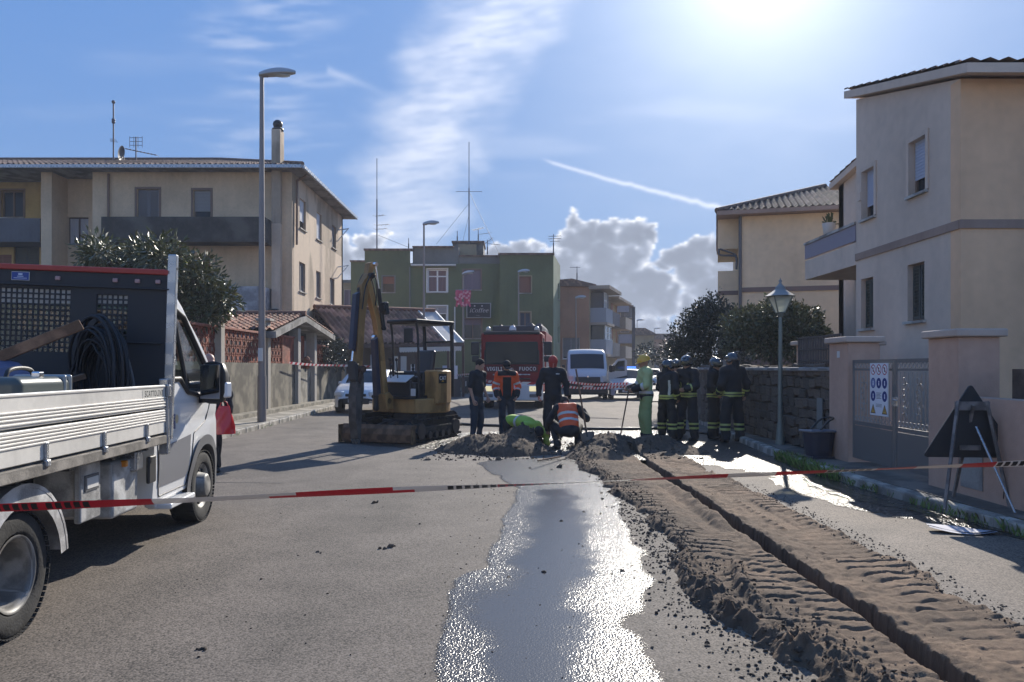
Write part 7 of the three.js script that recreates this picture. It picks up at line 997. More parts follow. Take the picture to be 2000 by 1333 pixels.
  // prism is drawn in (forward, up); the matrix above swaps it so that its thickness lies across
  const lk = (pts, w, name, mat, off = 0) => { const b = mb(); b.prism(pts.map(([u, v]) => [-u, v]), w, 0, 0, 0, 0, 0, 0, 0.008); const g = b.g[0]; g.applyMatrix4(new THREE.Matrix4().makeRotationY(Math.PI / 2)); g.translate(bx - w / 2 + off, 0, 0); return up(b, name, mat); };
  lk([[0.62, 0.66], [0.82, 0.66], [0.86, 0.98], [0.74, 1.02], [0.62, 0.92]], 0.3, 'swing_post', CY);
  const boom = lk([[0.67, 0.86], [0.79, 0.80], [0.88, 1.35], [0.96, 2.05], [1.04, 2.5], [1.20, 2.95], [1.33, 3.33], [1.29, 3.40], [1.22, 3.38], [1.07, 2.98], [0.90, 2.50], [0.82, 2.0], [0.74, 1.4]], 0.14, 'boom', CY);
  const stick = lk([[1.24, 3.46], [1.20, 3.66], [1.10, 3.70], [1.06, 3.60], [1.20, 3.20], [1.32, 2.5], [1.40, 1.5], [1.50, 1.44], [1.56, 1.52], [1.50, 2.4], [1.42, 3.2]], 0.14, 'stick', CY, -0.03);
  const cyl = (a, b2, r, off, name = 'hydraulic_ram', mat = M.black, sp = 0.62) => { const m = [lerp(a[0], b2[0], sp), lerp(a[1], b2[1], sp)]; const p = up(mb().bar([bx + off, a[1], a[0]], [bx + off, m[1], m[0]], r, 12).cyl(r * 1.15, r * 1.15, 0.05, bx + off, a[1], a[0], 0, 0, Math.PI / 2, 10), name, mat); mb().bar([bx + off, m[1], m[0]], [bx + off, b2[1], b2[0]], r * 0.5, 10).cyl(r, r, 0.08, bx + off, b2[1], b2[0], 0, 0, Math.PI / 2, 10).build('rod', M.chrome, p); };
  cyl([0.98, 0.70], [1.02, 2.15], 0.055, 0.0); cyl([0.86, 2.35], [1.10, 3.64], 0.045, 0.10); cyl([1.40, 3.10], [1.62, 1.62], 0.05, -0.04, 'hydraulic_ram', M.black, 0.7);
  lk([[1.46, 3.05], [1.56, 3.0], [1.67, 1.9], [1.58, 1.85]], 0.12, 'ram_guard', material('ram_guard', [0.025, 0.027, 0.05], 0.4), -0.03); lk([[0.94, 1.0], [1.05, 0.95], [1.12, 2.1], [1.03, 2.15]], 0.13, 'ram_guard', material('ram_guard', [0.025, 0.027, 0.05], 0.4), 0.04);
  lk([[1.56, 1.60], [1.68, 1.66], [1.66, 1.30], [1.58, 1.22]], 0.2, 'bucket_link', M.darkSteel); lk([[1.42, 1.50], [1.50, 1.56], [1.60, 1.26], [1.52, 1.2]], 0.24, 'bucket_link', M.rust);
  lk([[1.42, 1.40], [1.60, 1.28], [1.65, 0.95], [1.64, 0.45], [1.58, 0.12], [1.52, 0.04], [1.50, 0.2], [1.47, 0.7], [1.42, 1.1]], 0.22, 'bucket', dirty('bucket_steel', [0.115, 0.095, 0.08], 1.5, 0.6)); for (const o of [-0.08, 0, 0.08]) lk([[1.50, 0.10], [1.60, 0.10], [1.54, 0.0]], 0.05, 'tooth', M.steel, o);
  for (const o of [-0.075, 0.01, 0.09]) up(mb().tube([[bx + o, 2.3, 0.84], [bx + o, 2.9, 1.0], [bx + o * 1.5, 3.25, 1.08], [bx + o * 1.6, 3.45, 1.2], [bx + o * 1.4, 3.2, 1.38], [bx + o, 2.7, 1.46]], 0.014, 30, 6), 'hose', M.black); for (const o of [-0.2, 0.16]) up(mb().tube([[bx + o * 0.4, 3.3, 1.2], [bx + o, 3.38, 1.18], [bx + o * 1.2, 3.1, 1.15], [bx + o * 0.6, 2.8, 1.1]], 0.013, 20, 6), 'hose', M.black);
  up(mb().rbox(0.14, 0.26, 0.12, 0.03, bx + 0.2, 2.75, 0.92, 0.2, 0, 0, 2).cyl(0.06, 0.08, 0.06, bx + 0.2, 2.75, 1.0, Math.PI / 2, 0, 0), 'work_lamp', M.black);
  up(mb().cyl(0.07, 0.07, 0.32, bx, 1.5, 1.48, 0, 0, Math.PI / 2, 12).cyl(0.06, 0.06, 0.3, bx, 0.84, 0.74, 0, 0, Math.PI / 2, 12).cyl(0.06, 0.06, 0.24, bx, 3.4, 1.2, 0, 0, Math.PI / 2, 12), 'pivot_pin', M.rust);
}

// ---------- fire engine ----------
{
  const T = thing('fire_engine', 'red fire engine facing the camera behind the standing workers', 'fire engine', [-0.02, 0, -28.5], -0.10), R = M.red, w = 1.15;
  mb().rbox(2.3, 2.25, 1.75, 0.10, 0, 1.72, -0.92, 0, 0, 0, 3).build('cab', R, T);
  mb().rbox(2.32, 2.5, 5.2, 0.06, 0, 1.75, -4.75, 0, 0, 0, 2).build('body', R, T);
  mb().rbox(1.98, 1.02, 0.05, 0.04, 0, 2.20, -0.055, -0.05, 0, 0, 3).build('windscreen', physical('deep_glass', [0.008, 0.020, 0.024], 0.05, { specularIntensity: 0.3 }), T); mb().rbox(2.06, 1.1, 0.03, 0.05, 0, 2.20, -0.06, -0.05, 0, 0, 2).build('windscreen_seal', M.black, T);
  mb().rbox(2.1, 0.12, 0.1, 0.03, 0, 2.83, -0.06).build('sun_visor', M.black, T);
  for (const sg of [-1, 1]) { mb().rbox(0.03, 0.9, 0.85, 0.03, sg * 1.148, 2.2, -0.75).build('side_window', M.glass, T); mb().rbox(0.3, 0.5, 0.1, 0.05, sg * 1.36, 2.25, 0.05, 0, 0, 0, 2).rbox(0.26, 0.22, 0.1, 0.04, sg * 1.34, 1.86, 0.05, 0, 0, 0, 2).build('mirror', M.black, T); mb().bar([sg * 1.12, 2.5, -0.1], [sg * 1.36, 2.45, 0.02], 0.02).build('mirror_arm', M.black, T); }
  const tx = canvasTex(512, 64, (c, W, H) => { c.fillStyle = '#5a0d0c'; c.fillRect(0, 0, W, H); c.fillStyle = '#e6e0da'; c.font = 'bold 50px sans-serif'; c.textBaseline = 'middle'; c.textAlign = 'left'; c.fillText('VIGILI', 14, 34); c.textAlign = 'right'; c.fillText('FUOCO', W - 14, 34); c.font = 'bold 26px sans-serif'; c.textAlign = 'center'; c.fillText('DEL', W / 2, 34); });
  const lt = mb().rbox(2.1, 0.28, 0.04, 0.02, 0, 1.5, -0.02).build('front_band', R, T); const pr = meshOf('lettering', new THREE.PlaneGeometry(1.96, 0.24), material('front_print', [0.75, 0.75, 0.75], 0.5, { map: tx }), lt); pr.position.set(0, 1.5, 0.0022);
  for (const y of [1.28, 1.12, 0.96]) mb().rbox(1.4, 0.05, 0.05, 0.02, 0, y, -0.015, 0, 0, 0, 2).build('grille_bar', y === 1.28 ? M.galv : M.black, T);
  mb().rbox(2.34, 0.62, 0.22, 0.06, 0, 0.62, -0.0, 0, 0, 0, 3).build('bumper', material('bumper_white', [0.6, 0.6, 0.59], 0.5), T);
  for (const sg of [-1, 1]) { const h = mb().rbox(0.42, 0.2, 0.06, 0.03, sg * 0.88, 0.76, 0.10, 0, 0, 0, 2).build('headlight', material('lit_lens', [0.8, 0.76, 0.6], 0.15, { emissive: new THREE.Color(0.5, 0.42, 0.2) }), T); mb().rbox(0.36, 0.12, 0.05, 0.02, sg * 0.86, 0.5, 0.105).build('fog_lamp', M.greyPlastic, T); }
  mb().rbox(0.52, 0.12, 0.02, 0.004, 0, 0.45, 0.115).build('number_plate', M.offwhite, T);
  for (const [x, r] of [[-0.92, 0.11], [0, 0.15], [0.92, 0.11]]) { const bc = mb().cyl(r, r * 0.9, 0.08, x, 2.9, -0.45).build('beacon', M.black, T); mb().sph(r * 0.92, x, 2.98, -0.45, 1, 1.1, 1, 12).build('dome', x ? M.lampGlass : physical('clear_dome', [0.85, 0.87, 0.9], 0.15, { transmission: 0.5, thickness: 0 }), bc); } mb().rbox(1.9, 0.05, 0.3, 0.02, 0, 2.88, -0.5).build('roof_rail', M.black, T);
  for (let i = 0; i < 4; i++) for (const sg of [-1, 1]) { const s = mb(); for (let k = 0; k < 12; k++) s.box(0.012, 0.095, 1.05, sg * 1.164, 1.4 + k * 0.1, -2.85 - i * 1.2); s.build('roller_shutter', M.galv, T); }
  mb().rbox(2.0, 0.25, 4.9, 0.04, 0, 3.1, -4.75).bar([-0.7, 3.25, -2.4], [-0.7, 3.25, -7.2], 0.04).bar([-0.2, 3.25, -2.4], [-0.2, 3.25, -7.2], 0.04).build('ladder_rack', M.darkSteel, T); mb().bar([0.5, 3.22, -2.4], [0.5, 3.22, -7], 0.14, 10).bar([0.86, 3.22, -2.4], [0.86, 3.22, -7], 0.12, 10).build('suction_hose', M.greyPlastic, T);
  for (const sg of [-1, 1]) { wheel(T, sg * 0.98, -1.1, 0.48, 0.3, sg, 'dome'); wheel(T, sg * 0.98, -5.2, 0.48, 0.34, sg, 'dish'); mb().rbox(0.1, 1.2, 0.03, 0.01, sg * 1.165, 1.8, -0.32).build('grab_rail', M.galv, T); }
  mb().box(1.0, 0.3, 7, 0, 0.65, -3.8).build('chassis', M.darkSteel, T);
}

// ---------- panel vans and cars ----------
function carBody(T, o) { // o: len, profile(z), halfWidth(z), belt, window outlines, windscreen z0-z1
  const sh = shell(o.shell); meshOf('body', sh.geo, o.paint, T);
  for (const sg of [-1, 1]) for (const w of o.windows) { const g = meshOf('side_window', sideSheet(sh, w, -0.008, sg, 16), o.glass, T); const b = mb(); sideLine(b, sh, w, 0.001, sg, 0.016, true); b.build('window_seal', M.black, g); }
  if (o.screen) meshOf('windscreen', topSheet(sh, o.screen[0], o.screen[1], -o.screen[2], o.screen[2], 0.006), o.glass, T); if (o.rearScreen) meshOf('rear_window', topSheet(sh, o.rearScreen[0], o.rearScreen[1], -o.rearScreen[2], o.rearScreen[2], 0.006), o.glass, T);
  for (const z of o.axles) for (const sg of [-1, 1]) { wheel(T, sg * (o.track), z, o.R, 0.2, sg, o.rim || 'alloy'); }
  return sh;
}
{
  const T = thing('panel_van', 'white panel van parked facing the camera with its door open', 'van', [3.92, 0, -42.3], -0.05); const L = 5.4;
  const archs = (ax, R) => (f) => { for (const a of ax) { const d = f - a, q = R * R - d * d; if (q > 0) return 0.33 + Math.sqrt(q); } return 0.28; };
  const wpaint = paint('van_white', [0.55, 0.55, 0.55]);
  const sh = carBody(T, { paint: wpaint, glass: M.glass, windows: [[[4.0, 1.42], [4.0, 1.95], [4.35, 1.93], [4.72, 1.5], [4.7, 1.38]]], screen: [4.22, 4.82, 0.82], axles: [0.95, 4.45], track: 0.88, R: 0.34, rim: 'dome',
    shell: { len: L, nf: 70, ns: 50, yb: archs([0.95, 4.45], 0.42), yt: curve1([[0, 2.3], [0.1, 2.42], [3.4, 2.46], [3.9, 2.42], [4.15, 2.28], [4.85, 1.44], [5.1, 1.28], [5.3, 1.1], [5.4, 0.85]]), w: smooth1([[0, 0.96], [4.2, 1.0], [4.8, 0.98], [5.15, 0.92], [5.4, 0.72]]), side: (y) => 1 - 0.07 * sstep(1.2, 2.4, y), r: curve1([[0, 0.16], [4, 0.16], [4.4, 0.08], [5.4, 0.08]]), crown: 0.03 } });
  mb().rbox(1.9, 0.62, 0.3, 0.1, 0, 0.55, L - 0.12, 0, 0, 0, 3).rbox(1.2, 0.3, 0.1, 0.04, 0, 0.95, L + 0.0, -0.15, 0, 0, 2).build('bumper', M.black, T); mb().rbox(0.5, 0.11, 0.02, 0.004, 0, 0.62, L + 0.04).build('number_plate', M.offwhite, T); for (const sg of [-1, 1]) { mb().rbox(0.26, 0.3, 0.14, 0.05, sg * 0.78, 1.02, L - 0.14, 0, sg * 0.4, 0, 2).build('headlight', M.headlamp, T); mb().rbox(0.16, 0.36, 0.14, 0.05, sg * 1.16, 1.5, 4.6, 0, 0, 0, 2).build('wing_mirror', M.black, T); } mb().rbox(0.1, 0.1, 0.02, 0.03, 0, 1.1, L + 0.02).build('badge', M.chrome, T);
  const d = new THREE.Group(); d.name = 'open_door'; d.position.set(1.0, 0, 4.62); d.rotation.y = 0.28; T.add(d); // swung out on its front hinge
  mb().prism([[0, 0.45], [0.9, 0.42], [1.0, 0.9], [1.0, 1.9], [0.86, 2.0], [0.5, 1.96], [0.1, 1.5], [0, 1.36]], 0.05, 0, 0, 0, 0, 0, 0, 0.01, [[[0.16, 1.38], [0.54, 1.86], [0.88, 1.9], [0.88, 1.38]]]).build('panel', wpaint, d); mb().prism([[0.13, 1.36], [0.52, 1.88], [0.9, 1.92], [0.9, 1.36]], 0.012, 0, 0, 0.02).build('window', M.paneDark, d); mb().rbox(0.6, 0.14, 0.06, 0.02, 0.5, 0.58, -0.01).rbox(0.3, 0.3, 0.05, 0.02, 0.2, 1.5, 0.06).build('trim', M.black, d);
}
const hatchShell = (h = 1.46, L = 4.0) => ({ len: L, nf: 60, ns: 44, yb: (f) => { for (const a of [0.7, L - 0.8]) { const d = f - a, q = 0.36 * 0.36 - d * d; if (q > 0) return 0.28 + Math.sqrt(q); } return 0.22; }, yt: curve1([[0, 0.85], [0.06, 1.02], [0.5, h - 0.05], [0.9, h], [1.8, h], [2.2, h - 0.06], [2.95, 0.98], [3.4, 0.9], [L - 0.15, 0.74], [L, 0.5]]), w: smooth1([[0, 0.72], [0.25, 0.8], [1, 0.85], [L - 0.9, 0.85], [L - 0.3, 0.78], [L, 0.58]]), side: (y) => 1 - 0.19 * sstep(0.9, 1.46, y), r: () => 0.09, crown: 0.03 });
function hatch(label, pos, turn, paintM) { const T = thing('parked_car', label, 'car', pos, turn); carBody(T, { paint: paintM, glass: M.glass, windows: [[[0.65, 0.95], [0.75, 1.34], [1.5, 1.37], [1.5, 0.94]], [[1.58, 0.94], [1.58, 1.37], [2.15, 1.33], [2.6, 0.98], [2.58, 0.93]]], screen: [2.2, 2.92, 0.62], axles: [0.7, 3.2], track: 0.74, R: 0.3, shell: hatchShell() }); for (const sg of [-1, 1]) { mb().rbox(0.34, 0.18, 0.2, 0.06, sg * 0.58, 0.66, 3.86, 0, sg * 0.5, 0, 3).build('headlight', M.headlamp, T); mb().rbox(0.14, 0.12, 0.16, 0.05, sg * 0.92, 1.0, 2.5, 0, 0, 0, 2).build('wing_mirror', paintM, T); } mb().rbox(0.9, 0.2, 0.06, 0.03, 0, 0.42, 3.98, 0, 0, 0, 2).rbox(0.7, 0.09, 0.05, 0.03, 0, 0.62, 3.99).build('grille', M.black, T); mb().rbox(0.5, 0.11, 0.02, 0.004, 0, 0.43, 4.02).build('number_plate', M.offwhite, T); return T; }
hatch('small white car parked at the kerb behind the digger arm', [-5.0, 0, -29.5], -0.05, paint('car_white', [0.66, 0.66, 0.66]));
hatch('small white car stopped right of the open van door', [5.9, 0, -40.5], -0.1, paint('car_white', [0.62, 0.62, 0.62]));
const pol = hatch('white police car with blue roof beacons behind another white car', [7.1, 0, -47.5], -0.15, paint('police_white', [0.6, 0.62, 0.66])); mb().rbox(1.1, 0.12, 0.22, 0.05, 0, 1.56, 1.6, 0, 0, 0, 2).build('beacon_bar', M.blueLamp, pol);
hatch('pale car half hidden left of the white van', [2.1, 0, -46.5], -0.15, paint('car_silver', [0.5, 0.51, 0.53]));
hatch('silver car far off behind the firefighters', [10.3, 0, -57], -0.2, paint('car_grey', [0.42, 0.43, 0.45]));
{ const mk = (label, pos, turn) => { const T = thing('wheelie_bin', label, 'bin', pos, turn, 'wheelie bins before the porch'); const g = gridGeo(12, 4, (u, v) => { const a = u * Math.PI * 2, c = Math.cos(a), s = Math.sin(a), k = 1 / Math.pow(Math.pow(Math.abs(c), 6) + Math.pow(Math.abs(s), 6), 1 / 6), r = lerp(0.22, 0.29, v); return [c * k * r, 0.06 + v * 0.9, s * k * r * 1.1]; }); meshOf('tub', g, material('bin_dark', [0.035, 0.04, 0.035], 0.6), T); mb().rbox(0.62, 0.05, 0.7, 0.02, 0, 0.99, 0, 0.05, 0, 0, 2).build('lid', material('bin_lid', [0.06, 0.05, 0.04], 0.5), T); mb().cyl(0.09, 0.09, 0.06, -0.22, 0.09, -0.3, 0, 0, Math.PI / 2).cyl(0.09, 0.09, 0.06, 0.22, 0.09, -0.3, 0, 0, Math.PI / 2).build('wheel', M.black, T); mb().box(0.05, 0.3, 0.01, 0.1, 0.6, 0.31).box(0.05, 0.3, 0.01, -0.1, 0.6, 0.31).build('reflector', M.offwhite, T); return T; };
  mk('dark wheelie bin nearest the digger, before the porch', [-3.3, 0, -44], 0.5); mk('dark wheelie bin right of the other, before the green wall', [-2.75, 0, -45.6], 0.4); }
// ================= people =================
// solid shapes joined smoothly on a grid and skinned (surface nets)
function sdfMesh(prims, cell, k, wrinkle = 0) {
  let lo = [1e9, 1e9, 1e9], hi = [-1e9, -1e9, -1e9]; const m = k + cell * 2 + wrinkle;
  for (const p of prims) { if (p.cut) continue; for (let a = 0; a < 3; a++) { lo[a] = Math.min(lo[a], p.lo[a] - m); hi[a] = Math.max(hi[a], p.hi[a] + m); } }
  const n = [0, 1, 2].map((a) => Math.ceil((hi[a] - lo[a]) / cell) + 1), F = new Float32Array(n[0] * n[1] * n[2]).fill(9);
  for (const p of prims) {
    const i0 = [0, 1, 2].map((a) => clamp(Math.floor((p.lo[a] - m - lo[a]) / cell), 0, n[a] - 1)), i1 = [0, 1, 2].map((a) => clamp(Math.ceil((p.hi[a] + m - lo[a]) / cell), 0, n[a] - 1)), kk = p.k ?? k;
    for (let z = i0[2]; z <= i1[2]; z++) for (let y = i0[1]; y <= i1[1]; y++) for (let x = i0[0]; x <= i1[0]; x++) {
      const o = x + n[0] * (y + n[1] * z), d = p.d(lo[0] + x * cell, lo[1] + y * cell, lo[2] + z * cell), f = F[o];
      if (p.cut) { const h = clamp(0.5 - 0.5 * (f + d) / kk); F[o] = lerp(f, -d, h) + kk * h * (1 - h); }
      else { const h = clamp(0.5 + 0.5 * (f - d) / kk); F[o] = lerp(f, d, h) - kk * h * (1 - h); }
    }
  }
  if (wrinkle) for (let z = 0; z < n[2]; z++) for (let y = 0; y < n[1]; y++) for (let x = 0; x < n[0]; x++) { const o = x + n[0] * (y + n[1] * z); if (Math.abs(F[o]) < wrinkle * 4) { const X = lo[0] + x * cell, Y = lo[1] + y * cell, Z = lo[2] + z * cell; F[o] += wrinkle * (2 * vnoise(X * 9 + Y * 3 + 30, Y * 16 + 30, Z * 9 + 30) - 1) + wrinkle * 0.7 * Math.sin(Y * 34 + X * 18 + 5 * vnoise(X * 5 + 9, Y * 5 + 9, Z * 5 + 9)); } }
  const id = new Int32Array(F.length).fill(-1), pos = [], idx = [], sx = 1, sy = n[0], sz = n[0] * n[1];
  for (let z = 0; z < n[2] - 1; z++) for (let y = 0; y < n[1] - 1; y++) for (let x = 0; x < n[0] - 1; x++) {
    const o = x + sy * y + sz * z; let c = 0, px = 0, py = 0, pz = 0; const v = [F[o], F[o + 1], F[o + sy], F[o + sy + 1], F[o + sz], F[o + sz + 1], F[o + sz + sy], F[o + sz + sy + 1]];
    let mask = 0; for (let i = 0; i < 8; i++) if (v[i] < 0) mask |= 1 << i; if (mask === 0 || mask === 255) continue;
    for (const [a, b] of EDGES) if ((v[a] < 0) !== (v[b] < 0)) { const t = v[a] / (v[a] - v[b]); px += (a & 1) + t * ((b & 1) - (a & 1)); py += ((a >> 1) & 1) + t * (((b >> 1) & 1) - ((a >> 1) & 1)); pz += (a >> 2) + t * ((b >> 2) - (a >> 2)); c++; }
    id[o] = pos.length / 3; pos.push(lo[0] + (x + px / c) * cell, lo[1] + (y + py / c) * cell, lo[2] + (z + pz / c) * cell);
  }
  for (let z = 1; z < n[2] - 1; z++) for (let y = 1; y < n[1] - 1; y++) for (let x = 1; x < n[0] - 1; x++) {
    const o = x + sy * y + sz * z, s = F[o] < 0;
    const quad = (a, b, c, d, f) => { if (a < 0 || b < 0 || c < 0 || d < 0) return; f ? idx.push(a, b, c, a, c, d) : idx.push(a, c, b, a, d, c); };
    if (s !== F[o + sx] < 0) quad(id[o - sy - sz], id[o - sz], id[o], id[o - sy], s); if (s !== F[o + sy] < 0) quad(id[o - sx - sz], id[o - sx], id[o], id[o - sz], s); if (s !== F[o + sz] < 0) quad(id[o - sx - sy], id[o - sy], id[o], id[o - sx], s);
  }
  const g = new THREE.BufferGeometry(); g.setAttribute('position', new THREE.Float32BufferAttribute(pos, 3)); g.setIndex(idx); g.computeVertexNormals(); metricUV(g); return g;
}
const EDGES = [[0, 1], [2, 3], [4, 5], [6, 7], [0, 2], [1, 3], [4, 6], [5, 7], [0, 4], [1, 5], [2, 6], [3, 7]];
function cap(a, b, ra, rb, k) { // tapered capsule
  const ax = a[0], ay = a[1], az = a[2], dx = b[0] - ax, dy = b[1] - ay, dz = b[2] - az, L = dx * dx + dy * dy + dz * dz || 1e-9, R = Math.max(ra, rb);
  return { k, lo: [0, 1, 2].map((i) => Math.min(a[i], b[i]) - R), hi: [0, 1, 2].map((i) => Math.max(a[i], b[i]) + R), d: (x, y, z) => { const t = clamp(((x - ax) * dx + (y - ay) * dy + (z - az) * dz) / L); return Math.hypot(x - ax - dx * t, y - ay - dy * t, z - az - dz * t) - (ra + (rb - ra) * t); } };
}
function ell(c, r, B, k, cut) { // ellipsoid with axes B = [X, Y, Z] unit vectors
  const R = Math.max(...r); B = B || [[1, 0, 0], [0, 1, 0], [0, 0, 1]];
  return { k, cut, lo: c.map((v) => v - R), hi: c.map((v) => v + R), d: (x, y, z) => { const q = [x - c[0], y - c[1], z - c[2]]; let s = 0, t = 0; for (let i = 0; i < 3; i++) { const v = (q[0] * B[i][0] + q[1] * B[i][1] + q[2] * B[i][2]) / r[i]; s += v * v; t += (v / r[i]) * (v / r[i]); } const l = Math.sqrt(s); return l < 1e-5 ? -Math.min(...r) : l * (l - 1) / Math.sqrt(t); } };
}
const vadd = (a, b, s = 1) => [a[0] + b[0] * s, a[1] + b[1] * s, a[2] + b[2] * s], vsub = (a, b) => [a[0] - b[0], a[1] - b[1], a[2] - b[2]], vlen = (a) => Math.hypot(...a), vnorm = (a) => { const l = vlen(a) || 1; return a.map((v) => v / l); }, vcross = (a, b) => [a[1] * b[2] - a[2] * b[1], a[2] * b[0] - a[0] * b[2], a[0] * b[1] - a[1] * b[0]], vmix = (a, b, t) => a.map((v, i) => lerp(v, b[i], t));
// the figure faces +z with its own left hand at +x; joints in metres for a height of 1.75
function joints(o = {}) {
  const st = o.stance ?? 0.11, ln = o.lean ?? 0, hipY = o.hipY ?? 0.93;
  const J = { pelvis: [0, hipY, 0], chest: [0, hipY + 0.38, ln * 0.6], neck: [0, hipY + 0.54, ln], head: [0, hipY + 0.66, ln * 1.25 + 0.02], hipL: [0.09, hipY - 0.03, 0], hipR: [-0.09, hipY - 0.03, 0], kneeL: [st * 0.95, 0.49, 0.03], kneeR: [-st * 0.95, 0.49, 0.03], ankleL: [st, 0.09, -0.01], ankleR: [-st, 0.09, -0.01], shL: [0.18, hipY + 0.48, ln * 0.85], shR: [-0.18, hipY + 0.48, ln * 0.85], elL: [0.24, hipY + 0.20, ln * 0.7 - 0.02], elR: [-0.24, hipY + 0.20, ln * 0.7 - 0.02], wrL: [0.25, hipY - 0.05, ln * 0.7 + 0.07], wrR: [-0.25, hipY - 0.05, ln * 0.7 + 0.07], look: [0, -0.1, 1], up: [0, 1, 0], toeL: [0.05, 0, 1], toeR: [-0.05, 0, 1], gripL: 0.45, gripR: 0.45 };
  return Object.assign(J, o.j || {});
}
function headFrame(J) { const Z = vnorm(J.look), X = vnorm(vcross(J.up, Z)), Y = vcross(Z, X); return { X, Y, Z, B: [X, Y, Z], p: (x, y, z) => [0, 1, 2].map((i) => J.head[i] + X[i] * x + Y[i] * y + Z[i] * z) }; }
function headPrims(J) {
  const f = headFrame(J), q = f.p;
  return [ell(q(0, 0.045, -0.012), [0.076, 0.098, 0.096], f.B, 0.01), ell(q(0, -0.035, 0.026), [0.058, 0.083, 0.066], f.B, 0.03), ell(q(0, -0.095, 0.058), [0.028, 0.024, 0.026], f.B, 0.03), cap(q(0, 0.02, 0.088), q(0, -0.022, 0.112), 0.009, 0.015, 0.012), ell(q(0, 0.038, 0.078), [0.05, 0.012, 0.02], f.B, 0.02),
    ell(q(0.03, 0.016, 0.094), [0.017, 0.012, 0.016], f.B, 0.01, true), ell(q(-0.03, 0.016, 0.094), [0.017, 0.012, 0.016], f.B, 0.01, true), ell(q(0, -0.058, 0.092), [0.024, 0.007, 0.009], f.B, 0.006), ell(q(0, -0.062, 0.100), [0.022, 0.0025, 0.006], f.B, 0.003, true),
    ell(q(0.078, -0.002, -0.006), [0.011, 0.032, 0.020], f.B, 0.008), ell(q(-0.078, -0.002, -0.006), [0.011, 0.032, 0.020], f.B, 0.008), cap(vmix(J.neck, J.head, 0.1), q(0, -0.06, -0.02), 0.058, 0.052, 0.03), cap(vadd(J.neck, [0, -0.05, 0]), J.neck, 0.07, 0.058, 0.03)];
}
function handPrims(wr, el, palmN, side, grip) { // palm, four jointed fingers, thumb from the side of the palm
  const D = vnorm(vsub(wr, el)); let N = vnorm(palmN); N = vnorm(vadd(N, D, -(N[0] * D[0] + N[1] * D[1] + N[2] * D[2]))); const S = vcross(D, N); // S across the palm
  const q = (d, s, n) => [0, 1, 2].map((i) => wr[i] + D[i] * d + S[i] * s + N[i] * n), P = [];
  P.push(cap(q(-0.03, 0, 0), q(0.01, 0, 0), 0.026, 0.025, 0.02)); for (const s of [-0.026, -0.009, 0.009, 0.026]) P.push(cap(q(0.012, s * 0.75, 0), q(0.085, s, 0.002), 0.014, 0.0125, 0.012));
  [[-0.027, 0.062, 0.0085], [-0.0095, 0.076, 0.009], [0.0095, 0.081, 0.0092], [0.028, 0.073, 0.009]].forEach(([s, L, r]) => { let a = q(0.085, s, 0.002), th = 0.25 + grip * 0.9; const seg = [0.44, 0.32, 0.24]; for (let i = 0; i < 3; i++) { const dir = [0, 1, 2].map((k) => D[k] * Math.cos(th) + N[k] * Math.sin(th)); const b = vadd(a, dir, L * seg[i]); P.push(cap(a, b, r * (1 - i * 0.08), r * (0.92 - i * 0.1), 0.004)); a = b; th += 0.2 + grip * 1.15; } });
  const t0 = q(0.02, 0.024, 0.006), t1 = q(0.052, 0.05, 0.018 + grip * 0.012), t2 = q(0.082, 0.052 - grip * 0.018, 0.028 + grip * 0.02), t3 = q(0.104, 0.046 - grip * 0.03, 0.032 + grip * 0.022); P.push(cap(t0, t1, 0.014, 0.011, 0.008), cap(t1, t2, 0.011, 0.0095, 0.003), cap(t2, t3, 0.0095, 0.0075, 0.003));
  return P;
}
const skinOf = (c) => physical('skin', c, 0.55, { sheen: 0.2 });
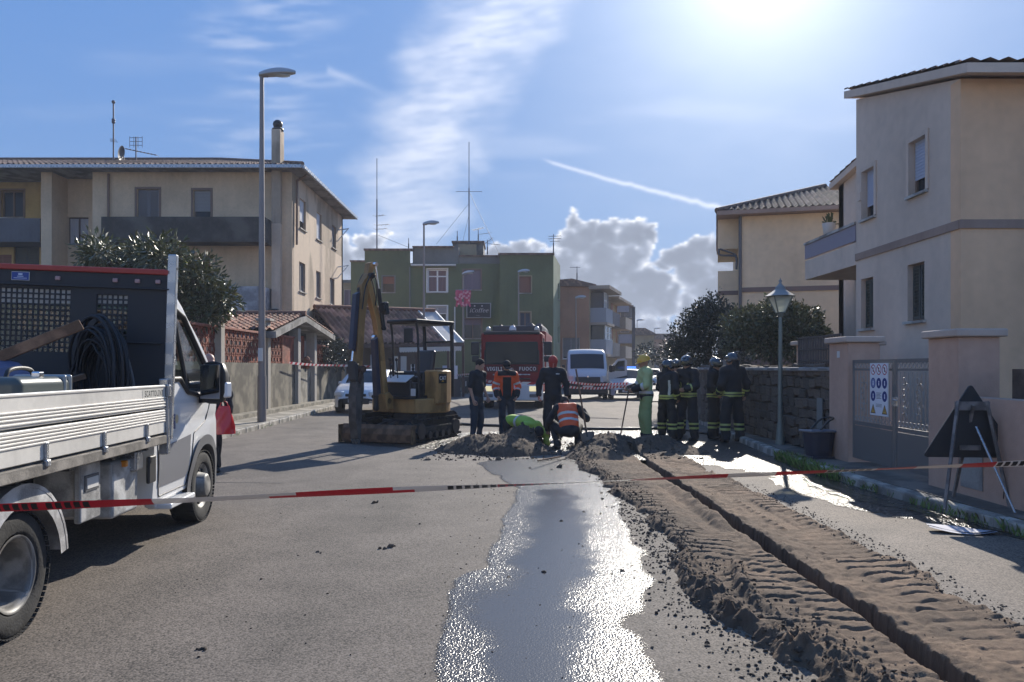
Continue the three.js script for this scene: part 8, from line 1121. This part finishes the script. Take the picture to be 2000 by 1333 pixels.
function person(label, pos, turn, scale, J, o) {
  const T = thing('person', label, 'person', pos, turn); T.scale.setScalar(scale);
  const limb = (a, b, c, r) => [cap(J[a], J[b], r[0], r[1]), cap(J[b], J[c], r[1] * 0.98, r[2])];
  const up2 = vnorm(vsub(J.neck, J.pelvis)), sideV = vnorm(vsub(J.shL, J.shR)), fwd = vnorm(vcross(sideV, up2)), TB = [sideV, up2, fwd];
  const torso = (e) => [ell(vmix(J.pelvis, J.chest, 0.08), [0.155 + e, 0.13 + e, 0.105 + e], TB), ell(vmix(J.pelvis, J.chest, 0.52), [0.148 + e, 0.2 + e, 0.10 + e + (o.belly || 0)], TB), ell(vmix(J.chest, J.neck, 0.0), [0.168 + e, 0.2 + e, 0.108 + e], TB), cap(J.shL, J.shR, 0.068 + e, 0.068 + e), cap(vmix(J.chest, J.neck, 0.55), J.neck, 0.09 + e * 0.7, 0.06 + e * 0.5)];
  const legs = (e, f = 0) => [...limb('hipL', 'kneeL', 'ankleL', [0.088 + e, 0.058 + e + f, 0.042 + e + f]), ...limb('hipR', 'kneeR', 'ankleR', [0.088 + e, 0.058 + e + f, 0.042 + e + f]), ell(J.pelvis, [0.155 + e, 0.12 + e, 0.11 + e], TB)];
  const arms = (e, t = 1) => ['L', 'R'].flatMap((s) => t <= 0.5 ? [cap(J['sh' + s], vmix(J['sh' + s], J['el' + s], t * 2), 0.055 + e, 0.047 + e)] : [cap(J['sh' + s], J['el' + s], 0.055 + e, 0.043 + e), cap(J['el' + s], vmix(J['el' + s], J['wr' + s], (t - 0.5) * 2), 0.042 + e, 0.031 + e)]);
  // one continuous body: trunk and limbs, finer head and hands merged in
  const skin = skinOf(o.skin || [0.42, 0.24, 0.165]);
  const gs = [sdfMesh([...torso(-0.012), ...legs(-0.012), ...arms(-0.004), cap(J.neck, J.head, 0.056, 0.052)], 0.018, 0.03), sdfMesh(headPrims(J), 0.0055, 0.02)];
  for (const s of ['L', 'R']) gs.push(sdfMesh(handPrims(J['wr' + s], J['el' + s], J['palm' + s] || [s === 'L' ? -1 : 1, 0, 0.2], s, J['grip' + s]), 0.0045, 0.006));
  const body = meshOf('body', mergeGeometries(gs.map((g) => plainGeo(g))), o.glove ? skin : skin, T);
  const f = headFrame(J);
  for (const s of [-1, 1]) { const e = mb(); e.sph(0.0115, 0, 0, 0, 1, 1, 1, 10); const m = e.build('eye', material('eye_white', [0.5, 0.48, 0.46], 0.2), T); m.position.set(...f.p(s * 0.03, 0.016, 0.079)); const pu = mb().sph(0.0062, 0, 0, 0, 1, 1, 0.6, 8).build('pupil', M.black, m); const z = f.Z; pu.position.set(z[0] * 0.009, z[1] * 0.009, z[2] * 0.009); }
  const cloth = (name, prims, mat, wr = 0.005, cell = 0.0125) => { const g = sdfMesh(prims, cell, 0.03, wr); return meshOf(name, g, mat, T); };
  const mats = o.mats;
  let jacket, trousers = cloth('trousers', legs(0.012, o.baggy ?? 0.008), mats.trousers, 0.006);
  if (mats.jacket) jacket = cloth('jacket', [...torso(o.thick ?? 0.016), ...arms(o.thick ?? 0.016, o.sleeve ?? 0.96)], mats.jacket, 0.006);
  const B = { T, J, jacket, trousers };
  B.band = (src, mat, tests, off = 0.006, name = 'reflective_band') => { // strip lifted off the cloth where a test holds
    const g = plainGeo(src.geometry), p = g.attributes.position, nn = g.attributes.normal, out = [], no = []; const test = (x, y, z) => tests.some((t) => t(x, y, z));
    for (let i = 0; i < p.count; i += 3) { const c = [0, 1, 2].map((a) => (p.array[i * 3 + a] + p.array[i * 3 + 3 + a] + p.array[i * 3 + 6 + a]) / 3); if (!test(...c)) continue; for (let k = 0; k < 3; k++) { const q = (i + k) * 3; for (let a = 0; a < 3; a++) { out.push(p.array[q + a] + nn.array[q + a] * off); no.push(nn.array[q + a]); } } }
    if (!out.length) return; const h = new THREE.BufferGeometry(); h.setAttribute('position', new THREE.Float32BufferAttribute(out, 3)); h.setAttribute('normal', new THREE.Float32BufferAttribute(no, 3)); metricUV(h); return meshOf(name, h, mat, T);
  };
  B.seg = (a, b, t0, t1, r) => { const A = J[a] || a, C = J[b] || b, d = vsub(C, A), L = d[0] * d[0] + d[1] * d[1] + d[2] * d[2]; return (x, y, z) => { const t = ((x - A[0]) * d[0] + (y - A[1]) * d[1] + (z - A[2]) * d[2]) / L; if (t < t0 || t > t1) return false; return Math.hypot(x - A[0] - d[0] * t, y - A[1] - d[1] * t, z - A[2] - d[2] * t) < r; }; };
  // boots or shoes
  for (const s of ['L', 'R']) { const a = J['ankle' + s], d = vnorm(J['toe' + s]), P = [cap(vadd(a, [0, 0.05 + (o.boot || 0), 0]), vadd(a, [0, -0.03, 0]), 0.052, 0.046), cap([a[0] - d[0] * 0.045, a[1] - 0.05, a[2] - d[2] * 0.045], [a[0] + d[0] * 0.15, a[1] - 0.058 + d[1] * 0.15, a[2] + d[2] * 0.15], 0.042, 0.034)]; const g = sdfMesh(P, 0.011, 0.025); meshOf(o.boot ? 'boot' : 'shoe', g, mats.shoes || M.black, T); }
  // what is on the head
  const Mx = new THREE.Matrix4().makeBasis(V(...f.X), V(...f.Y), V(...f.Z)); const hp = f.p(0, 0.045, -0.012); Mx.setPosition(...hp);
  const onHead = (name, b, mat) => { const m = b.build(name, mat, T); m.geometry.applyMatrix4(Mx); return m; };
  B.onHead = onHead;
  if (o.hat === 'hair') { const g = sdfMesh([ell(f.p(0, 0.056, -0.02), [0.083, 0.098, 0.098], f.B, 0.01), ell(f.p(0, 0.0, 0.085), [0.075, 0.085, 0.06], f.B, 0.012, true), ell(f.p(0, -0.07, 0.03), [0.12, 0.06, 0.1], f.B, 0.012, true)], 0.006, 0.012, 0.002); meshOf('hair', g, mats.hat, T); }
  if (o.hat === 'cap') { const g = sdfMesh([ell(f.p(0, 0.062, -0.012), [0.088, 0.098, 0.106], f.B, 0.01), ell(f.p(0, -0.035, -0.01), [0.15, 0.07, 0.15], f.B, 0.006, true)], 0.006, 0.01); meshOf('cap', g, mats.hat, T); const b = mb(); const s = new THREE.CylinderGeometry(0.1, 0.1, 0.008, 20, 1, false, -1.1, 2.2); s.scale(0.82, 1, 0.95); b.add(s, 0, 0.0, 0.075, 0.15); onHead('cap_peak', b, mats.hat); }
  if (o.hat === 'helmet') { const b = mb(); const d = new THREE.SphereGeometry(1, 26, 14, 0, Math.PI * 2, 0, Math.PI * 0.52); d.scale(0.118, 0.135, 0.142); b.add(d, 0, 0.0, -0.004); const br = new THREE.CylinderGeometry(0.128, 0.137, 0.014, 28); br.scale(1, 1, 1.18); b.add(br, 0, -0.004, 0.006); const pk = new THREE.CylinderGeometry(0.1, 0.1, 0.01, 18, 1, false, -1.0, 2.0); b.add(pk, 0, -0.006, 0.085, 0.12); b.rbox(0.03, 0.012, 0.2, 0.006, 0, 0.131, -0.01, 0.02); onHead('helmet', b, mats.hat); }
  if (o.hat === 'fire_helmet') { const b = mb(); const d = new THREE.SphereGeometry(1, 28, 18, 0, Math.PI * 2, 0, Math.PI * 0.62); d.scale(0.128, 0.138, 0.150); b.add(d, 0, 0.0, -0.012); b.sph(0.05, 0, 0.05, 0.115, 1.5, 0.9, 0.7, 14); b.rbox(0.036, 0.03, 0.24, 0.014, 0, 0.125, -0.03, 0.05, 0, 0, 2); for (const s of [-1, 1]) b.sph(0.04, s * 0.118, -0.035, 0.01, 0.5, 1, 1.1, 12); onHead('helmet', b, mats.hat); const v = mb(); const vg = new THREE.SphereGeometry(0.138, 20, 8, -1.0 + Math.PI / 2 - 0.57, 2.0 + 1.14, 1.25, 0.42); vg.scale(0.95, 1.0, 1.12); v.add(vg, 0, 0.02, 0.0); onHead('visor', v, physical('visor', [0.25, 0.22, 0.15], 0.08, { transmission: 0.5, thickness: 0, side: THREE.DoubleSide })); const nk = sdfMesh([cap(f.p(0, -0.05, -0.07), f.p(0, -0.13, -0.06), 0.075, 0.085)], 0.012, 0.02); meshOf('neck_guard', nk, mats.jacket, T); }
  if (o.hat === 'hood') { const g = sdfMesh([ell(f.p(0, 0.045, -0.018), [0.098, 0.118, 0.118], f.B, 0.02), ell(f.p(0, -0.05, 0.0), [0.082, 0.10, 0.088], f.B, 0.03)], 0.007, 0.02, 0.002); meshOf('balaclava', g, mats.hat, T); }
  return B;
}
const cl = (n, c, r = 0.85) => physical(n, c, r, { sheen: 0.3, sheenRoughness: 0.6 });
const C_ = { navy: cl('navy_cloth', [0.014, 0.015, 0.019]), black: cl('black_cloth', [0.014, 0.014, 0.016]), jeans: cl('dark_jeans', [0.022, 0.034, 0.050]), tee: cl('dark_tee', [0.012, 0.016, 0.022]), orange: cl('safety_orange', [0.80, 0.105, 0.02], 0.6), lime: cl('safety_lime', [0.30, 0.46, 0.055], 0.65), limeDull: cl('dull_lime', [0.44, 0.50, 0.22], 0.75), limeLeg: cl('lime_trousers', [0.255, 0.335, 0.13], 0.75), silver: material('reflective_tape', [0.55, 0.55, 0.52], 0.35), limeTape: material('lime_tape', [0.48, 0.52, 0.16], 0.4), yellowHat: paint('yellow_helmet', [0.75, 0.40, 0.02], 0.3), shinyHat: physical('fire_helmet', [0.035, 0.035, 0.038], 0.2, { metalness: 0.2, clearcoat: 1 }), red: cl('red_knit', [0.42, 0.05, 0.035], 0.8), boots: material('boot_leather', [0.02, 0.017, 0.015], 0.6), brownShoe: material('brown_shoe', [0.09, 0.05, 0.035], 0.6), hair: cl('dark_hair', [0.02, 0.015, 0.012]) };
const face = (dx, dz) => Math.atan2(dx, dz);
{ // man in a dark T-shirt looking down at the dig
  const J = joints({ stance: 0.13, lean: 0.05, j: { look: [0.1, -0.55, 1], elR: [-0.235, 1.13, 0.0], wrR: [-0.23, 0.88, 0.08], elL: [0.24, 1.13, 0.02], wrL: [0.20, 0.92, 0.16] } });
  person('man in a dark T-shirt and jeans looking down, leftmost of the standing group', [-0.74, 0, -15.9], face(0.85, 0.5), 0.985, J, { mats: { trousers: C_.jeans, jacket: C_.tee, shoes: C_.brownShoe, hat: C_.hair }, hat: 'hair', sleeve: 0.42, belly: 0.03, baggy: 0.004 });
}
{ // orange and black jacket
  const J = joints({ stance: 0.11, j: { look: [0.05, -0.5, 1], elL: [0.27, 1.13, -0.02], wrL: [0.22, 0.93, 0.12], elR: [-0.27, 1.13, -0.02], wrR: [-0.22, 0.93, 0.12] } });
  const P = person('man in an orange and black work jacket and dark cap, beside the T-shirt man', [-0.12, 0, -17], face(0.1, 1), 0.97, J, { mats: { trousers: C_.jeans, jacket: C_.orange, shoes: C_.boots, hat: C_.black }, hat: 'cap', thick: 0.026 });
  P.band(P.jacket, C_.black, [(x, y, z) => Math.abs(x) < 0.095 && z > 0 && y < 1.36, (x, y, z) => y > 1.395 && Math.abs(x) < 0.21, P.seg('elL', 'wrL', 0.45, 1.2, 0.12), P.seg('elR', 'wrR', 0.45, 1.2, 0.12), (x, y) => y < 0.93 && Math.abs(x) < 0.2], 0.004, 'black_panel');
  P.band(P.jacket, C_.silver, [P.seg('shL', 'elL', 0.58, 0.74, 0.12), P.seg('shR', 'elR', 0.58, 0.74, 0.12), P.seg('elL', 'wrL', 0.22, 0.38, 0.12), P.seg('elR', 'wrR', 0.22, 0.38, 0.12)], 0.006);
}
{ // tall man in dark overalls and a red head covering
  const J = joints({ stance: 0.13, j: { look: [0.0, -0.4, 1], elL: [0.28, 1.15, -0.03], wrL: [0.285, 0.92, 0.04], elR: [-0.29, 1.15, -0.03], wrR: [-0.30, 0.92, 0.04] } });
  const P = person('tall man in dark overalls with a red head covering, behind the crouching worker', [0.87, 0, -16.3], face(0.02, 1), 1.02, J, { mats: { trousers: C_.navy, jacket: C_.navy, shoes: C_.boots, hat: C_.red }, hat: 'hood', thick: 0.026, baggy: 0.022, skin: [0.5, 0.17, 0.12] });
  P.band(P.jacket, C_.silver, [(x, y, z) => x > 0.05 && x < 0.13 && y > 1.36 && y < 1.38 && z > 0], 0.006, 'name_tape');
}
{ // lime worker bent into the pit
  const J = joints({ j: { pelvis: [0, 0.38, -0.42], chest: [0.0, 0.36, -0.05], neck: [0, 0.24, 0.15], head: [0, 0.17, 0.26], hipL: [0.1, 0.33, -0.44], hipR: [-0.1, 0.33, -0.44], kneeL: [0.15, 0.03, -0.36], kneeR: [-0.15, 0.03, -0.36], ankleL: [0.15, 0.02, -0.78], ankleR: [-0.15, 0.02, -0.78], toeL: [0, -0.8, -0.4], toeR: [0, -0.8, -0.4], shL: [0.18, 0.30, 0.10], shR: [-0.18, 0.30, 0.10], elL: [0.24, 0.12, 0.26], elR: [-0.25, 0.12, 0.24], wrL: [0.2, -0.10, 0.36], wrR: [-0.2, -0.10, 0.36], look: [0, -1, 0.45], up: [0, 0.45, 1] } });
  const P = person('worker in a bright lime jacket bent down with arms in the pit', [0.30, 0.09, -15.05], face(0.72, 0.7), 1.0, J, { mats: { trousers: C_.black, jacket: C_.lime, shoes: C_.boots, hat: C_.black }, hat: 'cap', thick: 0.024, sleeve: 0.9 });
  P.band(P.jacket, C_.silver, [P.seg('pelvis', 'chest', 0.55, 0.72, 0.3)], 0.006);
}
{ // crouching worker in an orange vest with a shovel, back to the camera
  const J = joints({ j: { pelvis: [0, 0.36, -0.10], chest: [0.0, 0.66, 0.10], neck: [0, 0.80, 0.24], head: [0, 0.83, 0.36], hipL: [0.1, 0.34, -0.08], hipR: [-0.1, 0.34, -0.08], kneeL: [0.24, 0.44, 0.30], kneeR: [-0.24, 0.40, 0.30], ankleL: [0.20, 0.09, 0.04], ankleR: [-0.20, 0.09, 0.06], toeL: [0.25, 0, 1], toeR: [-0.25, 0, 1], shL: [0.19, 0.76, 0.17], shR: [-0.19, 0.76, 0.17], elL: [0.33, 0.52, 0.25], elR: [-0.38, 0.56, 0.14], wrL: [0.34, 0.34, 0.44], wrR: [-0.345, 0.72, 0.30], look: [0.1, -0.75, 0.7], palmR: [0.6, 0.1, 0.6], gripR: 0.95 } });
  const P = person('crouching worker in an orange vest seen from behind, holding a shovel', [1.06, 0.0, -14.35], face(-0.12, -1), 1.0, J, { mats: { trousers: C_.black, jacket: C_.navy, shoes: C_.boots, hat: C_.hair }, hat: 'hair', thick: 0.018, sleeve: 0.97, baggy: 0.014 });
  const vest = (() => { const up2 = vnorm(vsub(J.neck, J.pelvis)), sv = [1, 0, 0], fw = vcross(sv, up2), B = [sv, up2, fw]; const g = sdfMesh([ell(vmix(J.pelvis, J.chest, 0.35), [0.185, 0.17, 0.135], B), ell(vmix(J.pelvis, J.chest, 0.6), [0.182, 0.22, 0.14], B), ell(J.chest, [0.198, 0.21, 0.145], B), cap([0.13, 0.765, 0.17], [-0.13, 0.765, 0.17], 0.095, 0.095)], 0.0125, 0.03, 0.006); return meshOf('vest', g, C_.orange, P.T); })();
  const src = { geometry: vest.geometry }; P.band(src, C_.silver, [P.seg('pelvis', 'chest', 0.42, 0.56, 0.34), P.seg('pelvis', 'chest', 0.80, 0.94, 0.34)], 0.006);
}
{ // yellow helmet and lime suit, holding an iron bar
  const J = joints({ stance: 0.10, lean: 0.03, j: { look: [0, -0.28, 1], elR: [-0.24, 1.14, 0.10], wrR: [-0.15, 1.07, 0.34], palmR: [1, 0, 0], gripR: 0.95, elL: [0.24, 1.14, 0.08], wrL: [0.08, 1.06, 0.30], gripL: 0.7 } });
  const P = person('worker in a yellow helmet and lime suit standing in profile with a bar', [2.73, 0.03, -15.6], face(-1, 0.12), 1.0, J, { mats: { trousers: C_.limeLeg, jacket: C_.limeDull, shoes: C_.boots, hat: C_.yellowHat }, hat: 'helmet', thick: 0.03, baggy: 0.034, boot: 0.06 });
  P.band(P.jacket, C_.navy, [(x, y, z) => y < 0.965, P.seg('elR', 'wrR', 0.35, 1.1, 0.12), P.seg('elL', 'wrL', 0.35, 1.1, 0.12)], 0.005, 'dark_hem'); P.band(P.jacket, C_.silver, [(x, y, z) => y > 0.975 && y < 1.03 && z < 0.16, P.seg('elR', 'wrR', 0.12, 0.3, 0.12), P.seg('elL', 'wrL', 0.12, 0.3, 0.12)], 0.007);
  P.band(P.trousers, C_.navy, [(x, y) => y < 0.17], 0.005, 'dark_hem');
}
function firefighter(label, pos, turn, s, jj, vertical) {
  const J = joints({ stance: jj.st ?? 0.13, lean: jj.ln ?? 0, j: jj });
  const P = person(label, pos, turn, s, J, { mats: { trousers: C_.navy, jacket: C_.navy, shoes: C_.boots, hat: C_.shinyHat }, hat: 'fire_helmet', thick: 0.034, baggy: 0.034, boot: 0.10 });
  P.T.userData.group = 'firefighters standing by the wall';
  P.band(P.jacket, C_.limeTape, [(x, y, z) => y > 0.90 && y < 0.935 && Math.abs(x) < 0.26, (x, y, z) => y > 0.955 && y < 0.99 && Math.abs(x) < 0.26, P.seg('elL', 'wrL', 0.48, 0.62, 0.14), P.seg('elR', 'wrR', 0.48, 0.62, 0.14)], 0.006);
  P.band(P.trousers, C_.limeTape, [(x, y) => y > 0.33 && y < 0.37, (x, y) => y > 0.24 && y < 0.28], 0.006);
  if (vertical) P.band(P.jacket, C_.silver, [(x, y, z) => x > -0.155 && x < -0.115 && z < 0 && y > 0.99 && y < 1.32], 0.006, 'vertical_band');
  return P;
}
firefighter('firefighter in dark gear with a vertical back stripe, nearest the yellow helmet', [3.28, 0, -16.3], face(0.75, -0.65), 0.96, { st: 0.17, ln: 0.05, look: [-0.5, -0.2, 1], kneeL: [0.16, 0.49, 0.05], ankleL: [0.2, 0.09, 0.1], elL: [0.26, 1.14, 0.08], wrL: [0.1, 1.1, 0.26], elR: [-0.27, 1.14, -0.02], wrR: [-0.24, 0.92, 0.1] }, true);
firefighter('firefighter facing left with forearms raised, second from the yellow helmet', [3.74, 0, -16.25], face(-0.8, 0.6), 1.01, { st: 0.15, ln: 0.04, look: [0.3, -0.4, 1], kneeR: [-0.15, 0.49, 0.12], ankleR: [-0.17, 0.09, 0.12], elR: [-0.25, 1.14, 0.06], wrR: [-0.12, 1.10, 0.27], elL: [0.25, 1.14, 0.06], wrL: [0.14, 1.08, 0.26] });
firefighter('firefighter mostly hidden between the first pair', [3.72, 0, -17.4], face(-0.3, 1), 0.97, { elR: [-0.25, 1.14, 0.06], wrR: [-0.2, 1.05, 0.2] });
firefighter('firefighter facing right in the pair by the stone wall', [4.33, 0, -16.5], face(0.75, 0.5), 0.985, { st: 0.10, ln: 0.03, look: [-0.4, -0.3, 1], elL: [0.26, 1.14, 0.02], wrL: [0.18, 1.0, 0.22], elR: [-0.27, 1.14, 0.02], wrR: [-0.16, 1.0, 0.24] });
firefighter('broad firefighter with back to the camera in the pair by the wall', [4.53, 0.0, -15.75], face(-0.3, -1), 1.04, { st: 0.16, look: [0.5, -0.1, 1], elL: [0.27, 1.14, -0.02], wrL: [0.22, 0.96, 0.14], elR: [-0.30, 1.16, -0.03], wrR: [-0.31, 0.93, 0.04] });
{ // bald man beyond the truck mirror with a red bag
  const J = joints({ stance: 0.10, j: { look: [0.2, -0.1, 1], elL: [0.26, 1.13, 0.0], wrL: [0.27, 0.88, 0.05], gripL: 0.95 } });
  person('bald man in dark clothes half hidden behind the truck mirror', [-4.42, 0, -11.2], face(0.5, 1), 1.0, J, { mats: { trousers: C_.black, jacket: C_.navy, shoes: C_.boots }, thick: 0.03, skin: [0.40, 0.21, 0.15] });
  const Bg = thing('carrier_bag', 'red shiny carrier bag held beside the truck front', 'bag', [-4.11, 0.58, -10.95], 0.6);
  meshOf('bag', gridGeo(24, 12, (u, v) => { const a = u * Math.PI * 2, c = Math.cos(a), s = Math.sin(a), w = lerp(0.15, 0.07, v * v) * (1 + 0.08 * Math.sin(a * 5 + v * 6)), d = lerp(0.07, 0.025, v) * (1 + 0.15 * Math.sin(a * 4 + v * 9)); return [c * w, v * 0.40, s * d]; }), physical('red_film', [0.62, 0.015, 0.02], 0.25, { clearcoat: 0.5 }), Bg); mb().tube([[-0.06, 0.39, 0], [-0.03, 0.46, 0], [0.03, 0.46, 0], [0.06, 0.39, 0]], 0.008, 12, 5).build('handle', M.redPlastic, Bg); mb().box(0.26, 0.004, 0.1, 0, 0.0, 0).build('base', M.redPlastic, Bg);
}

// ================= tools, hose, tapes =================
{ const T = thing('shovel', 'long-handled shovel held upright by the crouching worker', 'shovel'); const D = 14.05, a = [wx(1125, 14.15), wy(722, 14.15), -14.15], b = [wx(1146, D), wy(848, D), -D]; mb().bar(a, b, 0.016, 10).build('handle', M.wood, T); const bl = gridGeo(10, 12, (u, v) => { const x = (u - 0.5) * (0.25 - 0.06 * Math.pow(v, 3)), y = -v * 0.29, z = -0.05 * Math.pow(Math.abs(u - 0.5) * 2, 2) - 0.02 * v; const tip = v > 0.75 ? Math.abs(u - 0.5) * 0.16 * (v - 0.75) / 0.25 : 0; return [x, y + tip, z]; }); const m = meshOf('blade', bl, material('shovel_steel', [0.16, 0.14, 0.12], 0.5, { metalness: 0.5, side: THREE.DoubleSide }), T); m.position.set(b[0] + 0.01, b[1] + 0.03, b[2] + 0.02); m.rotation.set(-0.25, 0, 0.16); mb().bar(vmix(a, b, 0.93), vadd(b, [0.012, -0.06, 0.02]), 0.022, 8).build('socket', M.darkSteel, T); }
{ const T = thing('iron_bar', 'thin iron bar held by the yellow-helmeted worker', 'bar'); mb().bar([wx(1230, 15.55), wy(755, 15.55), -15.58], [wx(1210, 15.1), wy(862, 15.1), -15.1], 0.014, 8).build('rod', M.rust, T); }
{ const T = thing('fire_hose', 'black hose laid across the wet road behind the workers', 'hose'); const L = [[-2.6, 26], [-1.9, 24.5], [-2.3, 22.5], [-1.4, 20.5], [0.2, 19.6], [1.6, 18.9], [3.0, 18.8], [4.0, 19.0], [4.4, 17.6], [4.7, 17.2]]; mb().tube(L.map((p) => [p[0], 0.035, -p[1]]), 0.034, 160, 8).build('hose', M.black, T); }
{ const T = thing('small_stick', 'thin stick lying on the wet gravel before the heap', 'stick'); mb().bar([wx(1050, 12.4), 0.025, -12.4], [wx(1095, 12.9), 0.035, -12.9], 0.012, 6).build('twig', M.wood, T); }
const tapeTex = (seed) => canvasTex(2048, 32, (c, w, h) => { // colours run along the tape: white, red, white with black lettering
  const seg = [[0, 70, 'rk'], [70, 150, 'rk'], [150, 215, 'r'], [215, 262, 'r'], [262, 470, 'w'], [470, 520, 'wr'], [520, 700, 'r'], [700, 740, 'wr'], [740, 800, 'w'], [800, 900, 'k'], [900, 1000, 'rk'], [1000, 1110, 'k'], [1110, 1160, 'w'], [1160, 1355, 'r'], [1355, 1455, 'w'], [1455, 1560, 'r'], [1560, 1668, 'k'], [1668, 1752, 'r'], [1752, 1852, 'w'], [1852, 1925, 'r'], [1925, 2048, 'k']];
  for (const [a0, b0, t] of seg) { const a = Math.round((a0 + 120) * 0.914) - (a0 ? 0 : 110), b = Math.round((b0 + 120) * 0.914); c.fillStyle = t[0] === 'r' ? '#c8102a' : '#e6dfd8'; c.fillRect(a, 0, b - a, h); if (t === 'wr') { c.fillStyle = '#c8102a'; c.fillRect(a, h * 0.55, b - a, h); } if (t.includes('k')) { c.fillStyle = '#17151a'; for (let x = a + 3; x < b - 8; x += 15) c.fillRect(x, 4, 10, h - 8); } }
});
function tape(name, label, pts, wdt, tex, turns, tilt0 = 0.5, repX = 1) {
  const curve = new THREE.CatmullRomCurve3(pts.map((p) => V(...p)), false, 'centripetal'), n = 260, L = [];
  const g = gridGeo(n, 2, (u, v) => { const p = curve.getPointAt(u), a = tilt0 + turns(u), w = (v - 0.5) * wdt; return [p.x, p.y + Math.sin(a) * w, p.z + Math.cos(a) * w + 0.004 * Math.sin(v * Math.PI)]; }, null, (u, v) => [u * repX, v]);
  const T = thing(name, label, 'barrier tape'); const m = physical('tape_film', [0.9, 0.9, 0.9], 0.28, { side: THREE.DoubleSide, transmission: 0.12, thickness: 0 }); m.map = tex; meshOf('ribbon', g, m, T); return T;
}
{ const D = 3.15, at = (px, py, d) => [wx(px, d), wy(py, d), -d]; // the tape across the whole foreground
  const pts = [[-120, 999, 3.0], [0, 993, 3.0], [200, 985, 3.02], [430, 975, 3.06], [660, 963.5, 3.12], [800, 957, 3.15], [950, 951, 3.18], [1100, 945, 3.2], [1250, 938, 3.22], [1380, 932, 3.25], [1560, 924.5, 3.3], [1800, 914, 3.36], [2000, 906, 3.4], [2120, 901, 3.42]].map((p) => at(...p));
  tape('barrier_tape', 'red and white barrier tape stretched across the whole foreground', pts, 0.040, tapeTex(1), (u) => 0.2 * Math.sin(u * 21) + 0.25 * Math.sin(u * 6 + 1), 0.62); }
const tapeRW = canvasTex(256, 16, (c, w, h) => { c.fillStyle = '#e8e2dc'; c.fillRect(0, 0, w, h); c.fillStyle = '#c4182a'; for (let i = 0; i < 4; i++) { c.beginPath(); c.moveTo(i * 64, h); c.lineTo(i * 64 + 20, 0); c.lineTo(i * 64 + 48, 0); c.lineTo(i * 64 + 28, h); c.fill(); } }); tapeRW.wrapS = THREE.RepeatWrapping;
tape('barrier_tape', 'red and white tape along the lattice wall and gate posts to the digger', [[-7.62, 1.70, -26.3], [-7.55, 1.66, -28], [-7.5, 1.64, -30], [-7.2, 1.63, -33], [-6.0, 1.58, -36]], 0.09, tapeRW, (u) => 1.2 + 0.3 * Math.sin(u * 11), 0, 5);
tape('barrier_tape', 'red and white tape between the porch bins and the fire engine', [[-3.3, 1.1, -42], [-1.6, 1.25, -35], [-0.5, 1.02, -27], [1.6, 0.98, -26.5]], 0.09, tapeRW, (u) => 1.3 + 0.3 * Math.sin(u * 9), 0, 8);
tape('barrier_tape', 'upper red and white tape strung before the white van', [[1.5, 1.12, -26], [2.6, 0.98, -25.5], [3.8, 1.02, -25]], 0.08, tapeRW, (u) => 1.3 + 0.4 * Math.sin(u * 9), 0, 6);
tape('barrier_tape', 'lower red and white tape strung before the white van', [[1.3, 0.96, -25.4], [2.5, 0.86, -25], [3.9, 0.96, -24.6]], 0.08, tapeRW, (u) => 1.3 + 0.3 * Math.sin(u * 12), 0, 6);
scene.traverse((o) => { if (o.isMesh) { o.castShadow = true; o.receiveShadow = true; } });
renderer.render(scene, camera);
